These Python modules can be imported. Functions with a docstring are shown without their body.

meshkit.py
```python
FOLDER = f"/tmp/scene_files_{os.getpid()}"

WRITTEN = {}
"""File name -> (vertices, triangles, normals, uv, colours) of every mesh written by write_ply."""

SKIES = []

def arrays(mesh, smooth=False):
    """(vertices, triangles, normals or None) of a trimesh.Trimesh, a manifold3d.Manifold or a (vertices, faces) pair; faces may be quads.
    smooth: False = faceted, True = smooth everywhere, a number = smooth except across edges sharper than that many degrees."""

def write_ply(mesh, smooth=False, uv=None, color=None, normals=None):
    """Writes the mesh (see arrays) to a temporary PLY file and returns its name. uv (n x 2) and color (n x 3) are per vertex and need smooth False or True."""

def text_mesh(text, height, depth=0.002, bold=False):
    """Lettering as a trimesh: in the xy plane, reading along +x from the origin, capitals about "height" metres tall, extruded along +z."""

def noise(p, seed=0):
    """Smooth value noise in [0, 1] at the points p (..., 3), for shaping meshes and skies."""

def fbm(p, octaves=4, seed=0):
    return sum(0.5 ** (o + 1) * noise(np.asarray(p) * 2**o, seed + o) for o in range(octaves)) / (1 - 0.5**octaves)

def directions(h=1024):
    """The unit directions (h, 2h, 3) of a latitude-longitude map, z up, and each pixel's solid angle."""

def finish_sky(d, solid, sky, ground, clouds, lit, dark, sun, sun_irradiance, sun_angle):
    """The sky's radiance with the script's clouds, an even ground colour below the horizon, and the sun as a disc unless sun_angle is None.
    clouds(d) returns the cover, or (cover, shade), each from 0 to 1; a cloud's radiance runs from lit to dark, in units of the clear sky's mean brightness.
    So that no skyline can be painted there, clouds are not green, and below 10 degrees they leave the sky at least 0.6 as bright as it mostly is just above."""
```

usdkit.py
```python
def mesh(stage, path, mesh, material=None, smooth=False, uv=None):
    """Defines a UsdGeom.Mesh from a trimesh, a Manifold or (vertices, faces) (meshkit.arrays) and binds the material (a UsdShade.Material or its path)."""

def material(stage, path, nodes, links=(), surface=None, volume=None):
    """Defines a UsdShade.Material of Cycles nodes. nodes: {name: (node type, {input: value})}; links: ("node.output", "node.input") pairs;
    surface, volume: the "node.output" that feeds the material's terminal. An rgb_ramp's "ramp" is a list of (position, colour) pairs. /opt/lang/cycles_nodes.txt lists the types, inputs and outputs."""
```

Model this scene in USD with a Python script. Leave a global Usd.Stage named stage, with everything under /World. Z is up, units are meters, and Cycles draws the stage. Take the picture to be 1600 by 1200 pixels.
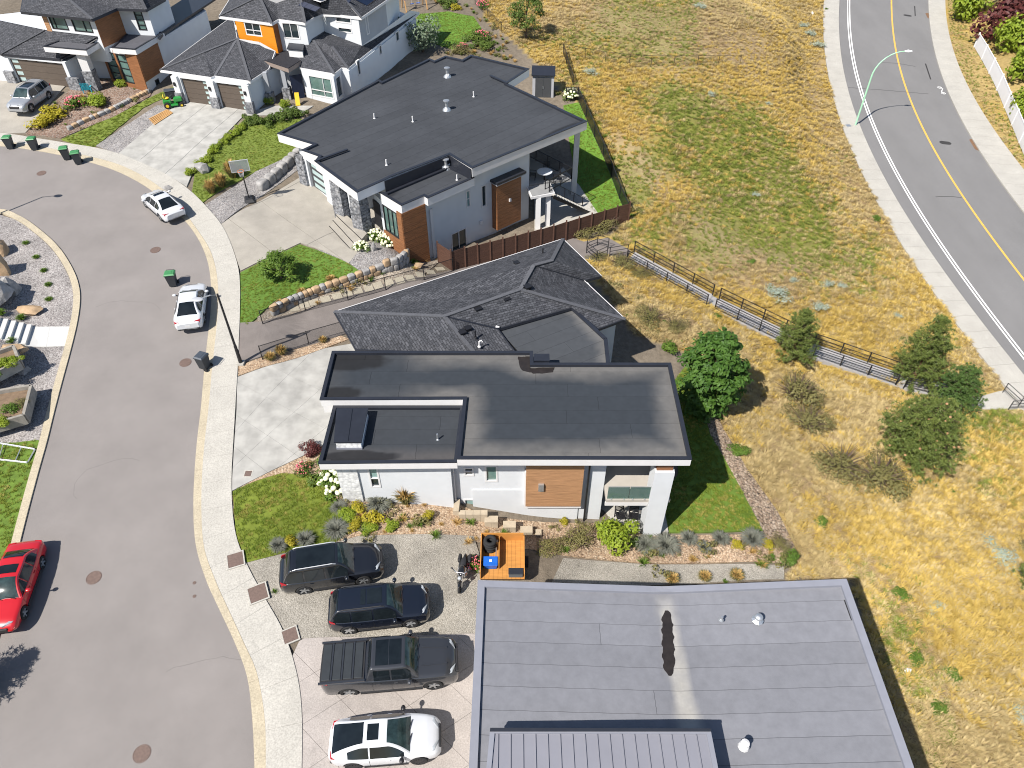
import math, random
import numpy as np
import trimesh, shapely, usdkit, meshkit
import manifold3d as m3
from shapely.geometry import Polygon, LineString, Point, MultiPolygon, box as sbox
from shapely.ops import split as shsplit, unary_union
from scipy.interpolate import RBFInterpolator, RegularGridInterpolator
from pxr import Usd, UsdGeom, UsdLux, UsdShade, Gf, Sdf, Vt

# ------------------------------------------------------------------ camera, sky, sun, exposure
F, PITCH, CAM_H = 1150.0, math.radians(43.6), 30.5
SUN_AZ, SUN_EL = math.radians(224.0), math.radians(49.0)      # azimuth of the direction towards the sun, from +y to +x
SKY_STRENGTH, SUN_INTENSITY, EXPOSURE = 0.08, 1.2, 0.78

stage = Usd.Stage.CreateInMemory()
UsdGeom.SetStageUpAxis(stage, UsdGeom.Tokens.z)
UsdGeom.SetStageMetersPerUnit(stage, 1.0)
world = UsdGeom.Xform.Define(stage, '/World')
stage.SetDefaultPrim(world.GetPrim())
UsdGeom.Scope.Define(stage, '/World/Looks')

cam = UsdGeom.Camera.Define(stage, '/World/camera')
cam.CreateHorizontalApertureAttr(36.0); cam.CreateVerticalApertureAttr(27.0)
cam.CreateFocalLengthAttr(F / 1600 * 36.0)
cam.CreateClippingRangeAttr(Gf.Vec2f(0.5, 3000))
cam.CreateExposureAttr(EXPOSURE)
cam.AddTranslateOp().Set(Gf.Vec3d(0, 0, CAM_H))
cam.AddRotateXOp().Set(90 - math.degrees(PITCH))

sd = np.array([math.sin(SUN_AZ) * math.cos(SUN_EL), math.cos(SUN_AZ) * math.cos(SUN_EL), math.sin(SUN_EL)])
sun = UsdLux.DistantLight.Define(stage, '/World/sun')
sun.CreateIntensityAttr(SUN_INTENSITY); sun.CreateAngleAttr(0.53); sun.CreateNormalizeAttr(True)
sun.CreateColorAttr(Gf.Vec3f(1.0, 0.955, 0.89))
_rot = Gf.Rotation(Gf.Vec3d(0, 0, 1), Gf.Vec3d(*sd))
sun.AddOrientOp().Set(Gf.Quatf(_rot.GetQuat()))

sky = UsdLux.DomeLight.Define(stage, '/World/sky')
sky.GetPrim().SetCustomDataByKey('kind', 'structure')
skym = usdkit.material(stage, '/World/Looks/sky_air', {
    's': ('sky_texture', {'sky_type': 'single_scattering', 'sun_disc': False, 'sun_elevation': SUN_EL, 'sun_rotation': SUN_AZ, 'altitude': 400.0, 'aerosol_density': 1.0}),
    'b': ('background_shader', {'strength': SKY_STRENGTH})}, [('s.color', 'b.color')], surface='b.background')
UsdShade.MaterialBindingAPI.Apply(sky.GetPrim()).Bind(skym)

# ------------------------------------------------------------------ photograph pixel -> place in the world
RNG = np.random.default_rng(7)
def ray(px, py):
    u, v = (px - 800) / F, (py - 600) / F
    return np.array([u, math.cos(PITCH) - v * math.sin(PITCH), -math.sin(PITCH) - v * math.cos(PITCH)])
def at(px, py, z):
    d = ray(px, py)
    return np.array([0, 0, CAM_H]) + d * ((z - CAM_H) / d[2])
def proj(p):
    q = np.asarray(p, float) - [0, 0, CAM_H]
    Z = q[1] * math.cos(PITCH) - q[2] * math.sin(PITCH)
    yc = -q[1] * math.sin(PITCH) - q[2] * math.cos(PITCH)
    return np.array([800 + F * q[0] / Z, 600 + F * yc / Z])

# ------------------------------------------------------------------ naming, tagging
_used = {}
def numbered(parent, name):
    k = (parent, name); n = _used.get(k, 0); _used[k] = n + 1
    return f'{parent}/{name}' if n == 0 else f'{parent}/{name}_{n:03d}'
def path_of(p): return '/World' if p is None else (p if isinstance(p, str) else str(p.GetPath()))
def tag(o, label=None, cat=None, group=None, kind=None):
    p = o.GetPrim() if hasattr(o, 'GetPrim') else o
    for k, v in (('label', label), ('category', cat), ('group', group), ('kind', kind)):
        if v: p.SetCustomDataByKey(k, v)
    return p
def obj(name, mesh, material, parent=None, label=None, cat=None, group=None, kind=None, smooth=False, uv=None, tint=None):
    if isinstance(mesh, MB): mesh = mesh.mesh()
    path = numbered(path_of(parent), name)
    m = usdkit.mesh(stage, path, mesh, material, smooth=smooth, uv=uv)
    if tint is not None:
        UsdGeom.PrimvarsAPI(m).CreatePrimvar('tint', Sdf.ValueTypeNames.Color3fArray, 'vertex').Set(Vt.Vec3fArray.FromNumpy(np.asarray(tint, np.float32)))
    return tag(m, label, cat, group, kind)
def thing(name, label, cat, loc=(0, 0, 0), rz=0.0, group=None, kind=None, scale=1.0):
    x = UsdGeom.Xform.Define(stage, numbered('/World', name))
    x.AddTranslateOp().Set(Gf.Vec3d(*map(float, loc))); x.AddRotateZOp().Set(float(rz))
    sc = scale if np.ndim(scale) else (scale, scale, scale)
    x.AddScaleOp().Set(Gf.Vec3f(*map(float, sc)))
    return tag(x, label, cat, group, kind)
def struct(name, label=None):
    x = UsdGeom.Xform.Define(stage, numbered('/World', name))
    return tag(x, label, None, None, 'structure')
def dup(src, label, cat, loc, rz=0.0, group=None, scale=1.0, name=None):
    nm = name or src.GetName()
    r = thing(nm, label, cat, loc, rz, group, scale=scale)
    for ch in src.GetChildren(): pass
    r.GetReferences().AddInternalReference(src.GetPath()); r.SetInstanceable(True)
    return r

# ------------------------------------------------------------------ mesh builder
class MB:
    def __init__(s): s.v, s.f, s.n = [], [], 0
    def add(s, v, f=None):
        if f is None:
            v, f = np.asarray(v.vertices), np.asarray(v.faces)
        v = np.asarray(v, float); f = np.asarray(f, int)
        if f.shape[1] == 4: f = np.vstack([f[:, [0, 1, 2]], f[:, [0, 2, 3]]])
        s.v.append(v); s.f.append(f + s.n); s.n += len(v); return s
    def box(s, c, size, rz=0.0):
        v = np.array([[x, y, z] for x in (-.5, .5) for y in (-.5, .5) for z in (-.5, .5)]) * size
        ca, sa = math.cos(rz), math.sin(rz)
        v = np.c_[v[:, 0] * ca - v[:, 1] * sa, v[:, 0] * sa + v[:, 1] * ca, v[:, 2]] + c
        f = [[0, 1, 3, 2], [4, 6, 7, 5], [0, 4, 5, 1], [2, 3, 7, 6], [0, 2, 6, 4], [1, 5, 7, 3]]
        return s.add(v, f)
    def obox(s, p, q, w, h, up=(0, 0, 1)):
        """a bar from p to q, w wide, h high, centred"""
        p, q = np.asarray(p, float), np.asarray(q, float); d = q - p; L = np.linalg.norm(d); d = d / L
        up = np.asarray(up, float)
        if abs(d @ up) > .98: up = np.array([0, 1, 0.])
        sx = np.cross(d, up); sx /= np.linalg.norm(sx); uz = np.cross(d, sx)
        v = np.array([p + d * L * a + sx * b * w + uz * c * h for a in (0, 1) for b in (-.5, .5) for c in (-.5, .5)])
        f = [[0, 1, 3, 2], [4, 6, 7, 5], [0, 4, 5, 1], [2, 3, 7, 6], [0, 2, 6, 4], [1, 5, 7, 3]]
        return s.add(v, f)
    def tube(s, pts, r, n=8, caps=True):
        pts = np.asarray(pts, float); r = np.broadcast_to(r, len(pts))
        rings = []
        for i, p in enumerate(pts):
            d = pts[min(i + 1, len(pts) - 1)] - pts[max(i - 1, 0)]; d /= np.linalg.norm(d) + 1e-12
            a = np.array([1, 0, 0]) if abs(d[0]) < .8 else np.array([0, 1, 0])
            u = np.cross(d, a); u /= np.linalg.norm(u); w = np.cross(d, u)
            t = np.arange(n) * 2 * math.pi / n
            rings.append(p + r[i] * (np.cos(t)[:, None] * u + np.sin(t)[:, None] * w))
        v = np.vstack(rings); f = []
        for i in range(len(pts) - 1):
            for k in range(n):
                a, b = i * n + k, i * n + (k + 1) % n
                f.append([a, b, b + n, a + n])
        tri = np.array(f); tri = np.vstack([tri[:, [0, 1, 2]], tri[:, [0, 2, 3]]])
        if caps:
            v = np.vstack([v, pts[0], pts[-1]]); m = len(v)
            e = (len(pts) - 1) * n
            tri = np.vstack([tri, [[(k + 1) % n, k, m - 2] for k in range(n)], [[e + k, e + (k + 1) % n, m - 1] for k in range(n)]])
        return s.add(v, tri)
    def prism(s, poly, z0, z1):
        """poly: shapely polygon or xy list extruded between heights z0 and z1"""
        poly = poly if hasattr(poly, 'geom_type') else Polygon([(p[0], p[1]) for p in poly])
        for g in getattr(poly, 'geoms', [poly]):
            if g.is_empty or g.geom_type != 'Polygon': continue
            m = trimesh.creation.extrude_polygon(shapely.geometry.polygon.orient(g), z1 - z0, engine='earcut')
            s.add(m.vertices + [0, 0, z0], m.faces)
        return s
    def poly3(s, pts):
        pts = np.asarray(pts, float); n = len(pts)
        return s.add(pts, [[0, i, i + 1] for i in range(1, n - 1)])
    def blob(s, c, r, seed=0, amp=.25, sub=2, squash=(1, 1, 1), freq=1.5):
        m = trimesh.creation.icosphere(subdivisions=sub)
        n = meshkit.fbm(m.vertices * freq + 10 + seed * 3.7, 3, seed)
        v = m.vertices * (1 + amp * (n - .5) * 2)[:, None] * np.asarray(squash) * r + c
        return s.add(v, m.faces)
    def mesh(s):
        return trimesh.Trimesh(np.vstack(s.v), np.vstack(s.f), process=False)
def chamfer_box(size, r):
    a = np.array(size) / 2
    return m3.Manifold.batch_hull([m3.Manifold.cube(tuple(2 * (a - np.array(k))), True) for k in ((r, r, 0), (r, 0, r), (0, r, r))])
def mani(m):
    mm = m.to_mesh(); return trimesh.Trimesh(mm.vert_properties[:, :3], mm.tri_verts, process=False)

# ------------------------------------------------------------------ materials
_mats = {}
def mat(name, col, rough=.7, var=.12, scale=2.0, bump=0.0, bscale=60.0, metal=0.0, spec=.4, col2=None, coat=0.0, vscale2=None, stretch=None, detail=5.0):
    if name in _mats: return _mats[name]
    c = np.array(col, float); c2 = np.array(col2, float) if col2 is not None else c * (1 + var); c1 = c if col2 is not None else c * (1 - var)
    n = {'g': ('geometry', {}), 'n': ('noise_texture', {'scale': scale, 'detail': detail, 'roughness': .62}),
         'r': ('rgb_ramp', {'ramp': [(0.28, c1), (0.72, c2)]}),
         'p': ('principled_bsdf', {'roughness': rough, 'metallic': metal, 'specular_ior_level': spec, 'coat_weight': coat})}
    src = 'g.position'
    l = []
    if stretch is not None:
        n['m'] = ('mapping', {'scale': stretch}); l.append((src, 'm.vector')); src = 'm.vector'
    l += [(src, 'n.vector'), ('n.fac', 'r.fac')]
    out = 'r.color'
    if vscale2:
        n['n2'] = ('noise_texture', {'scale': vscale2, 'detail': 3.0}); n['r2'] = ('rgb_ramp', {'ramp': [(.3, (.78, .78, .78)), (.7, (1.12, 1.12, 1.12))]})
        n['mx'] = ('mix', {'mix_type': 'multiply', 'fac': 1.0})
        l += [('g.position', 'n2.vector'), ('n2.fac', 'r2.fac'), (out, 'mx.color1'), ('r2.color', 'mx.color2')]; out = 'mx.color'
    l.append((out, 'p.base_color'))
    if bump:
        n['bn'] = ('noise_texture', {'scale': bscale, 'detail': 3.0}); n['b'] = ('bump', {'strength': min(1.0, bump), 'distance': 0.02 if bump <= 1 else .02 * bump})
        l += [(src, 'bn.vector'), ('bn.fac', 'b.height'), ('b.normal', 'p.normal')]
    _mats[name] = usdkit.material(stage, '/World/Looks/' + name, n, l, surface='p.BSDF')
    return _mats[name]
def stones_mat(name, cols, scale, rough=.85, bump=.8, dark=.35):
    """gravel, mulch, cobble: one colour per voronoi cell, dark in the joints"""
    if name in _mats: return _mats[name]
    n = {'g': ('geometry', {}), 'v': ('voronoi_texture', {'scale': scale, 'feature': 'f1'}), 'w': ('white_noise_texture', {'dimensions': '3D'}),
         'r': ('rgb_ramp', {'ramp': [(i / (len(cols) - 1), c) for i, c in enumerate(cols)]}),
         'dr': ('rgb_ramp', {'ramp': [(.0, (1, 1, 1)), (.5, (.9, .9, .9)), (.9, (dark, dark, dark))]}),
         'n2': ('noise_texture', {'scale': .7, 'detail': 4.0}), 'r2': ('rgb_ramp', {'ramp': [(.3, (.8, .8, .8)), (.7, (1.15, 1.15, 1.15))]}),
         'mx': ('mix', {'mix_type': 'multiply', 'fac': 1.0}), 'mx2': ('mix', {'mix_type': 'multiply', 'fac': 1.0}),
         'b': ('bump', {'strength': bump, 'distance': .03, 'invert': True}), 'p': ('principled_bsdf', {'roughness': rough, 'specular_ior_level': .25})}
    l = [('g.position', 'v.vector'), ('v.position', 'w.vector'), ('w.value', 'r.fac'), ('v.distance', 'dr.fac'), ('r.color', 'mx.color1'), ('dr.color', 'mx.color2'),
         ('g.position', 'n2.vector'), ('n2.fac', 'r2.fac'), ('mx.color', 'mx2.color1'), ('r2.color', 'mx2.color2'),
         ('mx2.color', 'p.base_color'), ('v.distance', 'b.height'), ('b.normal', 'p.normal')]
    _mats[name] = usdkit.material(stage, '/World/Looks/' + name, n, l, surface='p.BSDF'); return _mats[name]
def leaf_mat(name, c1, c2, scale=1.2, trans=.3, fine=9.0):
    if name in _mats: return _mats[name]
    n = {'g': ('geometry', {}), 'n': ('noise_texture', {'scale': scale, 'detail': 3.0}), 'n2': ('noise_texture', {'scale': fine, 'detail': 2.0}), 'ad': ('math', {'math_type': 'multiply_add', 'value2': .5}),
         'hf': ('math', {'math_type': 'multiply', 'value2': .5}),
         'r': ('rgb_ramp', {'ramp': [(.3, c1), (.68, c2)]}), 'd': ('principled_bsdf', {'roughness': .55, 'specular_ior_level': .3}), 't': ('translucent_bsdf', {}), 'm': ('mix_closure', {'fac': trans})}
    l = [('g.position', 'n.vector'), ('g.position', 'n2.vector'), ('n.fac', 'ad.value1'), ('n2.fac', 'hf.value1'), ('hf.value', 'ad.value3'), ('ad.value', 'r.fac'), ('r.color', 'd.base_color'), ('r.color', 't.color'), ('d.BSDF', 'm.closure1'), ('t.BSDF', 'm.closure2')]
    _mats[name] = usdkit.material(stage, '/World/Looks/' + name, n, l, surface='m.closure'); return _mats[name]
def tint_mat(name, rough=.9, nscale=5.0, lo=.72, hi=1.25, bump=.5, bscale=12.0):
    """colour from the mesh's own per-vertex ground colour, broken up with grain"""
    if name in _mats: return _mats[name]
    n = {'a': ('attribute', {'attribute': 'tint'}), 'g': ('geometry', {}), 'n': ('noise_texture', {'scale': nscale, 'detail': 8.0, 'roughness': .7}), 'r': ('rgb_ramp', {'ramp': [(.25, (lo,) * 3), (.75, (hi,) * 3)]}),
         'mx': ('mix', {'mix_type': 'multiply', 'fac': 1.0}), 'bn': ('noise_texture', {'scale': bscale, 'detail': 5.0}), 'b': ('bump', {'strength': bump, 'distance': .08}), 'p': ('principled_bsdf', {'roughness': rough, 'specular_ior_level': .2})}
    l = [('g.position', 'n.vector'), ('n.fac', 'r.fac'), ('a.color', 'mx.color1'), ('r.color', 'mx.color2'), ('mx.color', 'p.base_color'), ('g.position', 'bn.vector'), ('bn.fac', 'b.height'), ('b.normal', 'p.normal')]
    _mats[name] = usdkit.material(stage, '/World/Looks/' + name, n, l, surface='p.BSDF'); return _mats[name]
def glass_mat(name, tint=(.5, .62, .6), base=(.03, .04, .045), opaque=.5, rough=.03):
    if name in _mats: return _mats[name]
    n = {'t': ('transparent_bsdf', {'color': tint}), 'd': ('diffuse_bsdf', {'color': base}), 'm0': ('mix_closure', {'fac': opaque}), 'gl': ('glossy_bsdf', {'color': (1, 1, 1), 'roughness': rough}), 'fr': ('fresnel', {'IOR': 1.55}), 'm': ('mix_closure', {})}
    l = [('t.BSDF', 'm0.closure1'), ('d.BSDF', 'm0.closure2'), ('m0.closure', 'm.closure1'), ('gl.BSDF', 'm.closure2'), ('fr.fac', 'm.fac')]
    _mats[name] = usdkit.material(stage, '/World/Looks/' + name, n, l, surface='m.closure'); return _mats[name]

asphalt = mat('asphalt_street', (.206, .187, .176), .9, .10, .35, .35, 90, vscale2=70)
asphalt_road = mat('asphalt_main_road', (.17, .165, .162), .9, .10, .3, .3, 70, vscale2=30, stretch=(1, .35, 1))
asphalt_path = mat('asphalt_path', (.17, .148, .135), .92, .12, 1.0, .35, 90, vscale2=50)
concrete = mat('concrete_walk', (.385, .365, .325), .85, .09, .6, .2, 120, vscale2=14)
kerb_m = mat('concrete_kerb', (.40, .345, .25), .85, .10, 1.0, .2, 120, vscale2=14)
drive_m = mat('concrete_driveway', (.33, .32, .295), .85, .08, .22, .2, 120, vscale2=1.3)
drive2_m = mat('exposed_aggregate_driveway', (.31, .285, .245), .85, .13, .8, .3, 150, vscale2=60)
paver_m = mat('stamped_concrete', (.335, .30, .275), .8, .12, .7, .25, 100, vscale2=20)
white_line = mat('white_road_paint', (.72, .71, .69), .7, .08, 3)
yellow_line = mat('yellow_road_paint', (.62, .36, .07), .7, .12, 3)
iron = mat('rusty_cast_iron', (.125, .085, .07), .75, .2, 10, .3, 60)
stucco = mat('white_stucco', (.52, .535, .55), .85, .04, 1.2, .15, 200)
white_trim = mat('white_painted_trim', (.56, .55, .545), .6, .04, 2)
cap_m = mat('dark_metal_flashing', (.017, .019, .026), .45, .15, 2, metal=.0, spec=.5)
black_metal = mat('black_metal', (.012, .012, .014), .45, .1, 4)
dark_frame = mat('dark_window_frame', (.015, .015, .017), .5, .1, 4)
pane = glass_mat('window_glass', (.45, .55, .53), (.025, .04, .042), .75)
galv = mat('galvanised_steel', (.55, .56, .57), .4, .1, 6, metal=.8)
gravel_lot = stones_mat('gravel_lot', [(.225, .205, .17), (.34, .315, .27), (.28, .255, .215), (.40, .37, .32)], 20, dark=.7)
grey_gravel = stones_mat('grey_gravel', [(.14, .14, .145), (.34, .32, .31), (.22, .20, .19), (.40, .38, .36)], 13, dark=.4)
mulch = stones_mat('bark_mulch', [(.25, .165, .105), (.44, .32, .215), (.34, .23, .145), (.54, .43, .31)], 12, dark=.35)
river_rock = stones_mat('river_rock', [(.22, .15, .10), (.38, .29, .21), (.17, .12, .085), (.46, .37, .28)], 9, dark=.2, bump=1.0)
soil = mat('soil', (.16, .11, .07), .95, .3, 3, .8, 20)
# ------------------------------------------------------------------ terrain: the street falls gently towards the viewer, the lots fall to the right
def zst(y): return 0.07 * (y - 32.0)
def at_street(px, py, lift=0.0):
    d = ray(px, py); o = np.array([0, 0, CAM_H]); t = (0.07 * (0 - 32.0) + lift - CAM_H) / (d[2] - 0.07 * d[1])
    return o + d * t
def zrd(y): return -8.0 + 0.055 * (y - 34.0)
def at_road(px, py):
    d = ray(px, py); t = (-8.0 - 0.055 * 34 - CAM_H) / (d[2] - 0.055 * d[1])
    return np.array([0, 0, CAM_H]) + d * t
ST_R = [(-260, 232), (-120, 227), (0, 229), (57, 236), (125, 250), (175, 265), (225, 290), (262, 319), (298, 356), (317, 388), (326, 415), (330, 446), (330, 480), (326, 518), (320, 573), (314, 640), (308, 692), (304, 745), (302.5, 794), (306, 850), (322, 906), (345, 957), (369, 1009), (387, 1060), (395, 1130), (398, 1200), (399, 1290), (400, 1400)]
KB_R = [(-260, 226), (-120, 220), (0, 222), (57, 229), (125, 242), (180, 256), (232, 281), (268, 309), (305, 355), (329, 393), (338, 424), (341, 453), (341, 483), (337.5, 523), (332, 573), (326, 640), (320, 692), (316, 745), (315, 800), (319, 855), (336, 906), (359, 957), (383, 1009), (400, 1047), (411, 1100), (415, 1140), (415.5, 1200), (416, 1290), (417, 1400)]
SW_R = [(-260, 211), (-120, 206), (0, 209), (57, 217), (107, 225), (150, 232), (185, 241), (225, 257), (257, 272), (295, 297), (322, 323), (348, 355), (364, 390), (374, 428), (375.5, 478), (374, 523), (372, 573), (368, 640), (364.5, 700), (362.5, 740), (363, 785), (369, 836), (385, 880), (403, 915), (417, 940), (440, 981), (457, 1026), (469, 1080), (472.5, 1130), (472, 1200), (470, 1290), (468, 1400)]
ST_L = [(-260, 332), (-120, 328), (0, 328), (32, 339), (63, 360), (92, 387), (111, 415), (122, 440), (126, 464), (122, 502), (111, 549), (98, 597), (85.5, 645), (74, 692), (60, 742), (35, 838), (12, 940), (-12, 1045), (-45, 1200), (-80, 1400)]
RD_SO = [(1294, -60), (1288, 0), (1286.5, 60), (1292.5, 120), (1315, 195), (1345, 264), (1384, 342), (1420, 405.5), (1469.5, 477.5), (1519, 540.5), (1564, 596), (1640, 690), (1740, 800)]
RD_L = [(1316, -60), (1312, 0), (1309.6, 60), (1321, 120), (1336, 177), (1351, 216), (1378, 276), (1426, 357), (1447, 392), (1510, 468.5), (1555, 529), (1597, 585), (1680, 690), (1790, 810)]
RD_R = [(1452, -60), (1450, 0), (1454.5, 54), (1468, 108), (1489, 162), (1519, 222), (1552, 270), (1597, 330), (1650, 394), (1760, 520)]
RD_RO = [(1480, -60), (1477, 0), (1483, 60), (1504, 120), (1534, 174), (1570, 229), (1603, 272), (1660, 340), (1780, 470)]
RD_Y = [(1392, -60), (1393.6, 0), (1394.5, 45), (1402, 96), (1418.5, 141), (1438, 192), (1462, 240), (1492, 288), (1540, 357), (1555, 379), (1600, 439), (1700, 560)]
RD_W = [(1328, -60), (1327, 0), (1326, 45), (1333, 96), (1345, 138), (1361.5, 186), (1384, 240), (1414, 294), (1456, 360), (1474, 389), (1532.5, 471), (1600, 558.5), (1700, 680)]
def smooth_line(P, n=12):
    from scipy.interpolate import PchipInterpolator
    P = np.asarray(P, float); s = np.r_[0, np.cumsum(np.linalg.norm(np.diff(P, axis=0), axis=1))]
    q = np.linspace(0, s[-1], n * len(P)); out = np.c_[PchipInterpolator(s, P[:, 0])(q), PchipInterpolator(s, P[:, 1])(q)]
    return out
def W_st(L, n=6): return smooth_line([at_street(*p)[:2] for p in L], n)
def W_rd(L, n=6): return smooth_line([at_road(*p)[:2] for p in L], n)
st_r, kb_r, sw_r, st_l = W_st(ST_R), W_st(KB_R), W_st(SW_R), W_st(ST_L)
from scipy.interpolate import UnivariateSpline
def W_smooth(L):
    p = W_rd(L, 6)[::-1]; y = p[:, 1]; k = np.argsort(y); sp = UnivariateSpline(y[k], p[k, 0], k=4, s=len(y) * .045); q = np.linspace(y.max(), y.min(), 140); return np.c_[sp(q), q]
rd_so, rd_l, rd_r, rd_ro, rd_y, rd_w = map(W_smooth, (RD_SO, RD_L, RD_R, RD_RO, RD_Y, RD_W))

CP = []
for L in (ST_R[1:], SW_R[1:], ST_L[1:]):
    for p in L[::2]: CP.append(at_street(*p))
for L in (RD_SO, RD_Y, RD_RO):
    for p in L[::2]: CP.append(at_road(*p))
for px, py, z in [
    # left gardens climb away from the street
    (30, 400, .75), (-60, 420, 1.8), (30, 470, .6), (40, 520, .35), (-40, 520, 1.6), (30, 640, -.2), (-80, 600, 1.2), (10, 740, -.5), (-120, 800, 0),
    # main house lot
    (430, 640, -.25), (480, 700, -.45), (440, 800, -.85), (520, 840, -1.05), (600, 790, -1.15), (680, 800, -1.45), (745, 822, -2.0), (840, 835, -2.9), (930, 830, -3.2), (1020, 832, -3.4), (1100, 790, -3.5), (1180, 828, -3.6), (1150, 700, -3.6),
    (500, 560, -.2), (620, 560, -.5), (800, 640, -1.8), (1000, 640, -3.3),
    (650, 890, -1.35), (730, 960, -1.6), (540, 900, -1.2), (480, 960, -1.2), (560, 1020, -1.45), (720, 1050, -1.75), (600, 1130, -1.75), (700, 1180, -1.9),
    (850, 880, -2.4), (960, 880, -3.1), (1100, 890, -3.6), (1220, 880, -4.0), (1000, 1000, -3.3), (1200, 1050, -4.1), (850, 1100, -2.4),
    # slope on the right
    (1300, 760, -5.2), (1420, 720, -6.4), (1560, 700, -8.0), (1500, 850, -7.0), (1600, 850, -8.2), (1400, 980, -5.6), (1500, 1100, -6.0), (1590, 1000, -7.0), (1300, 870, -4.9), (1700, 1000, -8.6), (1700, 1180, -7.8),
    # footpath and stairs
    (400, 530, -.15), (520, 490, -.3), (600, 460, -.6), (700, 440, -1.1), (800, 405, -1.6), (930, 390, -2.0), (985, 402, -2.3), (1110, 470, -4.1), (1260, 545, -6.1), (1400, 590, -7.3), (1520, 622, -7.9),
    (1080, 540, -3.4), (1180, 620, -5.0), (1000, 470, -2.4), (950, 500, -2.2), (1300, 640, -6.2),
    # meadow
    (1100, 60, 1.6), (1230, 40, -.5), (1000, 110, 1.4), (900, 60, 2.4), (1100, 160, .2), (1220, 160, -1.6), (1000, 220, 0.0), (1120, 260, -1.9), (1240, 260, -3.2), (1060, 340, -1.9), (1200, 360, -3.9), (1330, 380, -5.6), (1250, 460, -5.1), (1420, 500, -7.0), (1330, 520, -6.5),
    # neighbour's lot
    (400, 330, .95), (520, 380, .75), (440, 430, .5), (560, 400, .75), (620, 390, .65), (640, 409, -1.0), (680, 420, -1.1), (800, 380, -1.8), (960, 330, -1.9), (930, 260, -1.5), (860, 170, .3), (600, 200, 1.6), (780, 100, 1.6),
    # upper houses
    (300, 210, 2.2), (400, 220, 1.9), (260, 180, 2.3), (350, 100, 3.0), (500, 140, 2.6), (60, 180, 2.5), (130, 60, 3.2), (690, 40, 2.2), (620, 100, 2.2), (800, 50, 2.4), (500, 30, 3.2), (300, 20, 3.6), (0, 20, 3.6), (-200, 40, 3.8),
    # far side of the main road
    (1540, 110, -3.2), (1590, 180, -4.6), (1540, 20, -2.0), (1650, 150, -4.0), (1700, 40, -1.5), (1720, 300, -6.2)]:
    CP.append(at(px, py, z))
CP = np.array(CP)
_rbf = RBFInterpolator(CP[:, :2] / 10, CP[:, 2], kernel='thin_plate_spline', smoothing=.02, degree=1)
GX, GY = np.arange(-80, 80.01, .5), np.arange(3, 125.01, .5)
_gx, _gy = np.meshgrid(GX, GY, indexing='ij')
_z = np.clip(_rbf(np.c_[_gx.ravel(), _gy.ravel()] / 10), -12, 8).reshape(_gx.shape)
def _blend(z, poly, zz, reach):
    d = shapely.distance(poly, shapely.points(_gx.ravel(), _gy.ravel())).reshape(_gx.shape); w = np.clip(1 - (d - 1.0) / reach, 0, 1); w = w * w * (3 - 2 * w); return z * (1 - w) + zz * w
_z = _blend(_z, Polygon(np.vstack([rd_so, rd_ro[::-1]])).buffer(0), zrd(_gy), 6.0)
_z = _blend(_z, Polygon(np.vstack([sw_r, st_l[::-1]])).buffer(0), zst(_gy), 3.0)
_ti = RegularGridInterpolator((GX, GY), _z)
def T(x, y):
    x = np.clip(x, GX[0], GX[-1]); y = np.clip(y, GY[0], GY[-1])
    return _ti(np.stack(np.broadcast_arrays(x, y), -1))
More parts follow.
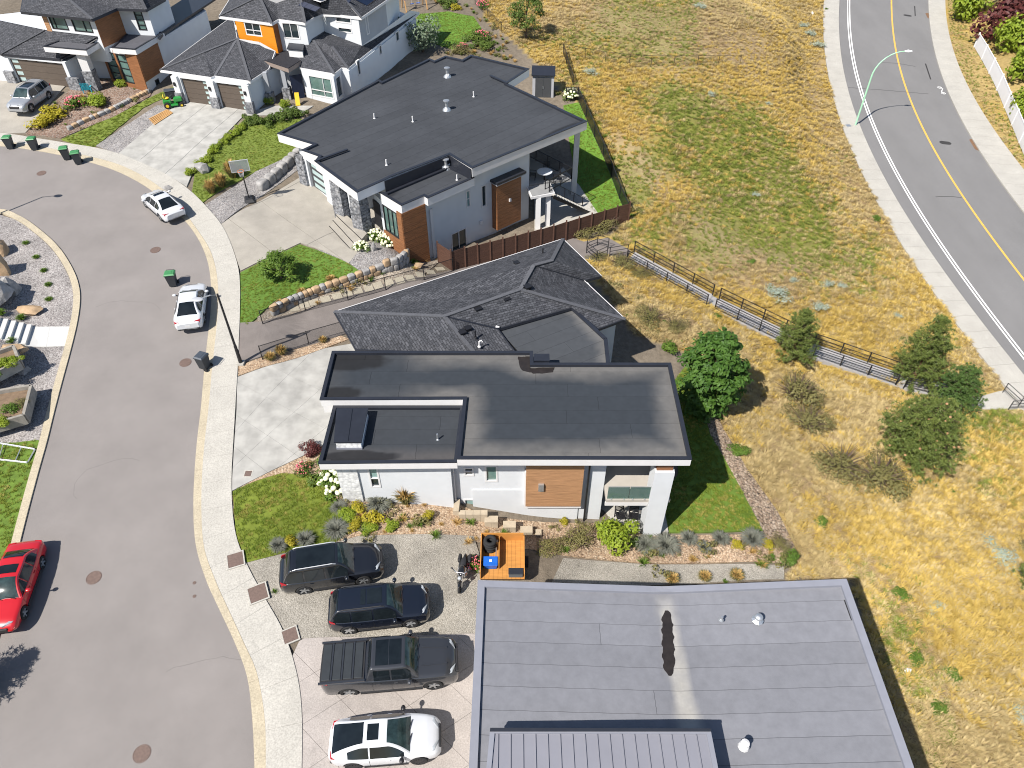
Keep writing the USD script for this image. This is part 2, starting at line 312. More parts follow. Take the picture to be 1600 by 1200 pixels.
def A(px, py, h=0.0):
    """the place on (or h above) the ground seen at this pixel of the photograph"""
    d = ray(px, py); o = np.array([0, 0, CAM_H])
    ts = np.linspace(0.3, 3.2, 900) * (CAM_H / -d[2]) if True else None
    p = o + ts[:, None] * d
    below = p[:, 2] - (T(p[:, 0], p[:, 1]) + h) < 0
    i = int(np.argmax(below)) if below.any() else len(ts) - 1
    a, b = ts[max(i - 1, 0)], ts[i]
    for _ in range(24):
        m = (a + b) / 2; q = o + m * d
        if q[2] - (float(T(q[0], q[1])) + h) < 0: b = m
        else: a = m
    return o + b * d
def Axy(L, h=0.0): return [tuple(A(*p, h)[:2]) for p in L]
def PX(L, h=0.0): return Polygon(Axy(L, h)).buffer(0)

_laid = []
def sheet_mesh(poly, lift, thick=.12, size=1.0, zf=None):
    """a sheet laid over the ground, with a rim"""
    zf = zf or T
    vs, fs, n = [], [], 0
    for g in getattr(poly, 'geoms', [poly]):
        if g.geom_type != 'Polygon' or g.area < 1e-4: continue
        v, f = trimesh.creation.triangulate_polygon(shapely.geometry.polygon.orient(g), engine='earcut')
        v, f = trimesh.remesh.subdivide_to_size(np.c_[v, np.zeros(len(v))], f, size, max_iter=14)
        vs.append(v); fs.append(f + n); n += len(v)
    v, f = np.vstack(vs), np.vstack(fs)
    m = trimesh.Trimesh(v, f, process=False); m.merge_vertices(digits_vertex=5); v, f = np.array(m.vertices), np.array(m.faces)
    nr = np.cross(v[f[:, 1]] - v[f[:, 0]], v[f[:, 2]] - v[f[:, 0]])[:, 2]; f = f[np.abs(nr) > 1e-12]; nr = nr[np.abs(nr) > 1e-12]; f[nr < 0] = f[nr < 0][:, ::-1]
    v[:, 2] = zf(v[:, 0], v[:, 1]) + lift
    e = np.sort(np.vstack([f[:, [0, 1]], f[:, [1, 2]], f[:, [2, 0]]]), axis=1); eo = np.vstack([f[:, [0, 1]], f[:, [1, 2]], f[:, [2, 0]]])
    key = e[:, 0] * (len(v) + 1) + e[:, 1]; _, idx, cnt = np.unique(key, return_index=True, return_counts=True)
    be = eo[idx[cnt == 1]]; k = len(v)
    v2 = v - [0, 0, thick]
    return np.vstack([v, v2]), np.vstack([f, np.c_[be[:, 1], be[:, 0], be[:, 0] + k], np.c_[be[:, 1], be[:, 0] + k, be[:, 1] + k]])
def sheet(name, poly, lift, material, parent=None, thick=.12, size=1.0, kind='structure', label=None, lay=True, zf=None, **k):
    if lay: _laid.append(poly)
    v, f = sheet_mesh(poly, lift, thick, size, zf)
    return obj(name, (v, f), material, parent, label=label, kind=kind if parent is None else None, **k)
def band(a, b): return Polygon(np.vstack([a, b[::-1]])).buffer(0)
def off(line, d): return np.array(LineString(line).offset_curve(d).coords)
def cut(poly, lines, gap=.010):
    """poly cut apart along lines by narrow joints"""
    r = poly.difference(unary_union([LineString(l).buffer(gap / 2, cap_style=2) for l in lines]))
    return [g for g in getattr(r, 'geoms', [r]) if g.area > .02]

# ---- streets
sheet('street', band(st_r, st_l), .02, asphalt, size=1.5)
kerb_r = struct('kerb')
kerbs = band(st_r, kb_r)
def cross_lines(a, b, step, start=0.0):
    la, lb = LineString(a), LineString(b); out = []
    for s in np.arange(start, la.length, step):
        p = np.array(la.interpolate(s).coords[0]); q = np.array(lb.interpolate(lb.project(Point(p))).coords[0]); d = q - p
        if np.linalg.norm(d) < .05: continue
        out.append([p - d * .5, q + d * .5])
    return out
for g in cut(kerbs, cross_lines(st_r, kb_r, 3.2)): sheet('kerb_stone', g, .05, kerb_m, kerb_r, thick=.2, size=1.5)
_laid.append(kerbs)
walk_r = struct('pavement')
for g in cut(band(kb_r + 0, sw_r).difference(kerbs.buffer(.012)), cross_lines(kb_r, sw_r, 1.75)): sheet('slab', g, .085, concrete, walk_r, thick=.22, size=1.5)
_laid.append(band(kb_r, sw_r))
st_l2 = off(st_l, -.42) if LineString(off(st_l, -.42)).distance(Point(at_street(0, 600)[:2])) < LineString(off(st_l, .42)).distance(Point(at_street(0, 600)[:2])) else off(st_l, .42)
kerb_l = struct('kerb'); kl = Polygon(np.vstack([st_l, st_l2[::-1]])).buffer(0)
for g in cut(kl, cross_lines(st_l, st_l2, 3.0)): sheet('kerb_stone', g, .10, kerb_m, kerb_l, thick=.22, size=1.5)
_laid.append(kl)
sheet('main_road', band(rd_l, rd_r), .02, asphalt_road, size=2.0)
for nm, a, b in (('pavement', rd_so, rd_l), ('pavement', rd_ro, rd_r)):
    w = struct(nm); bd = band(a, b)
    for g in cut(bd, cross_lines(a, b, 1.9), .03): sheet('slab', g, .14, concrete, w, thick=.25, size=2.0)
    _laid.append(bd)
def stripe(name, line, o, w, material, label):
    l = LineString(line).offset_curve(o) if o else LineString(line)
    sheet(name, l.buffer(w / 2, cap_style=2), .026, material, thick=.004, size=1.2, label=label, lay=False)
stripe('road_marking', rd_w, .14, .13, white_line, 'white line along the near edge of the main road, right one of the pair'); stripe('road_marking', rd_w, -.14, .13, white_line, 'white line along the near edge of the main road, left one of the pair')
stripe('road_marking', rd_y, 0, .20, yellow_line, 'yellow centre line down the main road')

# ---- drives, paths, lots
DR_MAIN = [(371, 590), (445, 566), (508, 545), (560, 536), (560, 640), (500, 700), (362, 768), (366, 700), (370, 640)]
d_main = PX(DR_MAIN).difference(band(kb_r, sw_r))
def px_line(*p): return [A(*q)[:2] for q in p]
drv = struct('driveway', 'pale concrete driveway of the flat roofed house, cut into diagonal panels')
for g in cut(d_main, [px_line((355, 640), (560, 780)), px_line((355, 590), (560, 700)), px_line((400, 560), (560, 640)), px_line((355, 740), (560, 560)), px_line((355, 690), (500, 540)), px_line((400, 760), (570, 620)), px_line((355, 690), (480, 790))]): sheet('panel', g, .05, drive_m, drv, thick=.15, size=1.5)
_laid.append(d_main)
d_neigh = PX([(346, 351), (400, 318), (470, 277), (545, 320), (575, 358), (610, 366), (545, 412), (500, 390), (470, 380), (430, 398), (376, 424), (364, 388)]).difference(band(kb_r, sw_r))
drv = struct('driveway', 'broom finished concrete driveway in front of the two grey garage doors')
for g in cut(d_neigh, [px_line((300, 372), (640, 190)), px_line((390, 300), (560, 430)), px_line((340, 330), (480, 440)), px_line((380, 440), (620, 330))], .03): sheet('panel', g, .05, drive2_m, drv, thick=.15, size=1.5)
_laid.append(d_neigh)
d_top = PX([(186, 240), (283, 158), (405, 172), (425, 166), (490, 166), (470, 178), (380, 182), (304, 262), (292, 292), (258, 272), (225, 257)]).difference(band(kb_r, sw_r))
drv = struct('driveway', 'light concrete driveway below the two brown garage doors')
for g in cut(d_top, [px_line((220, 250), (340, 150)), px_line((255, 275), (380, 165)), px_line((210, 200), (360, 240))], .03): sheet('panel', g, .05, drive_m, drv, thick=.15, size=1.5)
_laid.append(d_top)
d_left = PX([(-30, 206), (-40, 120), (10, 118), (104, 133), (72, 168), (40, 208), (10, 209)]).difference(band(kb_r, sw_r))
sheet('driveway', d_left, .05, drive2_m, thick=.15, size=1.5, label='concrete driveway under the silver car in the upper left corner')
path = PX([(374, 523), (374, 505), (410, 503), (524, 466), (660, 432), (760, 400), (880, 368), (912, 378), (950, 372), (985, 392), (978, 404), (948, 398), (930, 410), (900, 404), (880, 400), (700, 470), (600, 505), (500, 535), (440, 550), (395, 562), (372, 570)]).difference(band(kb_r, sw_r))
sheet('footpath', path, .04, asphalt_path, size=1.2, label='asphalt footpath running between the houses to the stairs')
lot_gravel = PX([(385, 880), (480, 858), (560, 838), (740, 838), (760, 900), (747, 990), (470, 998), (440, 981), (417, 940), (403, 915)]).difference(band(kb_r, sw_r))
sheet('gravel_lot', lot_gravel, .03, gravel_lot, size=1.2, label='gravel parking lot with two black cars')
lot_pave = PX([(470, 998), (747, 990), (752, 940), (757, 930), (800, 1000), (800, 1300), (470, 1290), (472, 1130), (469, 1080), (457, 1026)]).difference(band(kb_r, sw_r)).difference(lot_gravel.buffer(.02))
drv = struct('driveway', 'pinkish stamped concrete driveway under the pickup and the white car')
o_ = A(600, 1080)[:2]
for g in cut(lot_pave, [[o_ + np.array([-20, -14 + k]), o_ + np.array([20, 14 + k])] for k in np.arange(-14, 14, 2.1)] + [[o_ + np.array([-20, 17 + k]), o_ + np.array([20, -17 + k])] for k in np.arange(-14, 14, 2.4)], .012): sheet('panel', g, .05, paver_m, drv, thick=.15, size=1.5)
_laid.append(lot_pave)
# ---- garden beds
bed_main = PX([(362, 770), (505, 690), (560, 720), (600, 790), (720, 790), (760, 806), (940, 818), (1010, 836), (1200, 838), (1240, 870), (1245, 882), (1010, 880), (900, 870), (770, 848), (560, 842), (480, 862), (384, 882), (369, 836)]).difference(band(kb_r, sw_r)).difference(lot_gravel.buffer(.02)).difference(d_main.buffer(.02))
lawn_main = PX([(364, 768), (400, 752), (440, 740), (500, 742), (520, 770), (540, 800), (560, 822), (520, 850), (470, 858), (385, 880), (369, 836)]).difference(band(kb_r, sw_r)).difference(d_main.buffer(.02)).difference(lot_gravel.buffer(.02))
sheet('mulch_bed', bed_main.difference(lawn_main.buffer(.02)), .03, mulch, label='bark mulch bed along the side of the flat roofed house')
bed_path = PX([(372, 573), (400, 562), (440, 551), (524, 521), (545, 530), (508, 544), (445, 565), (372, 588)]).difference(path.buffer(.02)).difference(d_main.buffer(.02)).difference(band(kb_r, sw_r))
sheet('mulch_bed', bed_path, .03, mulch, label='narrow mulch bed between footpath and driveway')
lawn_back = PX([(1000, 832), (1060, 740), (1050, 600), (1080, 560), (1110, 680), (1150, 750), (1192, 830), (1120, 832)])
bed_rock = PX([(1080, 560), (1100, 640), (1110, 680), (1150, 750), (1192, 830), (1250, 872), (1215, 800), (1165, 730), (1130, 670), (1100, 590)])
sheet('rock_strip', bed_rock, .04, river_rock, label='strip of tan river rock curving round the back lawn')
gravel_side = PX([(880, 872), (1010, 882), (1225, 884), (1225, 905), (1000, 915), (860, 915)])
sheet('gravel_strip', gravel_side, .02, gravel_lot, label='strip of pale gravel along the grey roofed house')
lawn_neigh = PX([(376, 426), (430, 400), (468, 382), (498, 392), (545, 412), (562, 424), (540, 432), (480, 450), (430, 470), (402, 496), (388, 508), (375, 508)]).difference(band(kb_r, sw_r)).difference(d_neigh.buffer(.02))
lawn_up = PX([(306, 262), (330, 240), (385, 184), (420, 190), (470, 186), (500, 200), (470, 235), (400, 268), (340, 300), (315, 318), (300, 300)]).difference(d_top.buffer(.02)).difference(band(kb_r, sw_r))
lawn_strip = PX([(95, 218), (180, 182), (240, 150), (280, 132), (280, 142), (225, 168), (150, 228), (130, 230)]).difference(band(kb_r, sw_r))
lawn_left = PX([(-60, 690), (60, 688), (70, 700), (20, 850), (-10, 950), (-80, 950)]).difference(kl.buffer(.02)).difference(band(st_r, st_l))
lawn_top = PX([(640, 45), (655, 22), (700, 18), (740, 26), (752, 44), (735, 62), (710, 78), (660, 62), (640, 56)])
lawn_deck = PX([(880, 165), (905, 160), (945, 250), (985, 322), (930, 340), (900, 280)])
gravel_up = PX([(150, 228), (245, 165), (290, 165), (283, 160), (186, 241)]).difference(d_top.buffer(.02)).difference(lawn_strip.buffer(.02)).difference(band(kb_r, sw_r))
sheet('gravel_strip', gravel_up, .03, grey_gravel, label='grey gravel strip between driveway and narrow lawn')
gravel_nb = PX([(318, 322), (345, 305), (400, 268), (470, 232), (470, 262), (440, 285), (400, 312), (346, 350)]).difference(d_neigh.buffer(.02)).difference(lawn_up.buffer(.02)).difference(band(kb_r, sw_r))
sheet('gravel_strip', gravel_nb, .03, grey_gravel, label='grey gravel bed beside the basketball hoop')
mulch_tl = PX([(40, 209), (75, 170), (110, 140), (160, 125), (240, 132), (235, 150), (180, 182), (95, 216)]).difference(d_left.buffer(.02)).difference(lawn_strip.buffer(.02)).difference(band(kb_r, sw_r))
sheet('mulch_bed', mulch_tl, .03, stones_mat('brown_mulch', [(.14, .09, .065), (.25, .16, .12), (.30, .25, .21), (.19, .12, .08)], 9), label='brown planting bed in front of the timber clad entrance')
bed_nb = PX([(405, 506), (402, 496), (480, 455), (560, 425), (610, 405), (650, 395), (690, 405), (660, 432), (524, 466), (410, 503)]).difference(lawn_neigh.buffer(.02)).difference(path.buffer(.02))
sheet('gravel_bed', bed_nb, .03, stones_mat('tan_gravel', [(.30, .24, .18), (.42, .36, .29), (.22, .18, .14), (.5, .44, .37)], 11), label='tan gravel bed with stepping stones beside the footpath')
bed_rockg = PX([(498, 391), (520, 388), (570, 372), (628, 378), (636, 404), (590, 420), (562, 424), (545, 412)]).difference(d_neigh.buffer(.02)).difference(lawn_neigh.buffer(.02))
sheet('gravel_bed', bed_rockg, .04, grey_gravel, label='pale rock bed under the hydrangeas by the entrance')
gl = PX([(-60, 330), (0, 336), (30, 345), (60, 366), (88, 392), (104, 416), (114, 442), (117, 464), (114, 500), (104, 545), (92, 595), (79, 645), (66, 688), (-60, 690), (-90, 500)]).difference(kl.buffer(.02)).difference(band(st_r, st_l))
walk_l = PX([(52, 511), (112, 511), (104, 541), (40, 541)])
sheet('gravel_garden', gl.difference(walk_l.buffer(.02)), .03, stones_mat('pink_grey_gravel', [(.21, .19, .18), (.34, .315, .30), (.26, .235, .225), (.41, .39, .37)], 12, dark=.4), label='pinkish grey gravel garden left of the street')
for g in cut(walk_l, [px_line((80, 500), (72, 550))]): sheet('garden_path', g, .05, mat('pale_concrete', (.47, .465, .445), .85, .06, 1), size=1.0, label='white concrete slab leading from the kerb to the garden steps')
_laid.append(walk_l)
patio_nb = PX([(835, 300), (880, 262), (905, 290), (935, 335), (900, 352), (835, 372)])
sheet('patio', patio_nb, .05, concrete, label='grey concrete patio under the neighbour deck')
landing = PX([(1525, 622), (1560, 612), (1602, 606), (1600, 640), (1530, 640)])
sheet('landing', landing, .05, concrete, thick=.3, label='pale concrete landing at the foot of the stairs')
drylawn = PX([(1480, 0), (1545, 0), (1545, 40), (1560, 100), (1600, 205), (1640, 290), (1600, 268), (1570, 228), (1534, 173), (1504, 119), (1484, 60)]).difference(band(rd_ro, rd_r))
for nm, poly in (('main', lawn_main), ('back', lawn_back), ('neigh', lawn_neigh), ('up', lawn_up), ('strip', lawn_strip), ('left', lawn_left), ('top', lawn_top), ('deck', lawn_deck)): pass
LAWNS = [(lawn_main, 'lawn of the flat roofed house beside the pavement', (.135, .17, .018)), (lawn_back, 'back lawn in the shadow of the flat roof', (.105, .17, .02)), (lawn_neigh, 'neat lawn with a small round tree', (.09, .165, .02)), (lawn_up, 'lawn sloping down from the brown garage doors', (.13, .17, .025)), (lawn_strip, 'narrow lawn strip at the upper left', (.14, .18, .025)), (lawn_left, 'lawn with the white frame at the left edge', (.105, .14, .022)), (lawn_top, 'bright green back lawn at the top', (.10, .20, .02)), (lawn_deck, 'green lawn behind the neighbour deck', (.10, .18, .02))]
for poly, lab, c in LAWNS:
    sheet('lawn', poly, .03, mat('turf_%02d' % int(c[0] * 1000), np.array(c) * .9, .9, .28, 2.2, .6, 60), label=lab)
# ---- the bare terrain, lowered under everything that is laid on it
laid = unary_union([p.buffer(.0) for p in _laid])
xs = np.r_[-420, -250, -150, -110, GX, 110, 150, 250, 420]; ys = np.r_[-250, -100, -40, -10, GY, 150, 200, 300, 450, 700]
gx, gy = np.meshgrid(xs, ys, indexing='ij'); gz = T(gx, gy)
inside = shapely.contains_xy(laid, gx.ravel(), gy.ravel()).reshape(gx.shape)
bump_ = (meshkit.fbm(np.c_[gx.ravel() * .35, gy.ravel() * .35, np.zeros(gx.size)], 4, 3).reshape(gx.shape) - .5) * .35
near = shapely.distance(laid, shapely.points(gx.ravel(), gy.ravel())).reshape(gx.shape)
gz = gz - .07 * inside + bump_ * np.clip((near - .3) / 1.5, 0, 1)
def region_color(x, y):
    """dry grassland: straw, golden and green patches"""
    p = np.c_[x, y, np.zeros(len(x))]
    n1, n2, n3 = meshkit.fbm(p * .12, 4, 11), meshkit.fbm(p * .30, 4, 12), meshkit.fbm(p * .06 + 5, 3, 13)
    straw, gold, tan, green = np.array([.39, .285, .115]), np.array([.42, .285, .058]), np.array([.36, .265, .155]), np.array([.17, .19, .035])
    g1 = A(1170, 260); g2 = A(1180, 330); g3 = A(1100, 190)
    gm = sum(np.exp(-(((x - c[0]) / a) ** 2 + ((y - c[1]) / b) ** 2)) for c, a, b in ((g1, 10, 12), (g2, 11, 9), (A(1080, 210), 6, 5), (A(1020, 330), 4, 5)))
    bare = np.exp(-(((x - A(1060, 45)[0]) / 15) ** 2 + ((y - A(1060, 45)[1]) / 14) ** 2)) + np.exp(-(((x - A(1010, 285)[0]) / 3) ** 2 + ((y - A(1010, 285)[1]) / 6) ** 2)) + np.exp(-(((x - A(1160, 400)[0]) / 6) ** 2 + ((y - A(1160, 400)[1]) / 5) ** 2))
    wg = np.clip(gm * 2.0 * (n2 * 1.6 - .2) * (.4 + 1.2 * n1) - .38, 0, .85); wg = np.maximum(wg, np.clip((n3 - .60) * 4, 0, .55))
    wb = np.clip(bare * 1.5 * (n2 * 1.7 - .25), 0, .85)
    wo = np.clip((n1 - .48) * 5, 0, 1)
    bl = lambda L: sum(np.exp(-(((x - A(px, py)[0]) / a) ** 2 + ((y - A(px, py)[1]) / b) ** 2)) for px, py, a, b in L)
    gld = bl(((1010, 120, 5, 3), (1140, 125, 6, 4), (1230, 130, 5, 7), (1265, 230, 3, 8), (960, 150, 2.5, 6), (1050, 445, 5, 2.5), (1160, 478, 5, 2), (1300, 545, 5, 2), (1400, 570, 4, 2), (1330, 500, 4, 3), (1440, 470, 3, 5), (1010, 350, 2.5, 3), (1580, 720, 4, 3), (1540, 1000, 4, 3), (870, 90, 4, 3), (990, 200, 3, 3), (1060, 300, 3, 3), (1330, 830, 3, 2)))
    wo = np.clip(wo * .6 + gld * (.3 + 1.4 * n2), 0, 1); wg = wg * np.clip(1.15 - gld, 0, 1)
    wg = np.maximum(wg, np.clip(bl(((1110, 190, 5, 3), (1150, 235, 5, 4), (1200, 285, 5, 4), (1240, 330, 4, 3), (1090, 250, 3, 3), (1160, 340, 4, 2.5), (1030, 360, 3, 2), (1000, 300, 2, 3), (1050, 150, 4, 2.5), (1540, 660, 3, 2), (1420, 1040, 1.5, 4))) * (n2 * 2.4 - .35), 0, .9))
    c = straw + (gold - straw) * wo[:, None]; c = c + (tan - c) * wb[:, None]; c = c + (green - c) * (wg * .8)[:, None]
    for L_, w_, k_ in (([(960, 215), (1010, 265), (1060, 330), (1150, 395), (1260, 420)], 1.3, .7), ([(1290, 60), (1270, 160), (1310, 260), (1380, 370)], 1.0, .5), ([(1260, 760), (1330, 850), (1420, 960), (1480, 1090)], 1.2, .5), ([(1000, 440), (1120, 540), (1200, 640)], .9, .45)):
        d_ = shapely.distance(LineString(Axy(L_)), shapely.points(x, y)); q_ = np.clip(1.2 - d_ / (w_ * (.5 + n2)), 0, 1) * k_; wb = np.maximum(wb, q_); c = c + (tan * .95 - c) * q_[:, None]
    c = c * (.85 + .3 * n2)[:, None]
    lots = PX([(-400, -60), (740, -60), (760, 30), (850, 110), (885, 150), (905, 160), (945, 250), (990, 330), (960, 365), (905, 372), (880, 400), (960, 470), (990, 520), (1085, 560), (1115, 680), (1200, 830), (1245, 870), (1230, 900), (1330, 900), (1480, 1300), (1400, 1700), (-500, 1700)])
    ins = shapely.contains_xy(lots, x, y)
    c[ins] = (np.array([.20, .165, .125])[None] * (.7 + .6 * n2)[:, None])[ins]
    wg = np.where(ins, 0, wg)
    return c, wg, wo, wb
ni, nj = gx.shape; idx = np.arange(ni * nj).reshape(ni, nj)
quads = np.stack([idx[:-1, :-1], idx[1:, :-1], idx[1:, 1:], idx[:-1, 1:]], -1).reshape(-1, 4)
rc = region_color(gx.ravel(), gy.ravel())[0]
obj('ground', (np.c_[gx.ravel(), gy.ravel(), gz.ravel()], quads), tint_mat('dry_hillside', nscale=3.0, lo=.6, hi=1.3), smooth=True, tint=rc * .8, label='dry golden hillside meadow', kind='structure')
# ------------------------------------------------------------------ buildings
brown_wood = mat('oiled_cedar_board', (.20, .085, .035), .55, .35, 1.5, .3, 60, stretch=(1, 1, 14))
tan_wood = mat('weathered_cedar_board', (.33, .18, .09), .6, .3, 1.4, .3, 60, stretch=(1, 1, 16))
stone_m = stones_mat('stacked_stone', [(.10, .105, .115), (.26, .265, .28), (.17, .17, .18), (.33, .33, .335)], 5.5, dark=.35)
stone_light = stones_mat('white_stacked_stone', [(.55, .55, .55), (.7, .7, .69), (.62, .62, .61)], 6, dark=.7, bump=.5)
brown_door = mat('brown_garage_panel', (.085, .066, .052), .6, .08, 2)
grey_door = mat('charcoal_garage_panel', (.05, .05, .053), .5, .1, 2)
blind_glass = mat('window_with_blind', (.19, .29, .28), .12, .15, .8, spec=.6)
dark_glass = mat('dark_window_glass', (.018, .028, .032), .06, .4, .6, spec=.8)
green_glass = mat('greenish_window_glass', (.09, .15, .135), .08, .5, .5, spec=.8)
frost_glass = mat('frosted_garage_glass', (.33, .42, .41), .25, .1, 2)
membrane_m = tint_mat('roof_membrane', rough=.82, nscale=2.2, lo=.86, hi=1.12, bump=.08, bscale=30)
grey_cap = mat('grey_metal_flashing', (.20, .205, .235), .5, .06, 2)
seam_m = mat('grey_standing_seam_metal', (.19, .19, .215), .45, .05, .8)
wall_grey = mat('warm_grey_stucco', (.50, .49, .47), .85, .05, 1, .15, 200)
wall_dark = mat('dark_grey_stucco', (.30, .31, .33), .85, .06, 1, .15, 200)
orange_m = mat('orange_cladding', (.55, .20, .012), .5, .12, 1.2, stretch=(1, 1, 8))
conc_block = mat('tan_concrete_block', (.36, .30, .22), .85, .14, 3, .4, 60)
clear_glass = glass_mat('balcony_glass', (.62, .80, .74), (.13, .22, .195), .5, .02)
alu = mat('aluminium', (.6, .61, .62), .35, .05, 3, metal=.7)
# shingles: courses follow the roof's own uv (u along the eave, v up the slope, metres)
def shingle_mat(name, c1, c2, mort):
    n = {'u': ('texture_coordinate', {}), 'b': ('brick_texture', {'color1': c1, 'color2': c2, 'mortar': mort, 'scale': 1.0, 'brick_width': .34, 'row_height': .145, 'mortar_size': .012, 'mortar_smooth': .4, 'bias': -.1}),
         'g': ('geometry', {}), 'n': ('noise_texture', {'scale': 9.0, 'detail': 5.0}), 'r': ('rgb_ramp', {'ramp': [(.3, (.62, .62, .62)), (.7, (1.4, 1.4, 1.4))]}), 'mx': ('mix', {'mix_type': 'multiply', 'fac': 1.0}),
         'bp': ('bump', {'strength': .7, 'distance': .03, 'invert': True}), 'p': ('principled_bsdf', {'roughness': .9, 'specular_ior_level': .25})}
    l = [('u.UV', 'b.vector'), ('g.position', 'n.vector'), ('n.fac', 'r.fac'), ('b.color', 'mx.color1'), ('r.color', 'mx.color2'), ('mx.color', 'p.base_color'), ('b.fac', 'bp.height'), ('bp.normal', 'p.normal')]
    return usdkit.material(stage, '/World/Looks/' + name, n, l, surface='p.BSDF')
shingle_near = shingle_mat('asphalt_shingles', (.036, .038, .044), (.075, .077, .086), (.02, .02, .024))
shingle_far = shingle_mat('asphalt_shingles_far', (.042, .044, .05), (.075, .076, .085), (.022, .022, .026))
ridge_m = mat('ridge_cap_shingle', (.075, .077, .086), .9, .2, 6)

def onwall(px, py, a, b):
    a, b = np.asarray(a[:2], float), np.asarray(b[:2], float); d = ray(px, py); o = np.array([0, 0, CAM_H])
    e = b - a; n = np.array([e[1], -e[0]]); t = ((a - o[:2]) @ n) / (d[:2] @ n); p = o + d * t
    return float((p[:2] - a) @ e / np.linalg.norm(e)), float(p[2])
class House:
    def __init__(s, name, label, group=None): s.x = thing(name, label, 'house', group=group); s.cuts = []; s.late = []
    def frame(s, a, b):
        a, b = np.asarray(a[:2], float), np.asarray(b[:2], float); e = (b - a) / np.linalg.norm(b - a); n = np.array([e[1], -e[0]])
        if n @ (-a) < 0: n = -n
        return a, e, n
    def slab(s, a, e, n, s0, s1, z0, z1, d0, d1):
        """box on the wall from s0..s1 along, z0..z1 up, d0..d1 outwards"""
        return np.array([[*(a + e * u + n * d), z] for u in (s0, s1) for d in (d0, d1) for z in (z0, z1)])
    FB = [[0, 1, 3, 2], [4, 6, 7, 5], [0, 4, 5, 1], [2, 3, 7, 6], [0, 2, 6, 4], [1, 5, 7, 3]]
    def wbox(s, mb, a, e, n, s0, s1, z0, z1, d0, d1): mb.add(s.slab(a, e, n, s0, s1, z0, z1, d0, d1), s.FB if (e[0] * n[1] - e[1] * n[0]) * (s1 - s0) * (d1 - d0) > 0 else np.array(s.FB)[:, ::-1])
    def rect(s, a, b, p0, p1):
        (u0, z1), (u1, z0) = onwall(*p0, a, b), onwall(*p1, a, b)
        return min(u0, u1), max(u0, u1), min(z0, z1), max(z0, z1)
    def window(s, a, b, R, glass=None, fm=None, mull=(), trans=(), fw=.06, name='window', label=None, lower=None):
        """R = (s0, s1, z0, z1) on the wall a-b, or two photo corners; mullions / transoms as fractions"""
        glass = glass or dark_glass; fm = fm or white_trim
        if len(R) == 2: R = s.rect(a, b, *R)
        a, e, n = s.frame(a, b); s0, s1, z0, z1 = R
        s.cuts.append(s.slab(a, e, n, s0, s1, z0, z1, -.12, .3))
        f = MB()
        for x0, x1, y0, y1 in ((s0 - .03, s0 + fw, z0 - .03, z1 + .03), (s1 - fw, s1 + .03, z0 - .03, z1 + .03), (s0 + fw, s1 - fw, z0 - .03, z0 + fw), (s0 + fw, s1 - fw, z1 - fw, z1 + .03)): s.wbox(f, a, e, n, x0, x1, y0, y1, -.11, .03)
        for k in mull: c = s0 + (s1 - s0) * k; s.wbox(f, a, e, n, c - .025, c + .025, z0 + fw, z1 - fw, -.11, .02)
        for k in trans: c = z0 + (z1 - z0) * k; s.wbox(f, a, e, n, s0 + fw, s1 - fw, c - .025, c + .025, -.11, .015)
        w = obj(name, f, fm, s.x, label=label)
        us = [s0] + [s0 + (s1 - s0) * k for k in mull] + [s1]; vs = [z0] + [z0 + (z1 - z0) * k for k in trans] + [z1]
        for i in range(len(us) - 1):
            for j in range(len(vs) - 1):
                p = MB(); s.wbox(p, a, e, n, us[i] + .03, us[i + 1] - .03, vs[j] + .03, vs[j + 1] - .03, -.10, -.06)
                obj('pane', p, lower if (lower is not None and j == 0) else glass, w)
    def panel(s, a, b, R, material, name, d=.05, parent=None, d0=-.02, label=None):
        if len(R) == 2: R = s.rect(a, b, *R)
        a, e, n = s.frame(a, b); m = MB(); s.wbox(m, a, e, n, *R, d0, d); return obj(name, m, material, parent or s.x, label=label)
    def boards(s, a, b, R, material, d=.05, step=.15, name='board', parent=None, vertical=False):
        if len(R) == 2: R = s.rect(a, b, *R)
        s0, s1, z0, z1 = R; a, e, n = s.frame(a, b)
        back = MB(); s.wbox(back, a, e, n, s0, s1, z0, z1, -.02, d - .025); g = obj('cladding', back, material, parent or s.x)
        N = max(1, int(round((z1 - z0) / step))); h = (z1 - z0) / N
        for k in range(N):
            m = MB(); s.wbox(m, a, e, n, s0, s1, z0 + k * h + .007, z0 + (k + 1) * h - .007, d - .02, d + RNG.uniform(0, .006)); obj(name, m, material, g)
        return g
    def walls(s, pieces, material, name='wall', label=None):
        """pieces: (footprint, z0, z1)"""
        def solid(fp, z0, z1):
            q = [(p[0], p[1]) for p in fp]; q = list(shapely.geometry.polygon.orient(Polygon(q)).exterior.coords)[:-1]
            return m3.Manifold.extrude(m3.CrossSection([np.array(q)]), z1 - z0).translate((0, 0, z0))
        m = None
        for fp, z0, z1 in pieces: k = solid(fp, z0, z1); m = k if m is None else m + k
        for c in s.cuts: m = m - m3.Manifold.hull_points(c)
        return obj(name, mani(m), material, s.x, label=label)
    def flat_roof(s, out, z, fascia=.5, capw=.22, ph=.16, tint=None, rolls=None, fm=None, cm=None, deck=True, zf=None, capz=.05):
        P = Polygon(out).buffer(0); fm = fm or white_trim; cm = cm or cap_m
        inner = P.buffer(-capw, join_style=2)
        obj('fascia', MB().prism(P.difference(P.buffer(-.14, join_style=2)), z - fascia, z - capz - .001), fm, s.x)
        obj('roof_edge', MB().prism(P.buffer(.025, join_style=2).difference(inner), z - capz, z), cm, s.x)
        obj('parapet', MB().prism(P.buffer(-.145, join_style=2).difference(inner.buffer(.004)), z - ph - .1, z - capz - .002), cm, s.x)
        obj('soffit', MB().prism(P.buffer(-.142, join_style=2), z - fascia + .02, z - ph - .12), fm, s.x)
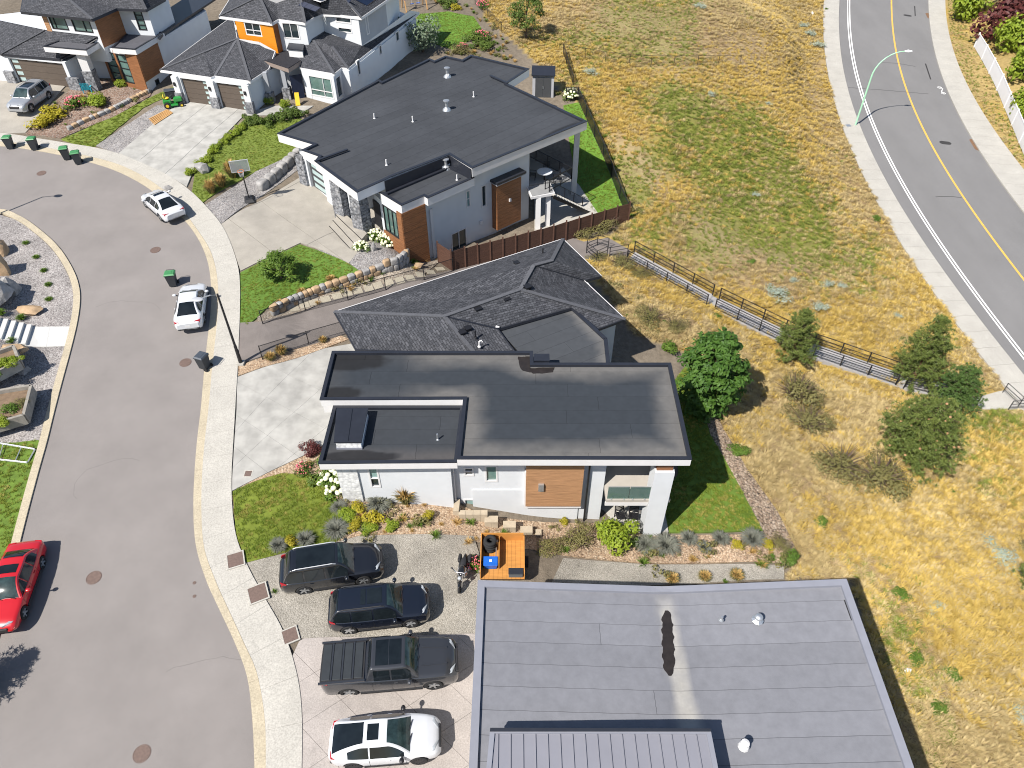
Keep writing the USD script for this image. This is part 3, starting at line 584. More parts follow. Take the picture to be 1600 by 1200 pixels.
        s.membrane(inner.buffer(.002), z - ph, tint, rolls)
        return inner
    def membrane(s, poly, z, tint, rolls, zf=None, size=.45, parent=None, lap=9.0):
        (ang, step, offs) = rolls or (0, 1.0, 0)
        d = np.array([math.cos(ang), math.sin(ang)]); nn = np.array([-d[1], d[0]])
        cs = np.array(poly.exterior.coords) if poly.geom_type == 'Polygon' else np.vstack([g.exterior.coords for g in poly.geoms])
        lo, hi = (cs @ nn).min(), (cs @ nn).max(); k0 = math.floor((lo - offs) / step)
        under = sheet_mesh(poly, -.012 + z - (.02 if zf else 0), .08, .3 if zf else 1.0, zf or (lambda x, y: np.zeros(len(x))))
        base = obj('roof_deck', under, membrane_m, parent or s.x, tint=np.full((len(under[0]), 3), .015))
        roof = Polygon(poly) if False else poly
        for k in range(k0, int((hi - offs) / step) + 1):
            lo_, hi_ = offs + k * step + .006, offs + (k + 1) * step - .006
            st = Polygon([d * -99 + nn * lo_, d * 99 + nn * lo_, d * 99 + nn * hi_, d * -99 + nn * hi_]).intersection(poly)
            # lap joints across the roll
            cuts_ = [np.array([d * c + nn * (lo_ - 1), d * c + nn * (hi_ + 1)]) for c in (RNG.uniform(-3, 3) + np.arange(-30, 40, lap) + lap / 3 * (k % 3))]
            for g in cut(st, cuts_, .012):
                if g.area < .05: continue
                v, f = sheet_mesh(g, z, .01, size, zf or (lambda x, y: np.zeros(len(x))))
                c = np.array([tint(v[:, 0], v[:, 1])]).reshape(len(v), 3) * RNG.uniform(.95, 1.05)
                obj('membrane_roll', (v, f), membrane_m, base, tint=c)
        return base
    def hip(s, verts, faces, material, fascia=.18, fm=None, ridges=(), name='roof', dark=()):
        """verts: world points; faces: tuples whose first two points lie on the eave"""
        V = np.array(verts, float); vs, fs, uv, n = [], [], [], 0; rim = MB(); rim2 = MB(); edges = {}
        top = None
        for fc in faces:
            p = V[list(fc)]; nr = sum(np.cross(p[i] - p[0], p[i + 1] - p[0]) for i in range(1, len(p) - 1))
            if nr[2] < 0: p = p[::-1]; nr = -nr; e = p[-2] - p[-1]
            else: e = p[1] - p[0]
            nr /= np.linalg.norm(nr); e = np.array(e) - nr * (e @ nr); e /= np.linalg.norm(e); u2 = np.cross(nr, e)
            loc = np.c_[p @ e, p @ u2]; pl = Polygon(loc)
            tv, tf = trimesh.creation.triangulate_polygon(shapely.geometry.polygon.orient(pl), engine='earcut')
            w0 = (p @ nr).mean(); q = np.outer(tv[:, 0], e) + np.outer(tv[:, 1], u2) + nr * w0
            # keep the given corners exact
            for i in range(len(q)):
                j = np.argmin(np.linalg.norm(p - q[i], axis=1))
                if np.linalg.norm(p[j] - q[i]) < .5: q[i] = p[j]
            vs.append(q); uv.append(tv - tv.min(0)); fs.append(tf + n); n += len(q)
            k = len(fc)
            for i in range(k):
                ed = tuple(sorted((fc[i], fc[(i + 1) % k]))); edges[ed] = edges.get(ed, 0) + 1
        r = obj(name, (np.vstack(vs), np.vstack(fs)), material, s.x, uv=np.vstack(uv))
        und = obj('soffit', (np.vstack(vs) - [0, 0, fascia], np.vstack(fs)[:, ::-1]), fm or white_trim, s.x)
        for (i, j), c in edges.items():
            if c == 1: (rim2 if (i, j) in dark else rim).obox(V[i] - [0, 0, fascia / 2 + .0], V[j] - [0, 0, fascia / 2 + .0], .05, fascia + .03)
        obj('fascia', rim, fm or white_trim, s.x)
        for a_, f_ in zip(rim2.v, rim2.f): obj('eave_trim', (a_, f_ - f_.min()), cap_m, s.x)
        for i, j in ridges:
            m = MB().obox(V[i] + [0, 0, .015], V[j] + [0, 0, .015], .24, .05); obj('ridge_cap', m, ridge_m, r)
        return r
def pipe_vent(loc, h, r, material, label, cowl=False, name='roof_vent'):
    t = thing(name, label, 'roof vent', loc)
    m = MB().tube([(0, 0, -.03), (0, 0, h)], r, 10); obj('pipe', m, material, t)
    if cowl:
        obj('cowl', MB().tube([(0, 0, h), (0, 0, h + .06), (0, 0, h + .10)], [r * 2.2, r * 2.2, r * .8], 12), material, t)
        obj('flashing', MB().tube([(0, 0, -.02), (0, 0, .10), (0, 0, .25)], [r * 3, r * 2.6, r * 1.1], 12), material, t)
    else: obj('flashing', MB().tube([(0, 0, -.02), (0, 0, .06)], [r * 2.2, r * 1.2], 10), material, t)
    return t
def down_to(p, z): return np.array([p[0], p[1], z])

# ================================================== the flat roofed house in the middle
H = House('flat_roof_house', 'white house in the middle with two stepped black flat roofs and a cedar panel')
up = [(-10.11, 31.25), (1.16, 31.25), (1.16, 30.26), (8.77, 30.26), (8.70, 23.31), (-2.67, 23.33), (-2.54, 27.45), (-10.07, 27.40)]
lo = [(-9.43, 27.38), (-9.47, 23.42), (-2.70, 23.50), (-2.57, 27.38)]
Pup, Plo = Polygon(up), Polygon(lo)
def tint_main(x, y):
    d = shapely.distance(Pup.exterior, shapely.points(x, y)); p = np.c_[x, y, 0 * x]
    n = meshkit.fbm(p * .6, 4, 21); n2 = meshkit.fbm(p * 1.6, 3, 22)
    base = np.array([.030, .035, .042]); c = np.repeat(base[None], len(x), 0)
    edge = np.clip(1.25 - d / (.8 + .9 * n), 0, 1) * np.clip((x + 6.5) / 3, .12, 1) * (.55 + .9 * n2)
    c = c + (np.array([.135, .128, .12]) - c) * np.clip(edge, 0, .75)[:, None]
    wet = np.exp(-(((x - .9) / .75) ** 2 + ((y - 30.25) / .42) ** 2)) + np.exp(-(((x - 1.7) / .9) ** 2 + ((y - 29.75) / .28) ** 2)) + .9 * np.exp(-(((x + 8.9) / 2.3) ** 2 + ((y - 30.6) / .9) ** 2)) + .9 * np.exp(-(((x + 9.1) / 1.3) ** 2 + ((y - 28.0) / .6) ** 2))
    w = np.clip((wet * (.6 + .8 * n2) - .33) * 5, 0, 1) * (x < -5)
    return c + (np.array([.012, .012, .013]) - c) * (w * .85)[:, None]
def tint_low(x, y):
    p = np.c_[x, y, 0 * x]; n2 = meshkit.fbm(p * 1.6, 3, 23)
    c = np.repeat(np.array([[.036, .040, .046]]), len(x), 0)
    e = np.clip(1.1 - (y - 23.6) / 1.0, 0, 1) * (.5 + .6 * n2)
    wet = np.exp(-(((x + 7.6) / 2.6) ** 2 + ((y - 23.95) / .55) ** 2)); w = np.clip((wet - .45 + .3 * (n2 - .5)) * 7, 0, 1)
    c = c + (np.array([.10, .09, .085]) - c) * (np.clip(e, 0, .5) * (1 - w))[:, None]
    return c + (np.array([.016, .015, .016]) - c) * (w * .8)[:, None]
H.flat_roof(up, 3.3, .52, .17, .17, tint_main, (0, .98, .31))
H.flat_roof(lo, 2.85, .50, .16, .17, tint_low, (0, .98, .31))
for nm, a, b in (('parapet', (-10.0, 27.46), (-2.55, 27.51)),):
    obj(nm, MB().prism(LineString([a, b]).buffer(.06, cap_style=2), 2.3, 2.77), white_trim, H.x)
wa, wb = (-8.9, 24.10), (-3.12, 24.10); ua, ub = (-3.12, 24.50), (4.86, 24.50)
H.window(wa, wb, ((574, 731), (595, 761)), blind_glass, trans=(.45,), lower=dark_glass)
H.window(ua, ub, ((725, 731), (740, 743)), dark_glass, trans=(.5,))
H.window(ua, ub, ((758, 728), (777, 752)), green_glass)
H.window(ua, ub, ((725, 780), (745, 801)), blind_glass, trans=(.5,), lower=dark_glass)
ea, eb = (4.86, 24.6), (4.86, 29.6)
H.walls([([wa, wb, (-3.12, 27.9), (-8.9, 27.9)], -2.6, 2.38), ([(-3.12, 27.7), ua, ub, (4.86, 29.7), (-3.0, 29.7)], -4.6, 2.38), ([(-9.3, 27.85), (-2.4, 27.85), (-2.4, 24.5), ub, (4.86, 29.7), (.6, 29.7), (.6, 30.7), (-9.3, 30.7)], -4.6, 2.80)], stucco)
# base course standing slightly proud, downspout, stone corner
H.panel(ua, ub, (1.0, 6.72, -4.2, -.55), stucco, 'plinth', .07)
H.boards(wa, wb, (-.02, 1.02, -1.8, 2.34), stone_light, .09, .20, 'stone_course')
g = H.panel(ua, ub, ((820, 731), (907, 787)), white_trim, 'panel_frame', .30, label='white framed box behind the cedar boards')
R = H.rect(ua, ub, (822, 729), (906, 783)); H.boards(ua, ub, (R[0], R[1], R[2] + .05, 2.78), tan_wood, .40, .125, 'cedar_board', g)
R = H.rect(ua, ub, (841, 746), (849, 756)); H.panel(ua, ub, R, galv, 'wall_lamp', .52)
obj('downspout', MB().tube([(3.98, 24.36, 2.8), (3.98, 24.36, -3.2)], .05, 8), black_metal, H.x)
obj('downspout', MB().tube([(-3.02, 24.3, 2.3), (-3.02, 24.3, -1.5)], .04, 8), white_trim, H.x)
# deck, column, glass
obj('deck', MB().prism([(4.9, 23.62), (8.25, 23.62), (8.25, 29.6), (4.9, 29.6)], -.55, -.30), mat('deck_surface', (.36, .33, .29), .8, .08, 1), H.x)
obj('deck_beam', MB().box((6.0, 23.66, -.69), (2.25, .1, .26)), white_trim, H.x); obj('deck_beam', MB().box((8.2, 26.7, -.69), (.1, 5.8, .26)), white_trim, H.x)
obj('column', MB().prism([(7.14, 23.50), (8.12, 23.50), (8.12, 24.5), (7.14, 24.5)], -4.2, 2.0), stucco, H.x)
obj('column', MB().prism([(7.5, 28.9), (8.1, 28.9), (8.1, 29.5), (7.5, 29.5)], -4.2, 2.79), stucco, H.x)
cc = obj('column_cap', MB().box((7.63, 24.06, 2.4), (.74, .74, .78)), brown_wood, H.x)
for k in range(5): obj('cap_board', MB().box((7.63, 24.06, 2.07 + .155 * k), (.80, .80, .135)), brown_wood, cc)
for (x0, y0, x1, y1) in ((4.95, 23.66, 6.05, 23.66), (6.08, 23.66, 7.12, 23.66), (8.2, 23.9, 8.2, 26.2), (8.2, 26.23, 8.2, 28.8)):
    obj('glass_panel', MB().obox((x0, y0, .20), (x1, y1, .20), .014, .95, (0, 0, 1)), clear_glass, H.x)
    for q_ in (.2, .8): obj('glass_clip', MB().box((x0 * (1 - q_) + x1 * q_, y0 * (1 - q_) + y1 * q_ - .02, -.33), (.06, .06, .12)), alu, H.x)
    obj('top_rail', MB().obox((x0, y0, .70), (x1, y1, .70), .035, .035), alu, H.x)
for k, (y0, y1) in enumerate(((25.2, 26.8), (26.9, 28.5))): obj('glass_door', MB().box((4.885, (y0 + y1) / 2, .85), (.05, y1 - y0, 2.2)), dark_glass, H.x)
gd = MB().box((4.885, 26.6, -2.25), (.05, 3.2, 2.1)); obj('glass_door', gd, dark_glass, H.x)
obj('patio', MB().prism([(4.86, 23.7), (8.6, 23.7), (8.6, 29.6), (4.86, 29.6)], -4.0, -3.28), concrete, H.x)
# rain cap chimney box on the lower roof
Q = [at(*p, 3.25)[:2] for p in ((524, 690), (563, 690), (573, 640), (528, 640))]
obj('chimney', MB().prism(Q, 2.6, 3.22), stone_light, H.x); ch = Polygon(Q).buffer(.07, join_style=2)
obj('chimney_cap', MB().prism(ch, 3.22, 3.29), cap_m, H.x); c0 = np.array(Q)
obj('cap_seam', MB().obox([*((c0[0] + c0[1]) / 2), 3.30], [*((c0[2] + c0[3]) / 2), 3.30], .03, .04), cap_m, H.x)
obj('chimney_flashing', MB().prism(Polygon(Q).buffer(.03, join_style=2), 2.62, 2.80), grey_cap, H.x)
pipe_vent(at(684, 687, 2.68), .42, .045, galv, 'small white pipe on the lower flat roof, left of the parapet step')
pipe_vent(at(673, 633, 2.68), .38, .05, black_metal, 'black pipe at the foot of the white fascia on the lower flat roof')
bx_ = thing('roof_hatch', 'small dark box behind the notch of the upper flat roof', 'roof box', at(838, 566, 3.2)); obj('box', MB().box((.3, .25, -.2), (.8, .5, .6)), cap_m, bx_); obj('lid', MB().box((.3, .25, .13), (.88, .58, .05)), cap_m, bx_)
# concrete block steps and window well
ww = thing('window_well', 'tan concrete block surround of the basement window', 'window well', (0, 0, 0))
Qw = [A(*p)[:2] for p in ((710, 800), (749, 808), (753, 797))]
def blocks_row(t, p, q, z0, z1, n, th=.3):
    for k in range(n):
        a_, b_ = np.array(p) + (np.array(q) - p) * (k / n), np.array(p) + (np.array(q) - p) * ((k + 1) / n); d = (b_ - a_) / np.linalg.norm(b_ - a_) * .006
        obj('block', MB().prism(LineString([a_ + d, b_ - d]).buffer(th / 2, cap_style=2), z0, z1 + RNG.uniform(-.01, .01)), conc_block, t)
blocks_row(ww, (-2.95, 24.42), (-2.98, 23.62), -2.6, -1.30, 2); blocks_row(ww, (-2.84, 23.62), (-1.3, 23.62), -2.6, -1.42, 4)
for k, (p0, p1, zt) in enumerate((((757, 812), (778, 812), -1.72), ((786, 820), (806, 820), -2.05), ((813, 828), (832, 828), -2.45), ((836, 833), (846, 833), -2.75))):
    t = thing('retaining_step', ['highest tan concrete step block, beside the window well', 'second highest tan concrete step block', 'third tan concrete step block down, below the cedar panel', 'lowest and smallest tan concrete step block'][k], 'step block', group='stepped retaining blocks')
    a_, b_ = at(*p0, zt)[:2], at(*p1, zt)[:2]; blocks_row(t, a_, b_, zt - 1.0, zt, 2, .34)
    obj('cap_stone', MB().prism(LineString([a_, b_]).buffer(.21, cap_style=2), zt, zt + .06), conc_block, t)

# ================================================== grey roofed house at the bottom
B = House('grey_roof_house', 'house at the bottom with a wide grey membrane butterfly roof')
XV = 6.45; zv = lambda x: 2.48 + .50 * np.sqrt((x - XV) ** 2 + .12) / 7.8
def slope_roof(poly, z_off, th):
    v, f = sheet_mesh(poly, z_off, th, .7, lambda x, y: zv(x)); return v, f
rb = Polygon([(-1.43, 16.83), (XV, 16.83), (14.18, 16.90), (13.98, 2.5), (-1.55, 2.5)])
def tint_bot(x, y):
    p = np.c_[x, y, 0 * x]; n = meshkit.fbm(p * .9, 4, 31); n2 = meshkit.fbm(p * 3, 3, 32)
    c = np.repeat(np.array([[.165, .167, .183]]), len(x), 0) * (.94 + .12 * meshkit.fbm(p * .25, 3, 33))[:, None]
    d = np.abs(x - XV - .03 * (16 - y)); w = .30 + .25 * n + np.clip(14.6 - y, 0, 6) * .02
    sil = np.clip(1.15 - (d / w) ** 2, 0, 1) * np.clip((16.6 - y) * 1.2, 0, 1) * (.5 + .5 * n2)
    halo = np.exp(-(d / .9) ** 2) * .35
    c = c * (1 - halo[:, None] * .3); c = c + (np.array([.33, .315, .285]) - c) * np.clip(sil, 0, .9)[:, None]
    return c
inner_b = rb.buffer(-.28, join_style=2)
B.membrane(inner_b, -.14, tint_bot, (0, .905, .62), zf=lambda x, y: zv(x), size=.25, lap=34.0)
obj('roof_edge', slope_roof(rb.buffer(.02).difference(inner_b), 0, .16), grey_cap, B.x)
obj('fascia', slope_roof(rb.buffer(-.02, join_style=2).difference(rb.buffer(-.16, join_style=2)), -.162, .34), grey_cap, B.x)
obj('soffit', slope_roof(rb.buffer(-.165, join_style=2), -.45, .03), wall_grey, B.x)
def puddle(house, pts, z, seed, zf=None, label=None, amp=.3):
    q = (pts if hasattr(pts, 'geom_type') else Polygon(pts).buffer(.12).buffer(-.1)).segmentize(.05); c = np.array(q.exterior.coords); ctr = c.mean(0)
    n = meshkit.fbm(np.c_[c * 3.1, np.full(len(c), seed * 1.7)], 3, seed) - .5
    d = c - ctr; d /= np.linalg.norm(d, axis=1)[:, None]; q = Polygon(c + d * n[:, None] * amp).buffer(0)
    sheet_ = sheet_mesh(q, z, .003, .3, zf or (lambda x, y: np.zeros(len(x)))); obj('water_stain', sheet_, mat('wet_silt', (.020, .016, .014), .45, .3, 4), house.x, label=label)
wr_ = [.05, .14, .19, .22, .25, .22, .27, .24, .28, .26, .25, .29, .26, .27, .30, .27, .29, .26, .28, .30, .28, .26, .27, .24, .20, .13, .04]; pv, pf_ = [], []
for k, w_ in enumerate(wr_):
    xc_ = XV + .02 - .012 * k + .03 * math.sin(k * 1.3)
    for q_ in np.linspace(-1, 1, 7): x_ = xc_ + q_ * (w_ * .78 + .02); pv.append((x_, 15.78 - k * .108, float(zv(x_)) - .122))
for k in range(len(wr_) - 1):
    for q_ in range(6): a_ = k * 7 + q_; pf_.append([a_ + 7, a_ + 8, a_ + 1, a_])
obj('water_stain', (np.array(pv), pf_), mat('wet_silt', (.020, .016, .014), .45, .3, 4), B.x, label='long dark wet stain in the valley of the grey roof')
puddle(H, [(.35, 30.95), (1.0, 30.95), (1.0, 30.0), (2.4, 30.05), (2.2, 29.7), (1.2, 29.55), (.5, 29.9)], 3.135, 8, None, 'dark wet stain at the notch of the flat roof')
B.walls([([(-.7, 16.1), (13.3, 16.15), (13.1, 3), (-.8, 3)], -6.5, 1.9)], wall_grey)
sb = Polygon([at(*p, 3.75)[:2] for p in ((766, 1138), (1110, 1139), (1122, 1200), (1160, 1400), (752, 1400), (760, 1200))])
obj('upper_storey', MB().prism(sb.buffer(-.12, join_style=2), 2.0, 3.55), wall_dark, B.x)
fl = obj('seam_roof', MB().prism(sb.buffer(-.02, join_style=2), 3.55, 3.70), seam_m, B.x)
obj('roof_edge', MB().prism(sb.difference(sb.buffer(-.17, join_style=2)), 3.70, 3.76), grey_cap, fl)
obj('roof_edge', MB().prism(sb.intersection(sbox(-5, 10.05, 20, 30)).difference(sbox(-5, 0, 20, sb.bounds[3] - .12)), 3.762, 3.80), cap_m, fl)  # shade line behind the block, laid on its far edge as a dark strip
xs_ = np.arange(sb.bounds[0] + .45, sb.bounds[2] - .3, .435)
for x in xs_: obj('standing_seam', MB().box((x, 6.2, 3.725), (.022, (sb.bounds[3] - .2 - 6.2) * 2, .05)), seam_m, fl)
xs_ = np.r_[sb.bounds[0] + .17, xs_, sb.bounds[2] - .17]
pipe_vent(at(1127, 968, 2.75), .22, .05, galv, 'thin small pipe on the grey membrane roof, left of the domed vent')
v = pipe_vent(at(1184, 968, 2.8), .16, .11, galv, 'domed metal roof vent on the grey membrane roof'); obj('dome', MB().blob((0, 0, .2), .17, 1, .02, 2, (1, 1, .7)), galv, v, smooth=True)
v = pipe_vent(at(1162, 1166, 2.75), .25, .07, white_trim, 'white capped vent on the grey membrane roof beside the standing seam block', cowl=True)

# ================================================== hip roofed house in the middle
Hh = House('hip_roof_house', 'house with a dark shingled hip roof between the footpath and the flat roofed house')
ez, rz = 2.0, 3.55
V = [at(522, 487, ez), at(879.5, 373, ez), at(940, 431, ez), at(912.5, 438, ez), at(977, 498.5, ez), at(935, 514, ez), at(893, 481, 2.55), at(694, 494, rz), at(813, 452, rz), at(834, 414.5, rz + .35), at(862, 407, rz + .2),
     at(778, 514, 2.55), at(741, 550, ez + .9), at(520, 487, ez) + [2.3, -5.0, 0], at(805, 550, 2.35), at(741, 560, ez + .9)]
# 0 E1,1 E2,2 E3,3 notch,4 E4,5 E5,6 flat corner,7 R1,8 R2,9 R3,10 R4,11 valley foot,12 lower hip,13 front-left eave
V[13] = V[0] + np.array([1.9, -3.6, 0]); V[12] = at(742, 552, 2.3)
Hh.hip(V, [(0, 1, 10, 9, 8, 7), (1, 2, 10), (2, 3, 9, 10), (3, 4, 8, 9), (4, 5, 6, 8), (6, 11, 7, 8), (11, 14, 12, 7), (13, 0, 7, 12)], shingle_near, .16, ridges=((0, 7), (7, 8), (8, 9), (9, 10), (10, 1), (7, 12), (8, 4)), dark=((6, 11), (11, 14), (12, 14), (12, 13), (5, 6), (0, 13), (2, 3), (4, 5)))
for i_, j_ in ((7, 11), (9, 3)): obj('valley_flashing', MB().obox(V[i_], V[j_] + [0, 0, .02], .10, .05), cap_m, Hh.x)
fp = [at(*p, 2.3)[:2] for p in ((779, 515), (893, 482), (946, 531), (951, 580), (900, 580), (838, 580))]
def tint_flat(x, y):
    d = shapely.distance(LineString([fp[1], fp[2], fp[3]]), shapely.points(x, y)); n = meshkit.fbm(np.c_[x, y, 0 * x] * 1.3, 3, 41)
    c = np.repeat(np.array([[.050, .054, .060]]), len(x), 0)
    return c + (np.array([.13, .125, .12]) - c) * np.clip(1.0 - d / (.3 + 1.1 * n), 0, .8)[:, None]
Hh.membrane(Polygon(fp), 2.3, tint_flat, (math.radians(30), 1.0, .2))
rim = MB()
for a_, b_ in ((1, 2), (2, 3)): rim.obox([*fp[a_], 2.34], [*fp[b_], 2.34], .22, .14)
obj('roof_edge', rim, cap_m, Hh.x); rim = MB()
for a_, b_ in ((1, 2), (2, 3)): rim.obox([*fp[a_], 2.08], [*fp[b_], 2.08], .08, .4)
obj('fascia', rim, white_trim, Hh.x)
c_ = np.mean([V[i] for i in (0, 1, 4)], 0)
Hh.walls([([(V[i] + (c_ - V[i]) * .07)[:2] for i in (13, 0, 1, 4, 5)] + [tuple(fp[2] + np.array([-.6, 0])), tuple(fp[3] + np.array([-.6, 0])), (1.3, 31.9), (-7.5, 31.9)], -5.0, 1.75)], stucco)
for k, (px, py, lb) in enumerate(((848, 395, 'tall black pipe near the top corner of the hip roof'), (743, 524, 'black pipe low on the front slope of the hip roof'))): pipe_vent(at(px, py + 3, 2.7 if k == 0 else 2.75), .5, .05, black_metal, lb)
for k, (px, py, s_, lb) in enumerate(((807, 411, .28, 'black box vent on the far slope, the upper one of the pair'), (807, 427, .28, 'black box vent on the far slope, the lower one of the pair'), (782, 443, .24, 'smallest black box vent, alone on the far slope'), (824, 448, .34, 'black box vent at the knee of the ridge'), (791, 467, .36, 'larger black box vent below the middle of the ridge'), (746, 482, .36, 'larger black box vent below the lower end of the ridge'), (731, 513, .30, 'black box vent left of the valley, upper of two'), (722, 519, .34, 'black box vent left of the valley, lower of two'))):
    p = at(px, py, [2.9, 2.95, 3.1, 3.45, 3.25, 3.3, 2.9, 2.85][k] + .12); t = thing('box_vent', lb, 'roof vent', p, 30, 'black box vents on the hip roof')
    obj('base', MB().box((0, 0, -.06), (s_, s_, .2)), black_metal, t); obj('hood', MB().box((0, 0, .06), (s_ * 1.25, s_ * 1.25, .05)), black_metal, t)
t = pipe_vent(at(749, 541, 2.6), .34, .05, white_trim, 'white gooseneck pipe on the front slope of the hip roof'); obj('elbow', MB().tube([(0, 0, .34), (.05, 0, .42), (.14, 0, .42), (.18, 0, .34)], .05, 8), white_trim, t)
t = pipe_vent(at(776, 514, 2.5), .22, .06, white_trim, 'short white drain spout at the foot of the roof valley'); obj('lip', MB().box((.06, -.05, .2), (.2, .1, .06)), white_trim, t)
# ================================================== neighbour with the wide black roof
N = House('black_roof_house', 'white house with a wide black flat roof, stone pillars and cedar bay')
ZN, ZL = 5.1, 4.3
pU = [(433, 208), (490, 225), (471, 234), (498, 243.5), (492, 251.5), (557.5, 300), (599, 281.5), (611, 275.5), (702, 241), (737.5, 262.5), (917.5, 189), (792, 130), (827, 107), (735.6, 85.5), (722.5, 93), (696, 87), (679, 94.5), (671, 91), (597, 127), (592, 124)]
out = [at(*p, ZN)[:2] for p in pU]; PN = Polygon(out)
def tint_n(x, y):
    p = np.c_[x, y, 0 * x]; n = meshkit.fbm(p * .35, 4, 51); c = np.repeat(np.array([[.044, .047, .053]]), len(x), 0) * (.8 + .45 * n)[:, None]
    for (px, py, rx, ry) in ((585, 291, 2.2, .8), (880, 202, 3.0, .7)):
        q = at(px, py, ZN)[:2]; a_ = math.radians(43); dx, dy = x - q[0], y - q[1]; u_, w_ = dx * math.cos(a_) + dy * math.sin(a_), -dx * math.sin(a_) + dy * math.cos(a_)
        w = np.clip((np.exp(-((u_ / rx) ** 2 + (w_ / ry) ** 2)) - .4) * 5, 0, 1); c = c + (np.array([.016, .017, .02]) - c) * (w * .8)[:, None]
    return c
N.flat_roof(out, ZN, .72, .22, .16, tint_n, (math.radians(46), 1.0, .2))
pL = [(593, 300), (627, 320.6), (662.5, 305.6), (668, 309), (741, 277), (705, 243)]
outL = [at(*p, ZL)[:2] for p in pL[:5]] + [at(702, 243, ZN)[:2], at(600, 284, ZN)[:2] + np.array([.1, .0])]
N.flat_roof(outL, ZL, .66, .2, .16, tint_n, (math.radians(46), 1.0, .2))
# raised edge on the roof
for a_, b_ in (((492, 252), (543, 233.5)), ((766, 118), (793, 130))): obj('parapet', MB().obox(at(*a_, ZN + .02), at(*b_, ZN + .02), .2, .1), cap_m, N.x)
g0 = lambda p: A(*p)[:2]
fA, fB = g0((478, 285)), g0((556, 352))           # garage front
bay = [at(594, 313, 3.62)[:2], at(627, 334.5, 3.62)[:2], at(664, 319, 3.62)[:2]]
dirS = np.array([.749, .663]); nS = np.array([.663, -.749])
eS = at(737.5, 262.5, ZN)[:2] - nS * .75
wS0 = eS + dirS * ((bay[2] - eS) @ dirS - .02); wS1 = eS + dirS * onwall(827, 262, eS, eS + dirS)[0]
bay = bay + [wS0 - nS * .3, bay[0] - nS * 1.2 + dirS * .2]
Lw = np.linalg.norm(wS1 - wS0)
# garage doors
def garage(hs, a, b, rect, mat_, npan=4, lite=None, lite_cols=(.62, .94), glass=None):
    s0, s1, z0, z1 = rect; hs.cuts.append(hs.slab(*hs.frame(a, b), s0, s1, z0 - .3, z1, -.28, .4)); d = None
    for k in range(npan):
        h = (z1 - z0) / npan; p = hs.panel(a, b, (s0 + .01, s1 - .01, z0 + k * h + .008, z0 + (k + 1) * h - .008), mat_, 'garage_door' if d is None else 'door_panel', -.20, d, d0=-.26)
        d = d or p
        if lite: hs.panel(a, b, (s0 + (s1 - s0) * lite_cols[0], s0 + (s1 - s0) * lite_cols[1], z0 + k * h + .12, z0 + (k + 1) * h - .12), glass or frost_glass, 'pane', -.185, d, d0=-.21)
R1 = N.rect(fA, fB, (498, 263), (519, 300)); R2 = N.rect(fA, fB, (512, 280), (537, 322))
L_ = np.linalg.norm(fB - fA); zf_ = 0.95
garage(N, fA, fB, (L_ * .12, L_ * .45, zf_, zf_ + 2.35), grey_door, 4, True, (.15, .9)); garage(N, fA, fB, (L_ * .58, L_ * .93, zf_, zf_ + 2.35), grey_door, 4, True, (.15, .9))
N.window(bay[0], bay[1], (.25, 1.9, 1.3, 3.4), green_glass, dark_frame, mull=(.33, .66))
for rect, k in ((((728, 299), (735, 322)), 0), (((752, 291), (760, 321)), 1)): N.window(wS0, wS1, rect, dark_glass if k else blind_glass, white_trim, trans=() if k else (.5,))
N.window(wS0, wS1, ((705, 366), (730, 393)), dark_glass, white_trim, mull=(.5,))
base = lambda L: [g0(p) for p in L]
back1, back2 = np.array([1.2, 52.2]), np.array([-5.0, 60.0])
deckwall = [np.array([1.9, 51.2]), np.array([-4.8, 63.5])]
N.cuts.append(np.array([[*p, z] for p in (*outL[:5], at(702, 241, ZN)[:2] + nS * .1, at(600, 281, ZN)[:2] + nS * .1) for z in (3.72, 6.0)]))
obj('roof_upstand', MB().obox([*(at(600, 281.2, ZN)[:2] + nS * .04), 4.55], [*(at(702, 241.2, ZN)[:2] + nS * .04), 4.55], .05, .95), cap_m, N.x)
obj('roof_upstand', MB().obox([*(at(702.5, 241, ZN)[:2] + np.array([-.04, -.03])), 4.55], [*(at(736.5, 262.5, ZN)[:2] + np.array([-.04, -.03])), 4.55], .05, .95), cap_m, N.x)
N.walls([([fA, fB, fB + np.array([1.4, 1.6]), bay[4], wS0, wS1, wS1 - nS * 9.5 - dirS * 1.0, np.array([-11.0, 64.5])], -3.5, 4.42), ([*bay], -2.0, 3.66)], stucco)
N.boards(bay[1], bay[2], (.0, np.linalg.norm(bay[2] - bay[1]), -1.3, 3.66), brown_wood, .04, .16, 'cedar_board')
N.boards(bay[0], bay[1], (.0, np.linalg.norm(bay[1] - bay[0]), .0, 1.24), brown_wood, .04, .16, 'cedar_board')
N.boards(bay[0], bay[1], (2.0, np.linalg.norm(bay[1] - bay[0]) + .0, 1.28, 3.66), brown_wood, .04, .16, 'cedar_board')
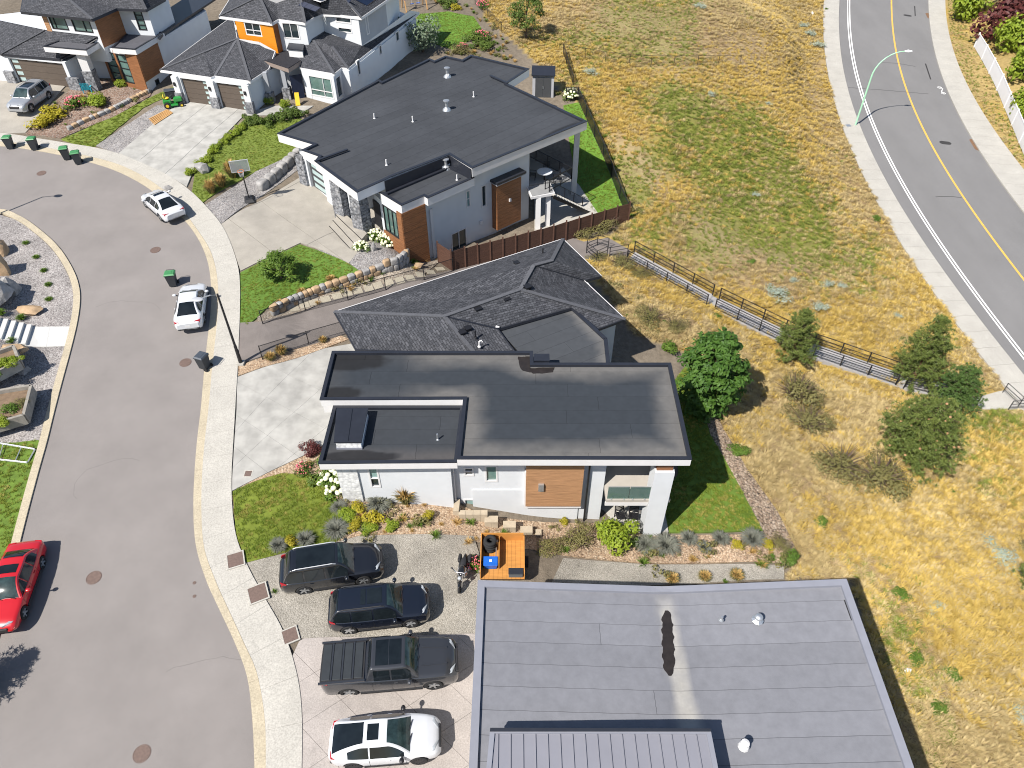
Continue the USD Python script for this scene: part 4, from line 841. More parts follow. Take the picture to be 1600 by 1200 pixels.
# cedar oriel on the long wall
Rb = N.rect(wS0, wS1, (768, 283), (807, 338)); pan = N.panel(wS0, wS1, (Rb[0], Rb[1] - .1, Rb[2], Rb[3]), brown_wood, 'oriel', .6, label='cedar clad box bay hanging on the long white wall')
a_, e_, n_ = N.frame(wS0, wS1)
for k in range(13): 
    m = MB(); h = (Rb[3] - Rb[2]) / 13; N.wbox(m, a_, e_, n_, Rb[0] - .01, Rb[1] - .09, Rb[2] + k * h + .008, Rb[2] + (k + 1) * h - .008, .0, .63); obj('cedar_board', m, brown_wood, pan)
m = MB(); N.wbox(m, a_, e_, n_, Rb[0] - .15, Rb[1] + .25, Rb[3], Rb[3] + .18, -.02, .85); obj('oriel_roof', m, cap_m, pan)
m = MB(); N.wbox(m, a_, e_, n_, Rb[0] - .12, Rb[1] + .22, Rb[3] - .10, Rb[3] - .002, .0, .80); obj('oriel_fascia', m, wall_dark, pan)
m = MB(); N.wbox(m, a_, e_, n_, (Rb[0] + Rb[1]) / 2 - .08, (Rb[0] + Rb[1]) / 2 + .1, (Rb[2] + Rb[3]) / 2 + .1, (Rb[2] + Rb[3]) / 2 + .35, .6, .72); obj('wall_lamp', m, white_trim, pan)
N.panel(wS0, wS1, N.rect(wS0, wS1, (674, 325), (677, 408)), white_trim, 'downspout', .14)
N.panel(wS0, wS1, N.rect(wS0, wS1, (749, 345), (753, 349)), white_trim, 'wall_lamp', .14)
# stone pillars at the porch
for k, (px, py, w_) in enumerate(((541, 345, .75), (571, 368, .75), (528, 318, .6), (482, 288, .6))):
    c = A(px, py); zt = ZN - .70
    q = Polygon([c[:2] + d for d in (np.array([-w_, -w_ * .0]), np.array([0, -w_ * .55]), np.array([w_ * .7, 0.2]), np.array([-w_ * .1, w_ * .7]))]).buffer(0)
    pl = obj('stone_pillar', MB().prism(q, c[2] - .4, zt if k < 2 else zt - .9), stone_m, N.x)
    for j in range(10 if k < 2 else 8):
        zz = c[2] + .05 + j * .27
        if zz + .24 < (zt if k < 2 else zt - .9): obj('stone_course', MB().prism(q.buffer(.02 + RNG.uniform(0, .025), join_style=2), zz, zz + .24), stone_m, pl)
porch = Polygon(base([(548, 333), (574, 360), (612, 366), (637, 352)]) + [bay[0]]).convex_hull
obj('porch_floor', MB().prism(porch.buffer(-.05), .3, 1.1), drive2_m, N.x)
for k, (p0, p1) in enumerate((((526, 345), (566, 381)), ((521, 350), (555, 385)), ((515, 356), (548, 390)))):
    obj('step', MB().prism(Polygon(base([p0, p1])+ [A(p1[0] + 9, p1[1] - 6)[:2], A(p0[0] + 9, p0[1] - 6)[:2]]).buffer(.0), .2, 1.04 - k * .12), drive2_m, N.x)
    # dark nosing
    a2, b2 = base([p0, p1]); obj('nosing', MB().obox([*a2, 1.045 - k * .12], [*b2, 1.045 - k * .12], .05, .02), dark_frame, N.x)
obj('front_door', MB().obox([*(bay[0] + np.array([-.7, .9])), 2.1], [*(bay[0] + np.array([-.1, .15])), 2.1], .08, 2.2), dark_frame, N.x)
# deck behind, posts, railing, stair
dz = 1.2
dq = [wS1 - nS * .1, at(893, 280, dz)[:2], at(893, 280, dz)[:2] - nS * 8.5, wS1 - nS * 8.5]
obj('deck', MB().prism(Polygon(dq).convex_hull, dz - .22, dz), mat('deck_grey', (.22, .22, .22), .8, .1, 1), N.x)
pc = A(896, 303); obj('deck_post', MB().prism([(pc[0] - .22, pc[1] - .22), (pc[0] + .22, pc[1] - .22), (pc[0] + .22, pc[1] + .22), (pc[0] - .22, pc[1] + .22)], pc[2] - .3, ZN - .7), white_trim, N.x)
def railing(parent, pts, h, post_step=1.4, name='railing', mt=None, balusters=True, rails=2):
    mt = mt or black_metal
    for i in range(len(pts) - 1):
        p, q = np.array(pts[i], float), np.array(pts[i + 1], float); L = np.linalg.norm((q - p)[:2]); n = max(1, int(round(L / post_step)))
        for r_ in range(rails): hh = h - r_ * (h - .12) / max(1, rails - 1); obj('rail', MB().obox(p + [0, 0, hh], q + [0, 0, hh], .045, .05), mt, parent)
        for k in range(n + (i == len(pts) - 2)): c = p + (q - p) * k / n; obj('post', MB().box((c[0], c[1], c[2] + h / 2), (.06, .06, h)), mt, parent)
        if balusters:
            m = MB(); nb = int(L / .13)
            for k in range(nb): c = p + (q - p) * (k + .5) / nb; m.box((c[0], c[1], c[2] + h / 2), (.018, .018, h - .1))
            obj('balusters', m, mt, parent, kind='stuff')
d1 = np.array(at(858, 300, dz)[:2])
rl = obj('deck_rail', MB().obox([*dq[1], dz + 1.05], [*d1, dz + 1.05], .05, .05), black_metal, N.x)
railing(rl, [[*dq[1], dz], [*d1, dz]], 1.0, 1.2); railing(rl, [[*dq[1], dz], [*dq[2], dz]], 1.0, 1.5)
s0_, s1_ = np.array([*d1, dz]), A(916, 328); nst = 13; sd_ = (s1_ - s0_) / nst; pr = np.array([-sd_[1], sd_[0], 0]); pr = pr / np.linalg.norm(pr)
st_ = obj('stair', MB().obox(s0_ - pr * .5 - [0, 0, .2], s1_ - pr * .5 - [0, 0, .1], .06, .26), black_metal, N.x)
obj('stringer', MB().obox(s0_ + pr * .5 - [0, 0, .2], s1_ + pr * .5 - [0, 0, .1], .06, .26), black_metal, st_)
for k in range(nst): c = s0_ + sd_ * (k + .5); obj('tread', MB().obox(c - pr * .5, c + pr * .5, .27, .05), concrete, st_)
railing(st_, [s0_ + pr * .5, s1_ + pr * .5], .95, 1.2)
# white pillar under the stair landing
for px, py in ((840, 357), (855, 352)):
    c = A(px, py); obj('landing_post', MB().prism([(c[0] - .2, c[1] - .2), (c[0] + .2, c[1] - .2), (c[0] + .2, c[1] + .2), (c[0] - .2, c[1] + .2)], c[2] - .3, dz - .23), white_trim, N.x)
c1, c2 = A(840, 357), A(855, 352); obj('landing', MB().prism(Polygon([c1[:2] + [-.6, -.4], c2[:2] + [.5, -.3], c2[:2] + [.2, 1.3], c1[:2] + [-.9, 1.2]]).convex_hull, dz - .22, dz - .02), white_trim, N.x); obj('landing_deck', MB().prism(Polygon([c1[:2] + [-.5, -.3], c2[:2] + [.4, -.2], c2[:2] + [.1, 1.2], c1[:2] + [-.8, 1.1]]).convex_hull, dz - .02, dz + .02), mat('deck_grey', (.22, .22, .22)), N.x)
for k, (px, py, h, cw, lb) in enumerate(((699, 116, .75, True, 'galvanised chimney vent near the top corner of the black roof'), (698, 168, .75, True, 'galvanised chimney vent in the middle of the black roof'), (701, 119, .3, False, 'thin white pipe in front of the topmost chimney vent'), (740, 149, .45, False, 'thin white pipe right of the middle of the black roof'), (645, 188, .45, False, 'white pipe left of the middle chimney vent'), (585, 183, .4, False, 'leftmost thin white pipe on the black roof'), (604, 256, .45, False, 'white pipe near the raised edge at the front of the black roof'))):
    pipe_vent(at(px, py + (4 if cw else 2), ZN - .15), h, .12 if cw else .05, galv if cw else white_trim, lb, cowl=cw)
pipe_vent(at(697, 263, ZL - .15), .7, .12, galv, 'galvanised chimney vent on the lower black roof over the entrance bay', cowl=True); pipe_vent(at(714, 281, ZL - .15), .4, .05, white_trim, 'thin white pipe at the edge of the lower black roof')

def wp(px, py, a, b): s_, z_ = onwall(px, py, a, b); q = a + (b - a) / np.linalg.norm(b - a) * s_; return np.array([q[0], q[1], z_])
# ================================================== upper middle house
K = House('orange_front_house', 'house with orange upper front, two brown garage doors and solar panels')
e1, e2 = 5.15, 8.3
Vg = [at(249.6, 109.2, e1), at(329.4, 121, e1), at(335.7, 118.5, e1), at(390.7, 127, e1), at(420, 107.8, e1), at(319.8, 81, 6.35), at(370.6, 60.5, 6.9), at(368, 41, e1) + [.0, 0, 1.0], at(405, 66, 6.7), at(430, 80, 6.0)]
K.hip(Vg, [(0, 1, 5), (7, 0, 5, 6), (1, 2, 6, 5), (2, 3, 6), (3, 4, 9, 8, 6)], shingle_far, .2, ridges=((0, 5), (2, 6), (3, 6), (5, 6)))
Vw = [at(468.3, 106, e1), at(522, 115.5, e1), at(533.7, 106, e1), at(544, 106.7, e1), at(655, 19, e1), at(489, 62, 6.6), at(519, 73, 6.45), at(640, 15, 6.3), at(566, 72, 6.35), at(455, 70, 6.2), at(506, 47, 7.0)]
u4, u5, u6 = [at(*p, 8.05)[:2] for p in ((503, 24), (560, 31), (602, 4))]
Vw[7], Vw[8] = wp(640, 17, u5, u6), wp(566, 71, u5, u6); Vw[10] = wp(506, 49, u4, u5)
K.hip(Vw, [(0, 1, 5, 9), (1, 2, 6, 5), (6, 10, 5), (2, 3, 6), (3, 4, 7, 8), (3, 8, 6), (6, 8, 10)], shingle_far, .2, ridges=((1, 5), (3, 6), (5, 10)))
cp = [at(*p, 5.6)[:2] for p in ((385.8, 86), (450.4, 107.5), (470, 95), (450, 74), (416, 67.5))]
cn = obj('entry_canopy', MB().prism(cp, 5.25, 5.58), mat('taupe_trim', (.21, .165, .14), .7, .08, 2), K.x); obj('canopy_roof', MB().prism(Polygon(cp).buffer(-.03), 5.58, 5.64), shingle_far, cn)
q = [at(*p, 6.35)[:2] for p in ((450, 76), (472, 78), (473.5, 70), (453, 68))]; ch = obj('chimney', MB().prism(q, 5.3, 6.3), white_trim, K.x); obj('chimney_cap', MB().prism(Polygon(q).buffer(.1, join_style=2), 6.3, 6.38), cap_m, ch)
Vu = [at(341.8, 25.3, e2), at(424.3, 36.6, e2), at(435, 30, e2), at(476.5, 35.8, e2), at(502.6, 19.8, e2), at(564.5, 27.5, e2), at(606, -1, e2), at(405, -6, 9.9), at(468, -10, 10.2), at(530, -12, 10.0), at(372, -22, e2), at(505, -34, e2), at(640, -28, e2), at(432, 4, 9.35), at(500, 0, 9.7)]
K.hip(Vu, [(0, 1, 7), (10, 0, 7), (1, 2, 13, 7), (2, 3, 8, 7, 13), (3, 4, 14, 8), (4, 5, 9, 14), (14, 9, 8), (5, 6, 9), (6, 12, 9), (12, 11, 8, 9), (11, 10, 7, 8)], shingle_far, .2, ridges=((1, 7), (3, 8), (5, 9), (7, 8), (0, 7), (8, 9)))
u0, u1, u2, u3, u4, u5, u6 = [at(*p, 8.05)[:2] for p in ((368, 33), (426, 40), (433, 36), (477, 39), (503, 24), (560, 31), (602, 4))]
K.window(u0, u1, ((381, 34), (410, 57)), dark_glass, white_trim, mull=(.5,), trans=(.4,)); K.window(u2, u3, ((440, 35), (469, 61)), dark_glass, white_trim, mull=(.5,)); K.window(u4, u5, ((524, 26), (549, 37)), dark_glass, white_trim); K.window(u4, u5, ((528, 42), (550, 52)), dark_glass, white_trim); K.window(u5, u6, ((570, 26), (577, 52)), blind_glass, white_trim)
bk = [at(620, -30, e2)[:2], at(390, -20, e2)[:2]]
f0, f1_, f2_, f3, f4 = g0((282, 160)), g0((396, 177)), g0((413, 163)), at(471, 112, 4.9)[:2], at(521, 121, 4.9)[:2]
f5, f6 = at(545, 112.5, 4.9)[:2], at(650, 30, 4.9)[:2]
# lower storey garage face
gw = np.linalg.norm(f1_ - f0)
garage(K, f0, f1_, (gw * .10, gw * .46, 2.5, 4.8), brown_door, 5, True, (.80, .97)); garage(K, f0, f1_, (gw * .58, gw * .94, 2.45, 4.8), brown_door, 5, True, (.80, .97))
K.window(f3 + (f4 - f3) * .1, f4, (.35, 2.75, 2.9, 4.7), green_glass, white_trim, mull=(.62,), trans=(.3,)); K.window(f4, at(533, 111, 4.9)[:2], (.3, 1.2, 2.9, 4.7), dark_glass, white_trim)
K.window(f5, f6, ((557, 96), (564, 115)), dark_glass, white_trim); K.window(f5, f6, ((592, 72), (597, 84)), dark_glass, white_trim); K.window(f5, f6, ((618, 51), (624, 62)), dark_glass, white_trim)
K.walls([([f0, f1_, f2_, f2_ + (f3 - f2_) * .2 + np.array([.4, 2.2]), f3 + np.array([.0, 1.6]), f3, f4, at(533, 111, 4.9)[:2], f5, f6, at(560, -10, 5)[:2], at(372, 35, 5)[:2]], .5, 4.98)], stucco)
K.cuts_keep = K.cuts; 
K.walls([([u0, u1, u2, u3, u4, u5, u6, *bk], 4.9, 8.12)], stucco)
a_, e_, n_ = K.frame(u0, u1); Lo = np.linalg.norm(u1 - u0)
wr = K.rect(u0, u1, (381, 34), (410, 57))
for s0, s1, z0, z1 in ((-.02, wr[0] - .04, 5.0, 8.1), (wr[1] + .04, Lo + .02, 5.0, 8.1), (wr[0] - .04, wr[1] + .04, 5.0, wr[2] - .04), (wr[0] - .04, wr[1] + .04, wr[3] + .04, 8.1)):
    K.panel(u0, u1, (s0, s1, z0, z1), orange_m, 'orange_panel', .05)
K.panel(u1, u2, (0, np.linalg.norm(u2 - u1), 5.0, 8.1), mat('rust_side', (.20, .06, .01), .6, .1, 2), 'side_panel', .03)
for a2, b2 in ((u4, u5), (u5, u6)):
    Lq = np.linalg.norm(b2 - a2)
    K.panel(a2, b2, (0.02, Lq, 6.95, 8.1) if a2 is u4 else (.02, Lq, 5.2, 8.1), wall_dark, 'grey_panel', .02) if a2 is u5 else None
for k, (s_, wd) in enumerate(((.0, .75), (gw * .48, .85), (gw * .95, .8))):
    K.panel(f0, f1_, (s_ - .1, s_ + wd - .1, 1.8, 3.5), stone_m, 'stone_pier', .32); K.panel(f0, f1_, (s_ - .02, s_ + wd - .18, 3.5, 4.95), white_trim, 'pier_top', .24); K.panel(f0, f1_, (s_ + .12, s_ + .3, 4.15, 4.45), dark_frame, 'lantern', .36)
for c, h in ((f3 + np.array([-1.6, -.3]), 1.25), (g0((424, 160)), 1.1)):
    pb = obj('porch_post_base', MB().prism([c + [-.35, -.35], c + [.35, -.35], c + [.35, .35], c + [-.35, .35]], 1.8, 2.35 + h), stone_m, K.x); obj('post', MB().prism([c + [-.18, -.18], c + [.18, -.18], c + [.18, .18], c + [-.18, .18]], 2.35 + h, 5.26), wall_dark, pb)
K.panel(f2_, f3, (np.linalg.norm(f3 - f2_) - 1.15, np.linalg.norm(f3 - f2_) - .1, 2.4, 4.7), mat('navy_door', (.012, .018, .04), .4, .1, 2), 'front_door', .1)
def roof_panel(p0, p1, p2, p3, n_u, n_v, lab):
    """solar panels laid on the upper roof, corners given as world points"""
    t = thing('solar_panel', lab, 'solar panel', group='solar panels on the upper roof')
    P0, P1, P2, P3 = map(np.asarray, (p0, p1, p2, p3)); sm = mat('solar_cell', (.008, .012, .03), .2, .2, 3, spec=.7)
    for i in range(n_u):
        for j in range(n_v):
            f = lambda u, v: (P0 * (1 - u) + P1 * u) * (1 - v) + (P3 * (1 - u) + P2 * u) * v + np.array([0, 0, .07])
            q = np.array([f((i + a) / n_u, (j + b) / n_v) for a, b in ((.02, .02), (.98, .02), (.98, .98), (.02, .98))]); v = np.vstack([q, q - [0, 0, .05]])
            obj('module', (v, [[0, 1, 2, 3], [0, 4, 5, 1], [1, 5, 6, 2], [2, 6, 7, 3], [3, 7, 4, 0]]), sm, t)
def onplane(px, py, a, b, c):
    n = np.cross(b - a, c - a); d = ray(px, py); o = np.array([0, 0, CAM_H]); return o + d * (((a - o) @ n) / (d @ n))
pl1 = (Vu[4], Vu[5], Vu[9]); pl2 = (Vu[5], Vu[6], Vu[9]); pl0 = (Vu[2], Vu[3], Vu[8])
roof_panel(*[onplane(*p, *pl1) for p in ((508, 15), (537, 18.5), (550, -1), (517, -4))], 3, 1, 'dark solar panels on the middle slope of the upper roof')
roof_panel(*[onplane(*p, *pl2) for p in ((574, 10), (600, -9), (585, -14), (556, 1))], 3, 1, 'dark solar panels at the right end of the upper roof')
roof_panel(*[onplane(*p, *pl0) for p in ((466, 9), (493, 19), (501, 13), (474, 3))], 3, 1, 'small staggered row of solar panels left of the valley')

# ================================================== upper left house
G = House('timber_front_house', 'house in the upper left corner with brown timber cladding beside the silver car')
l1, l2 = 5.9, 9.0
Vl = [at(-30, 70, 5.5), at(2, 84, 5.5), at(93, 92, 5.5), at(140, 76, 5.5), at(165, 56, 6.0), at(28, 28, 6.7), at(-30, 50, 6.2), at(78, 48, 6.6), at(100, 45, 6.5), at(-30, 26, 6.7)]
t0, t1, t2 = [at(*p, 8.75)[:2] for p in ((64, 22), (146, 30), (184, 14))]
Vl[5], Vl[7], Vl[8], Vl[4] = wp(70, 47, t0, t1), wp(152, 57, t0, t1), wp(160, 54, t1, t2), wp(180, 46, t1, t2)
G.hip(Vl, [(0, 1, 5, 9), (1, 2, 7, 5), (2, 3, 4, 8, 7)], shingle_far, .2, fm=cap_m, ridges=((1, 5),))
en = [at(*p, 6.75)[:2] for p in ((67, 72), (134, 78), (170, 56), (200, 40), (186, 35), (120, 52))]; G.flat_roof(en, 6.75, .5, .15, .08, lambda x, y: np.repeat([[.09, .09, .10]], len(x), 0), (.6, 1.5, 0))
en2 = [at(*p, 6.6)[:2] for p in ((174, 74), (211, 77), (256, 50), (205, 45))]; G.flat_roof(en2, 6.6, .5, .15, .08, lambda x, y: np.repeat([[.085, .085, .095]], len(x), 0), (.6, 1.5, 0))
Vtop = [at(32, 18, l2), at(144, 30, l2), at(182, 13, l2), at(228, 15, l2), at(258, -2, l2), at(90, -16, 10.4), at(176, -22, 10.4), at(40, -30, l2), at(250, -40, l2), at(215, -12, 10.2)]
G.hip(Vtop, [(0, 1, 5), (7, 0, 5), (1, 2, 6, 5), (2, 3, 9, 6), (3, 4, 9), (4, 8, 6, 9), (8, 7, 5, 6)], shingle_far, .2, fm=cap_m, ridges=((1, 5), (3, 9)))
t0, t1, t2, t3, t4, t5 = [at(*p, 8.75)[:2] for p in ((64, 22), (146, 30), (184, 14), (187, 14), (230, 16), (262, -4))]
G.window(t0, t1, ((75, 25), (108, 47)), green_glass, dark_frame, mull=(.25,)); G.window(t0, t1, ((110, 28), (146, 51)), green_glass, dark_frame, mull=(.62,)); G.window(t1, t2, ((150, 26), (163, 37)), dark_glass, dark_frame); G.window(t3, t4, ((208, 16), (230, 47)), green_glass, dark_frame, trans=(.25, .5, .75))
G.walls([([t0, t1, t2, t3, t4, t5, at(250, -40, 9)[:2], at(60, -30, 9)[:2]], 5.0, 8.82)], stucco)
k0, k1, k2, k3, k4, k5 = g0((-30, 123)), g0((40, 129)), g0((118, 139)), g0((150, 140)), g0((176, 128)), at(213, 86, 6.05)[:2]
k6 = at(322, 17, 6.1)[:2]
kw = np.linalg.norm(k2 - k0)
gs = np.linalg.norm(k1 - k0); garage(G, k0, k2, (gs - .6, kw - .35, 2.85, 5.1), brown_door, 4, True, (.03, .14))
for k in range(2): G.window(k4, k5, (.35 + 1.55 * k, 1.55 + 1.55 * k, 3.2, 5.75), green_glass, dark_frame, trans=(.25, .5, .75))
G.window(k5, k6, ((222, 74), (239, 87)), dark_glass, dark_frame); G.window(k5, k6, ((242, 126), (252, 138)), dark_glass, dark_frame)
G.walls([([k0, k2, k2 + np.array([.6, 2.4]), k4 + np.array([-.4, .8]), t1 + np.array([0, 1.5]), at(60, 20, 5)[:2], at(-30, 30, 5)[:2]], .5, 5.25), ([k4, k5, k6, at(300, 0, 6)[:2], t2 + np.array([-.5, 3.0]), t1 + np.array([.5, .5]), k4 + np.array([-.4, .8])], .5, 6.12)], stucco)
Lk = np.linalg.norm(k5 - k4)
for r in ((0, .30, 2.7, 6.08), (1.6, 1.85, 2.7, 6.08), (3.15, Lk, 2.7, 6.08), (.3, 1.6, 2.7, 3.15), (1.85, 3.15, 2.7, 3.15)): G.panel(k4, k5, r, brown_wood, 'timber_panel', .05)
G.boards(k5, k6, (.02, 3.4, 3.6, 6.06), brown_wood, .04, .15, 'timber_board')
G.boards(t0, t1, (0, .5, 6.3, 8.7), tan_wood, .04, .2, 'timber_board'); G.panel(t1, t2, (0.02, np.linalg.norm(t2 - t1) - .02, 6.3, 8.7), brown_wood, 'timber_panel', .04)
G.panel(k0, k2, (kw - .35, kw + .9, 1.8, 3.9), stone_m, 'stone_pier', .3); G.panel(k0, k2, (gs - 1.6, gs - .6, 1.8, 3.9), stone_m, 'stone_pier', .3)
c = k3; G2 = obj('porch_pillar', MB().prism([c + [-.45, -.45], c + [.45, -.45], c + [.45, .45], c + [-.45, .45]], 1.8, 4.6), stone_m, G.x); obj('pillar_top', MB().prism([c + [-.38, -.38], c + [.38, -.38], c + [.38, .38], c + [-.38, .38]], 4.6, 6.27), white_trim, G2)
obj('side_roof', MB().prism([at(*p, 6.5)[:2] for p in ((249, 60), (256, 51), (345, -8), (330, -30), (225, 38))], 6.32, 6.5), cap_m, G.x)
# ------------------------------------------------------------------ vehicles
tyre_m = mat('tyre_rubber', (.015, .015, .016), .85, .2, 8)
rim_m = mat('alloy_rim', (.38, .39, .40), .35, .1, 6, metal=.7)
car_glass = mat('car_glass', (.008, .011, .013), .06, .4, 1.2, spec=.5)
car_glass_lit = mat('car_windscreen', (.02, .036, .036), .06, .7, 2.2, spec=.6)
lamp_red = mat('tail_lamp', (.35, .012, .02), .2, .2, 6)
lamp_clear = mat('head_lamp', (.30, .32, .34), .12, .2, 6, spec=.8)
plastic = mat('black_plastic', (.018, .018, .02), .6, .15, 8)
def paint(name, c, metal=0.0): return mat('paint_' + name, c, .28, .04, 1.5, metal=metal, coat=1.0)
def patch(P, th=.012):
    """a thin curved pane from a grid of points (rows x cols x 3), thickened inwards"""
    P = np.asarray(P, float); r, c = P.shape[:2]
    idx = np.arange(r * c).reshape(r, c); q = np.stack([idx[:-1, :-1], idx[1:, :-1], idx[1:, 1:], idx[:-1, 1:]], -1).reshape(-1, 4)
    v = P.reshape(-1, 3); nr = np.cross(v[q[:, 1]] - v[q[:, 0]], v[q[:, 2]] - v[q[:, 0]]).sum(0)
    return v, (q if nr @ (v.mean(0) - [0, 0, .4]) * 1 > 0 else q[:, ::-1])
class Car:
    def __init__(s, name, label, cat, paintm, spec, loc, rz, group=None):
        s.p = spec; s.t = thing(name, label, cat, loc, rz, group); s.pm = paintm; s.build()
    def w(s, x):
        p = s.p; t = x / (p['L'] / 2); f = p.get('taper_f', .13) if t > 0 else p.get('taper_r', .10)
        return p['W'] / 2 * (1 - f * np.abs(t) ** 3.2)
    def zt(s, x): k = np.array(s.p['top']); return np.interp(x, k[:, 0], k[:, 1])
    def build(s):
        p = s.p; L, W = p['L'], p['W']; n = 46
        u = np.linspace(-1, 1, n); xs = np.sign(u) * (1 - (1 - np.abs(u)) ** 1.35) * L / 2
        rings = []
        for x in xs:
            e = max(0, (abs(x) - L / 2 + .32) / .32); w = s.w(x) * (1 - .20 * e ** 2.2); zt = s.zt(x) - .10 * e ** 2.5; zb = .24 + .14 * e ** 2; cr = .045 * (1 - e * .5)
            h = zt - zb
            half = [(0, zt + cr), (.45 * w, zt + cr * .8), (.78 * w, zt + cr * .35), (w * .93, zt - .03), (w * .975, zt - .10), (w * .99, zb + h * .62), (w, zb + h * .45), (w * .985, zb + h * .25), (w * .95, zb + .03), (w * .8, zb), (0, zb)]
            ring = [(y, z) for y, z in half] + [(-y, z) for y, z in half[-2:0:-1]]
            rings.append([(x, y, z) for y, z in ring])
        R = np.array(rings); m = R.shape[1]; v = R.reshape(-1, 3); f = []
        for i in range(n - 1):
            for k in range(m): a, b = i * m + k, i * m + (k + 1) % m; f += [[a, b, b + m], [a, b + m, a + m]]
        v = np.vstack([v, R[0].mean(0), R[-1].mean(0)]); c0, c1 = len(v) - 2, len(v) - 1
        for k in range(m): f += [[(k + 1) % m, k, c0], [(n - 1) * m + k, (n - 1) * m + (k + 1) % m, c1]]
        tm = trimesh.Trimesh(v, np.array(f), process=False)
        if tm.volume < 0: tm.invert()
        body = m3.Manifold(m3.Mesh(np.asarray(tm.vertices, np.float32), np.asarray(tm.faces, np.uint32)))
        wr = p['wr']
        for wx in p['wheels']:
            for sg in (1, -1):
                body = body - m3.Manifold.cylinder(.36, wr + .055, wr + .055, 40).rotate((90, 0, 0)).translate((wx, sg * W / 2 + .18, wr))
        obj('body', mani(body), s.pm, s.t, smooth=32)
        # greenhouse
        xc, x0, x1, xr = p['cab']; zr = p['H']; N = 40; gx = np.linspace(xr, xc, N)
        def f(x): return float(np.clip(min((xc - x) / (xc - x0), (x - xr) / (x1 - xr) if x1 > xr else 1), 0, 1))
        def ff(x): q = f(x); return math.sin(q * math.pi / 2) ** (1.0 if q < 1 else 1) if False else 1 - (1 - q) ** 1.45
        def zb(x): return s.zt(x) - .05
        rw = p.get('roofw', .64)
        def sec(x, q):
            wb = s.w(x) - .055; wt_ = W / 2 * rw * (1.0 - .06 * ((x - (x0 + x1) / 2) / ((x0 - x1) / 2 + .3)) ** 2); return wb + (wt_ - wb) * q, zb(x) + (zr - zb(x) - .05) * q
        rings = []
        for x in gx:
            q = max(ff(x), .02); yt, zt2 = sec(x, q); yb, zb_ = sec(x, 0); cr = .05
            half = [(0, zt2 + cr), (yt * .5, zt2 + cr * .85), (yt * .82, zt2 + cr * .45), (yt * .95, zt2 + .008), (yt, zt2 - .03)] + [(lambda a: (a[0], a[1]))(sec(x, q * k)) for k in (.6, .3)] + [(yb, zb_ - .06), (0, zb_ - .06)]
            rings.append([(x, y, z) for y, z in half] + [(x, -y, z) for y, z in half[-2:0:-1]])
        R = np.array(rings); m = R.shape[1]; v = R.reshape(-1, 3); fc = []
        for i in range(N - 1):
            for k in range(m): a, b = i * m + k, i * m + (k + 1) % m; fc += [[a, b + m, b], [a, a + m, b + m]]
        obj('cabin', (v, np.array(fc)), s.pm, s.t, smooth=35)
        def top(x, fy): q = max(ff(x), .02); yt, z = sec(x, q); y = yt * fy; return (x, y, z + .05 * (1 - min(1, abs(fy)) ** 2.4) + .012)
        def glass(xa, xb, name, mt, fy=.86, n1=9, n2=9, lift=0.0):
            P = np.array([[np.array(top(x, k)) + [0, 0, lift] for k in np.linspace(-fy, fy, n2)] for x in np.linspace(xa, xb, n1)]); return obj(name, patch(P), mt, s.t, smooth=True)
        glass(xc - .06, x0 + .02, 'windscreen', car_glass_lit)
        if p.get('rear', True): glass(xr + .06, x1 - .02, 'rear_window', car_glass, .80)
        for a, b, fy in p.get('sunroof', []): glass(a, b, 'sunroof', car_glass, fy)
        for sg in (1, -1):
            for a, b in p['side']:
                P = []
                for x in np.linspace(a, b, 12):
                    hi = min(.88, ff(x) - .10); lo = .05
                    hi = max(hi, lo + .01); row = []
                    for q in np.linspace(lo, hi, 4): y, z = sec(x, q); row.append((x, sg * (y + .012), z + .004))
                    P.append(row)
                obj('side_window', patch(P), car_glass, s.t, smooth=True)
            # trim: sill, handles, seams, mirror
            xm = xc - .38; y = s.w(xm)
            mi = obj('mirror', MB().blob((xm, sg * (y + .12), s.zt(xm) + .05), 1, 1, .0, 2, (.10, .13, .085)), p.get('mirror', s.pm), s.t, smooth=True)
            obj('mirror_arm', MB().obox((xm, sg * (y - .06), s.zt(xm) - .02), (xm, sg * (y + .06), s.zt(xm) + .02), .06, .04), plastic, mi)
            for hx in p['handles']: obj('door_handle', MB().box((hx, sg * (s.w(hx) + .004), s.zt(hx) - .16), (.18, .03, .03)), p.get('handle', s.pm), s.t)
            for hx in p['seams']: obj('door_seam', MB().obox((hx, sg * (s.w(hx) * .975 + .003), s.zt(hx) - .11), (hx, sg * (s.w(hx) * .998 + .003), .45), .012, .012), plastic, s.t)
            obj('sill', MB().box(((p['wheels'][0] + p['wheels'][1]) / 2, sg * (W / 2 * .955), .30), (p['wheels'][0] - p['wheels'][1] - 2 * wr - .15, .08, .12)), plastic, s.t)
            xe = L / 2 - .26; ye = s.w(xe) * .93
            hl = np.array([(xe + .14, ye - .52, 0), (xe + .20, ye - .30, 0), (xe - .30, ye + .0, .03), (xe - .05, ye - .12, .06), (xe + .12, ye - .45, .05)]); zf = s.zt(L / 2 - .35)
            pts = [(xe + .16, sg * (ye - .50), zf - .13), (xe + .16, sg * (ye - .50), zf - .02), (xe + .02, sg * (ye - .10), zf - .15), (xe + .0, sg * (ye - .10), zf + .0), (xe - .26, sg * (ye + .035), zf - .12), (xe - .30, sg * (ye + .025), zf - .01), (xe + .02, sg * (ye - .34), zf + .03)]
            obj('headlight', mani(m3.Manifold.hull_points(np.array(pts))), lamp_clear, s.t)
            xb = -L / 2 + .20; yb = s.w(xb) * .93; zz = s.zt(-L / 2 + .3)
            tl = p.get('tail', 'wide'); z1, z0 = (zz - .02, zz - .22) if tl == 'wide' else (zz + .05, zz - .42)
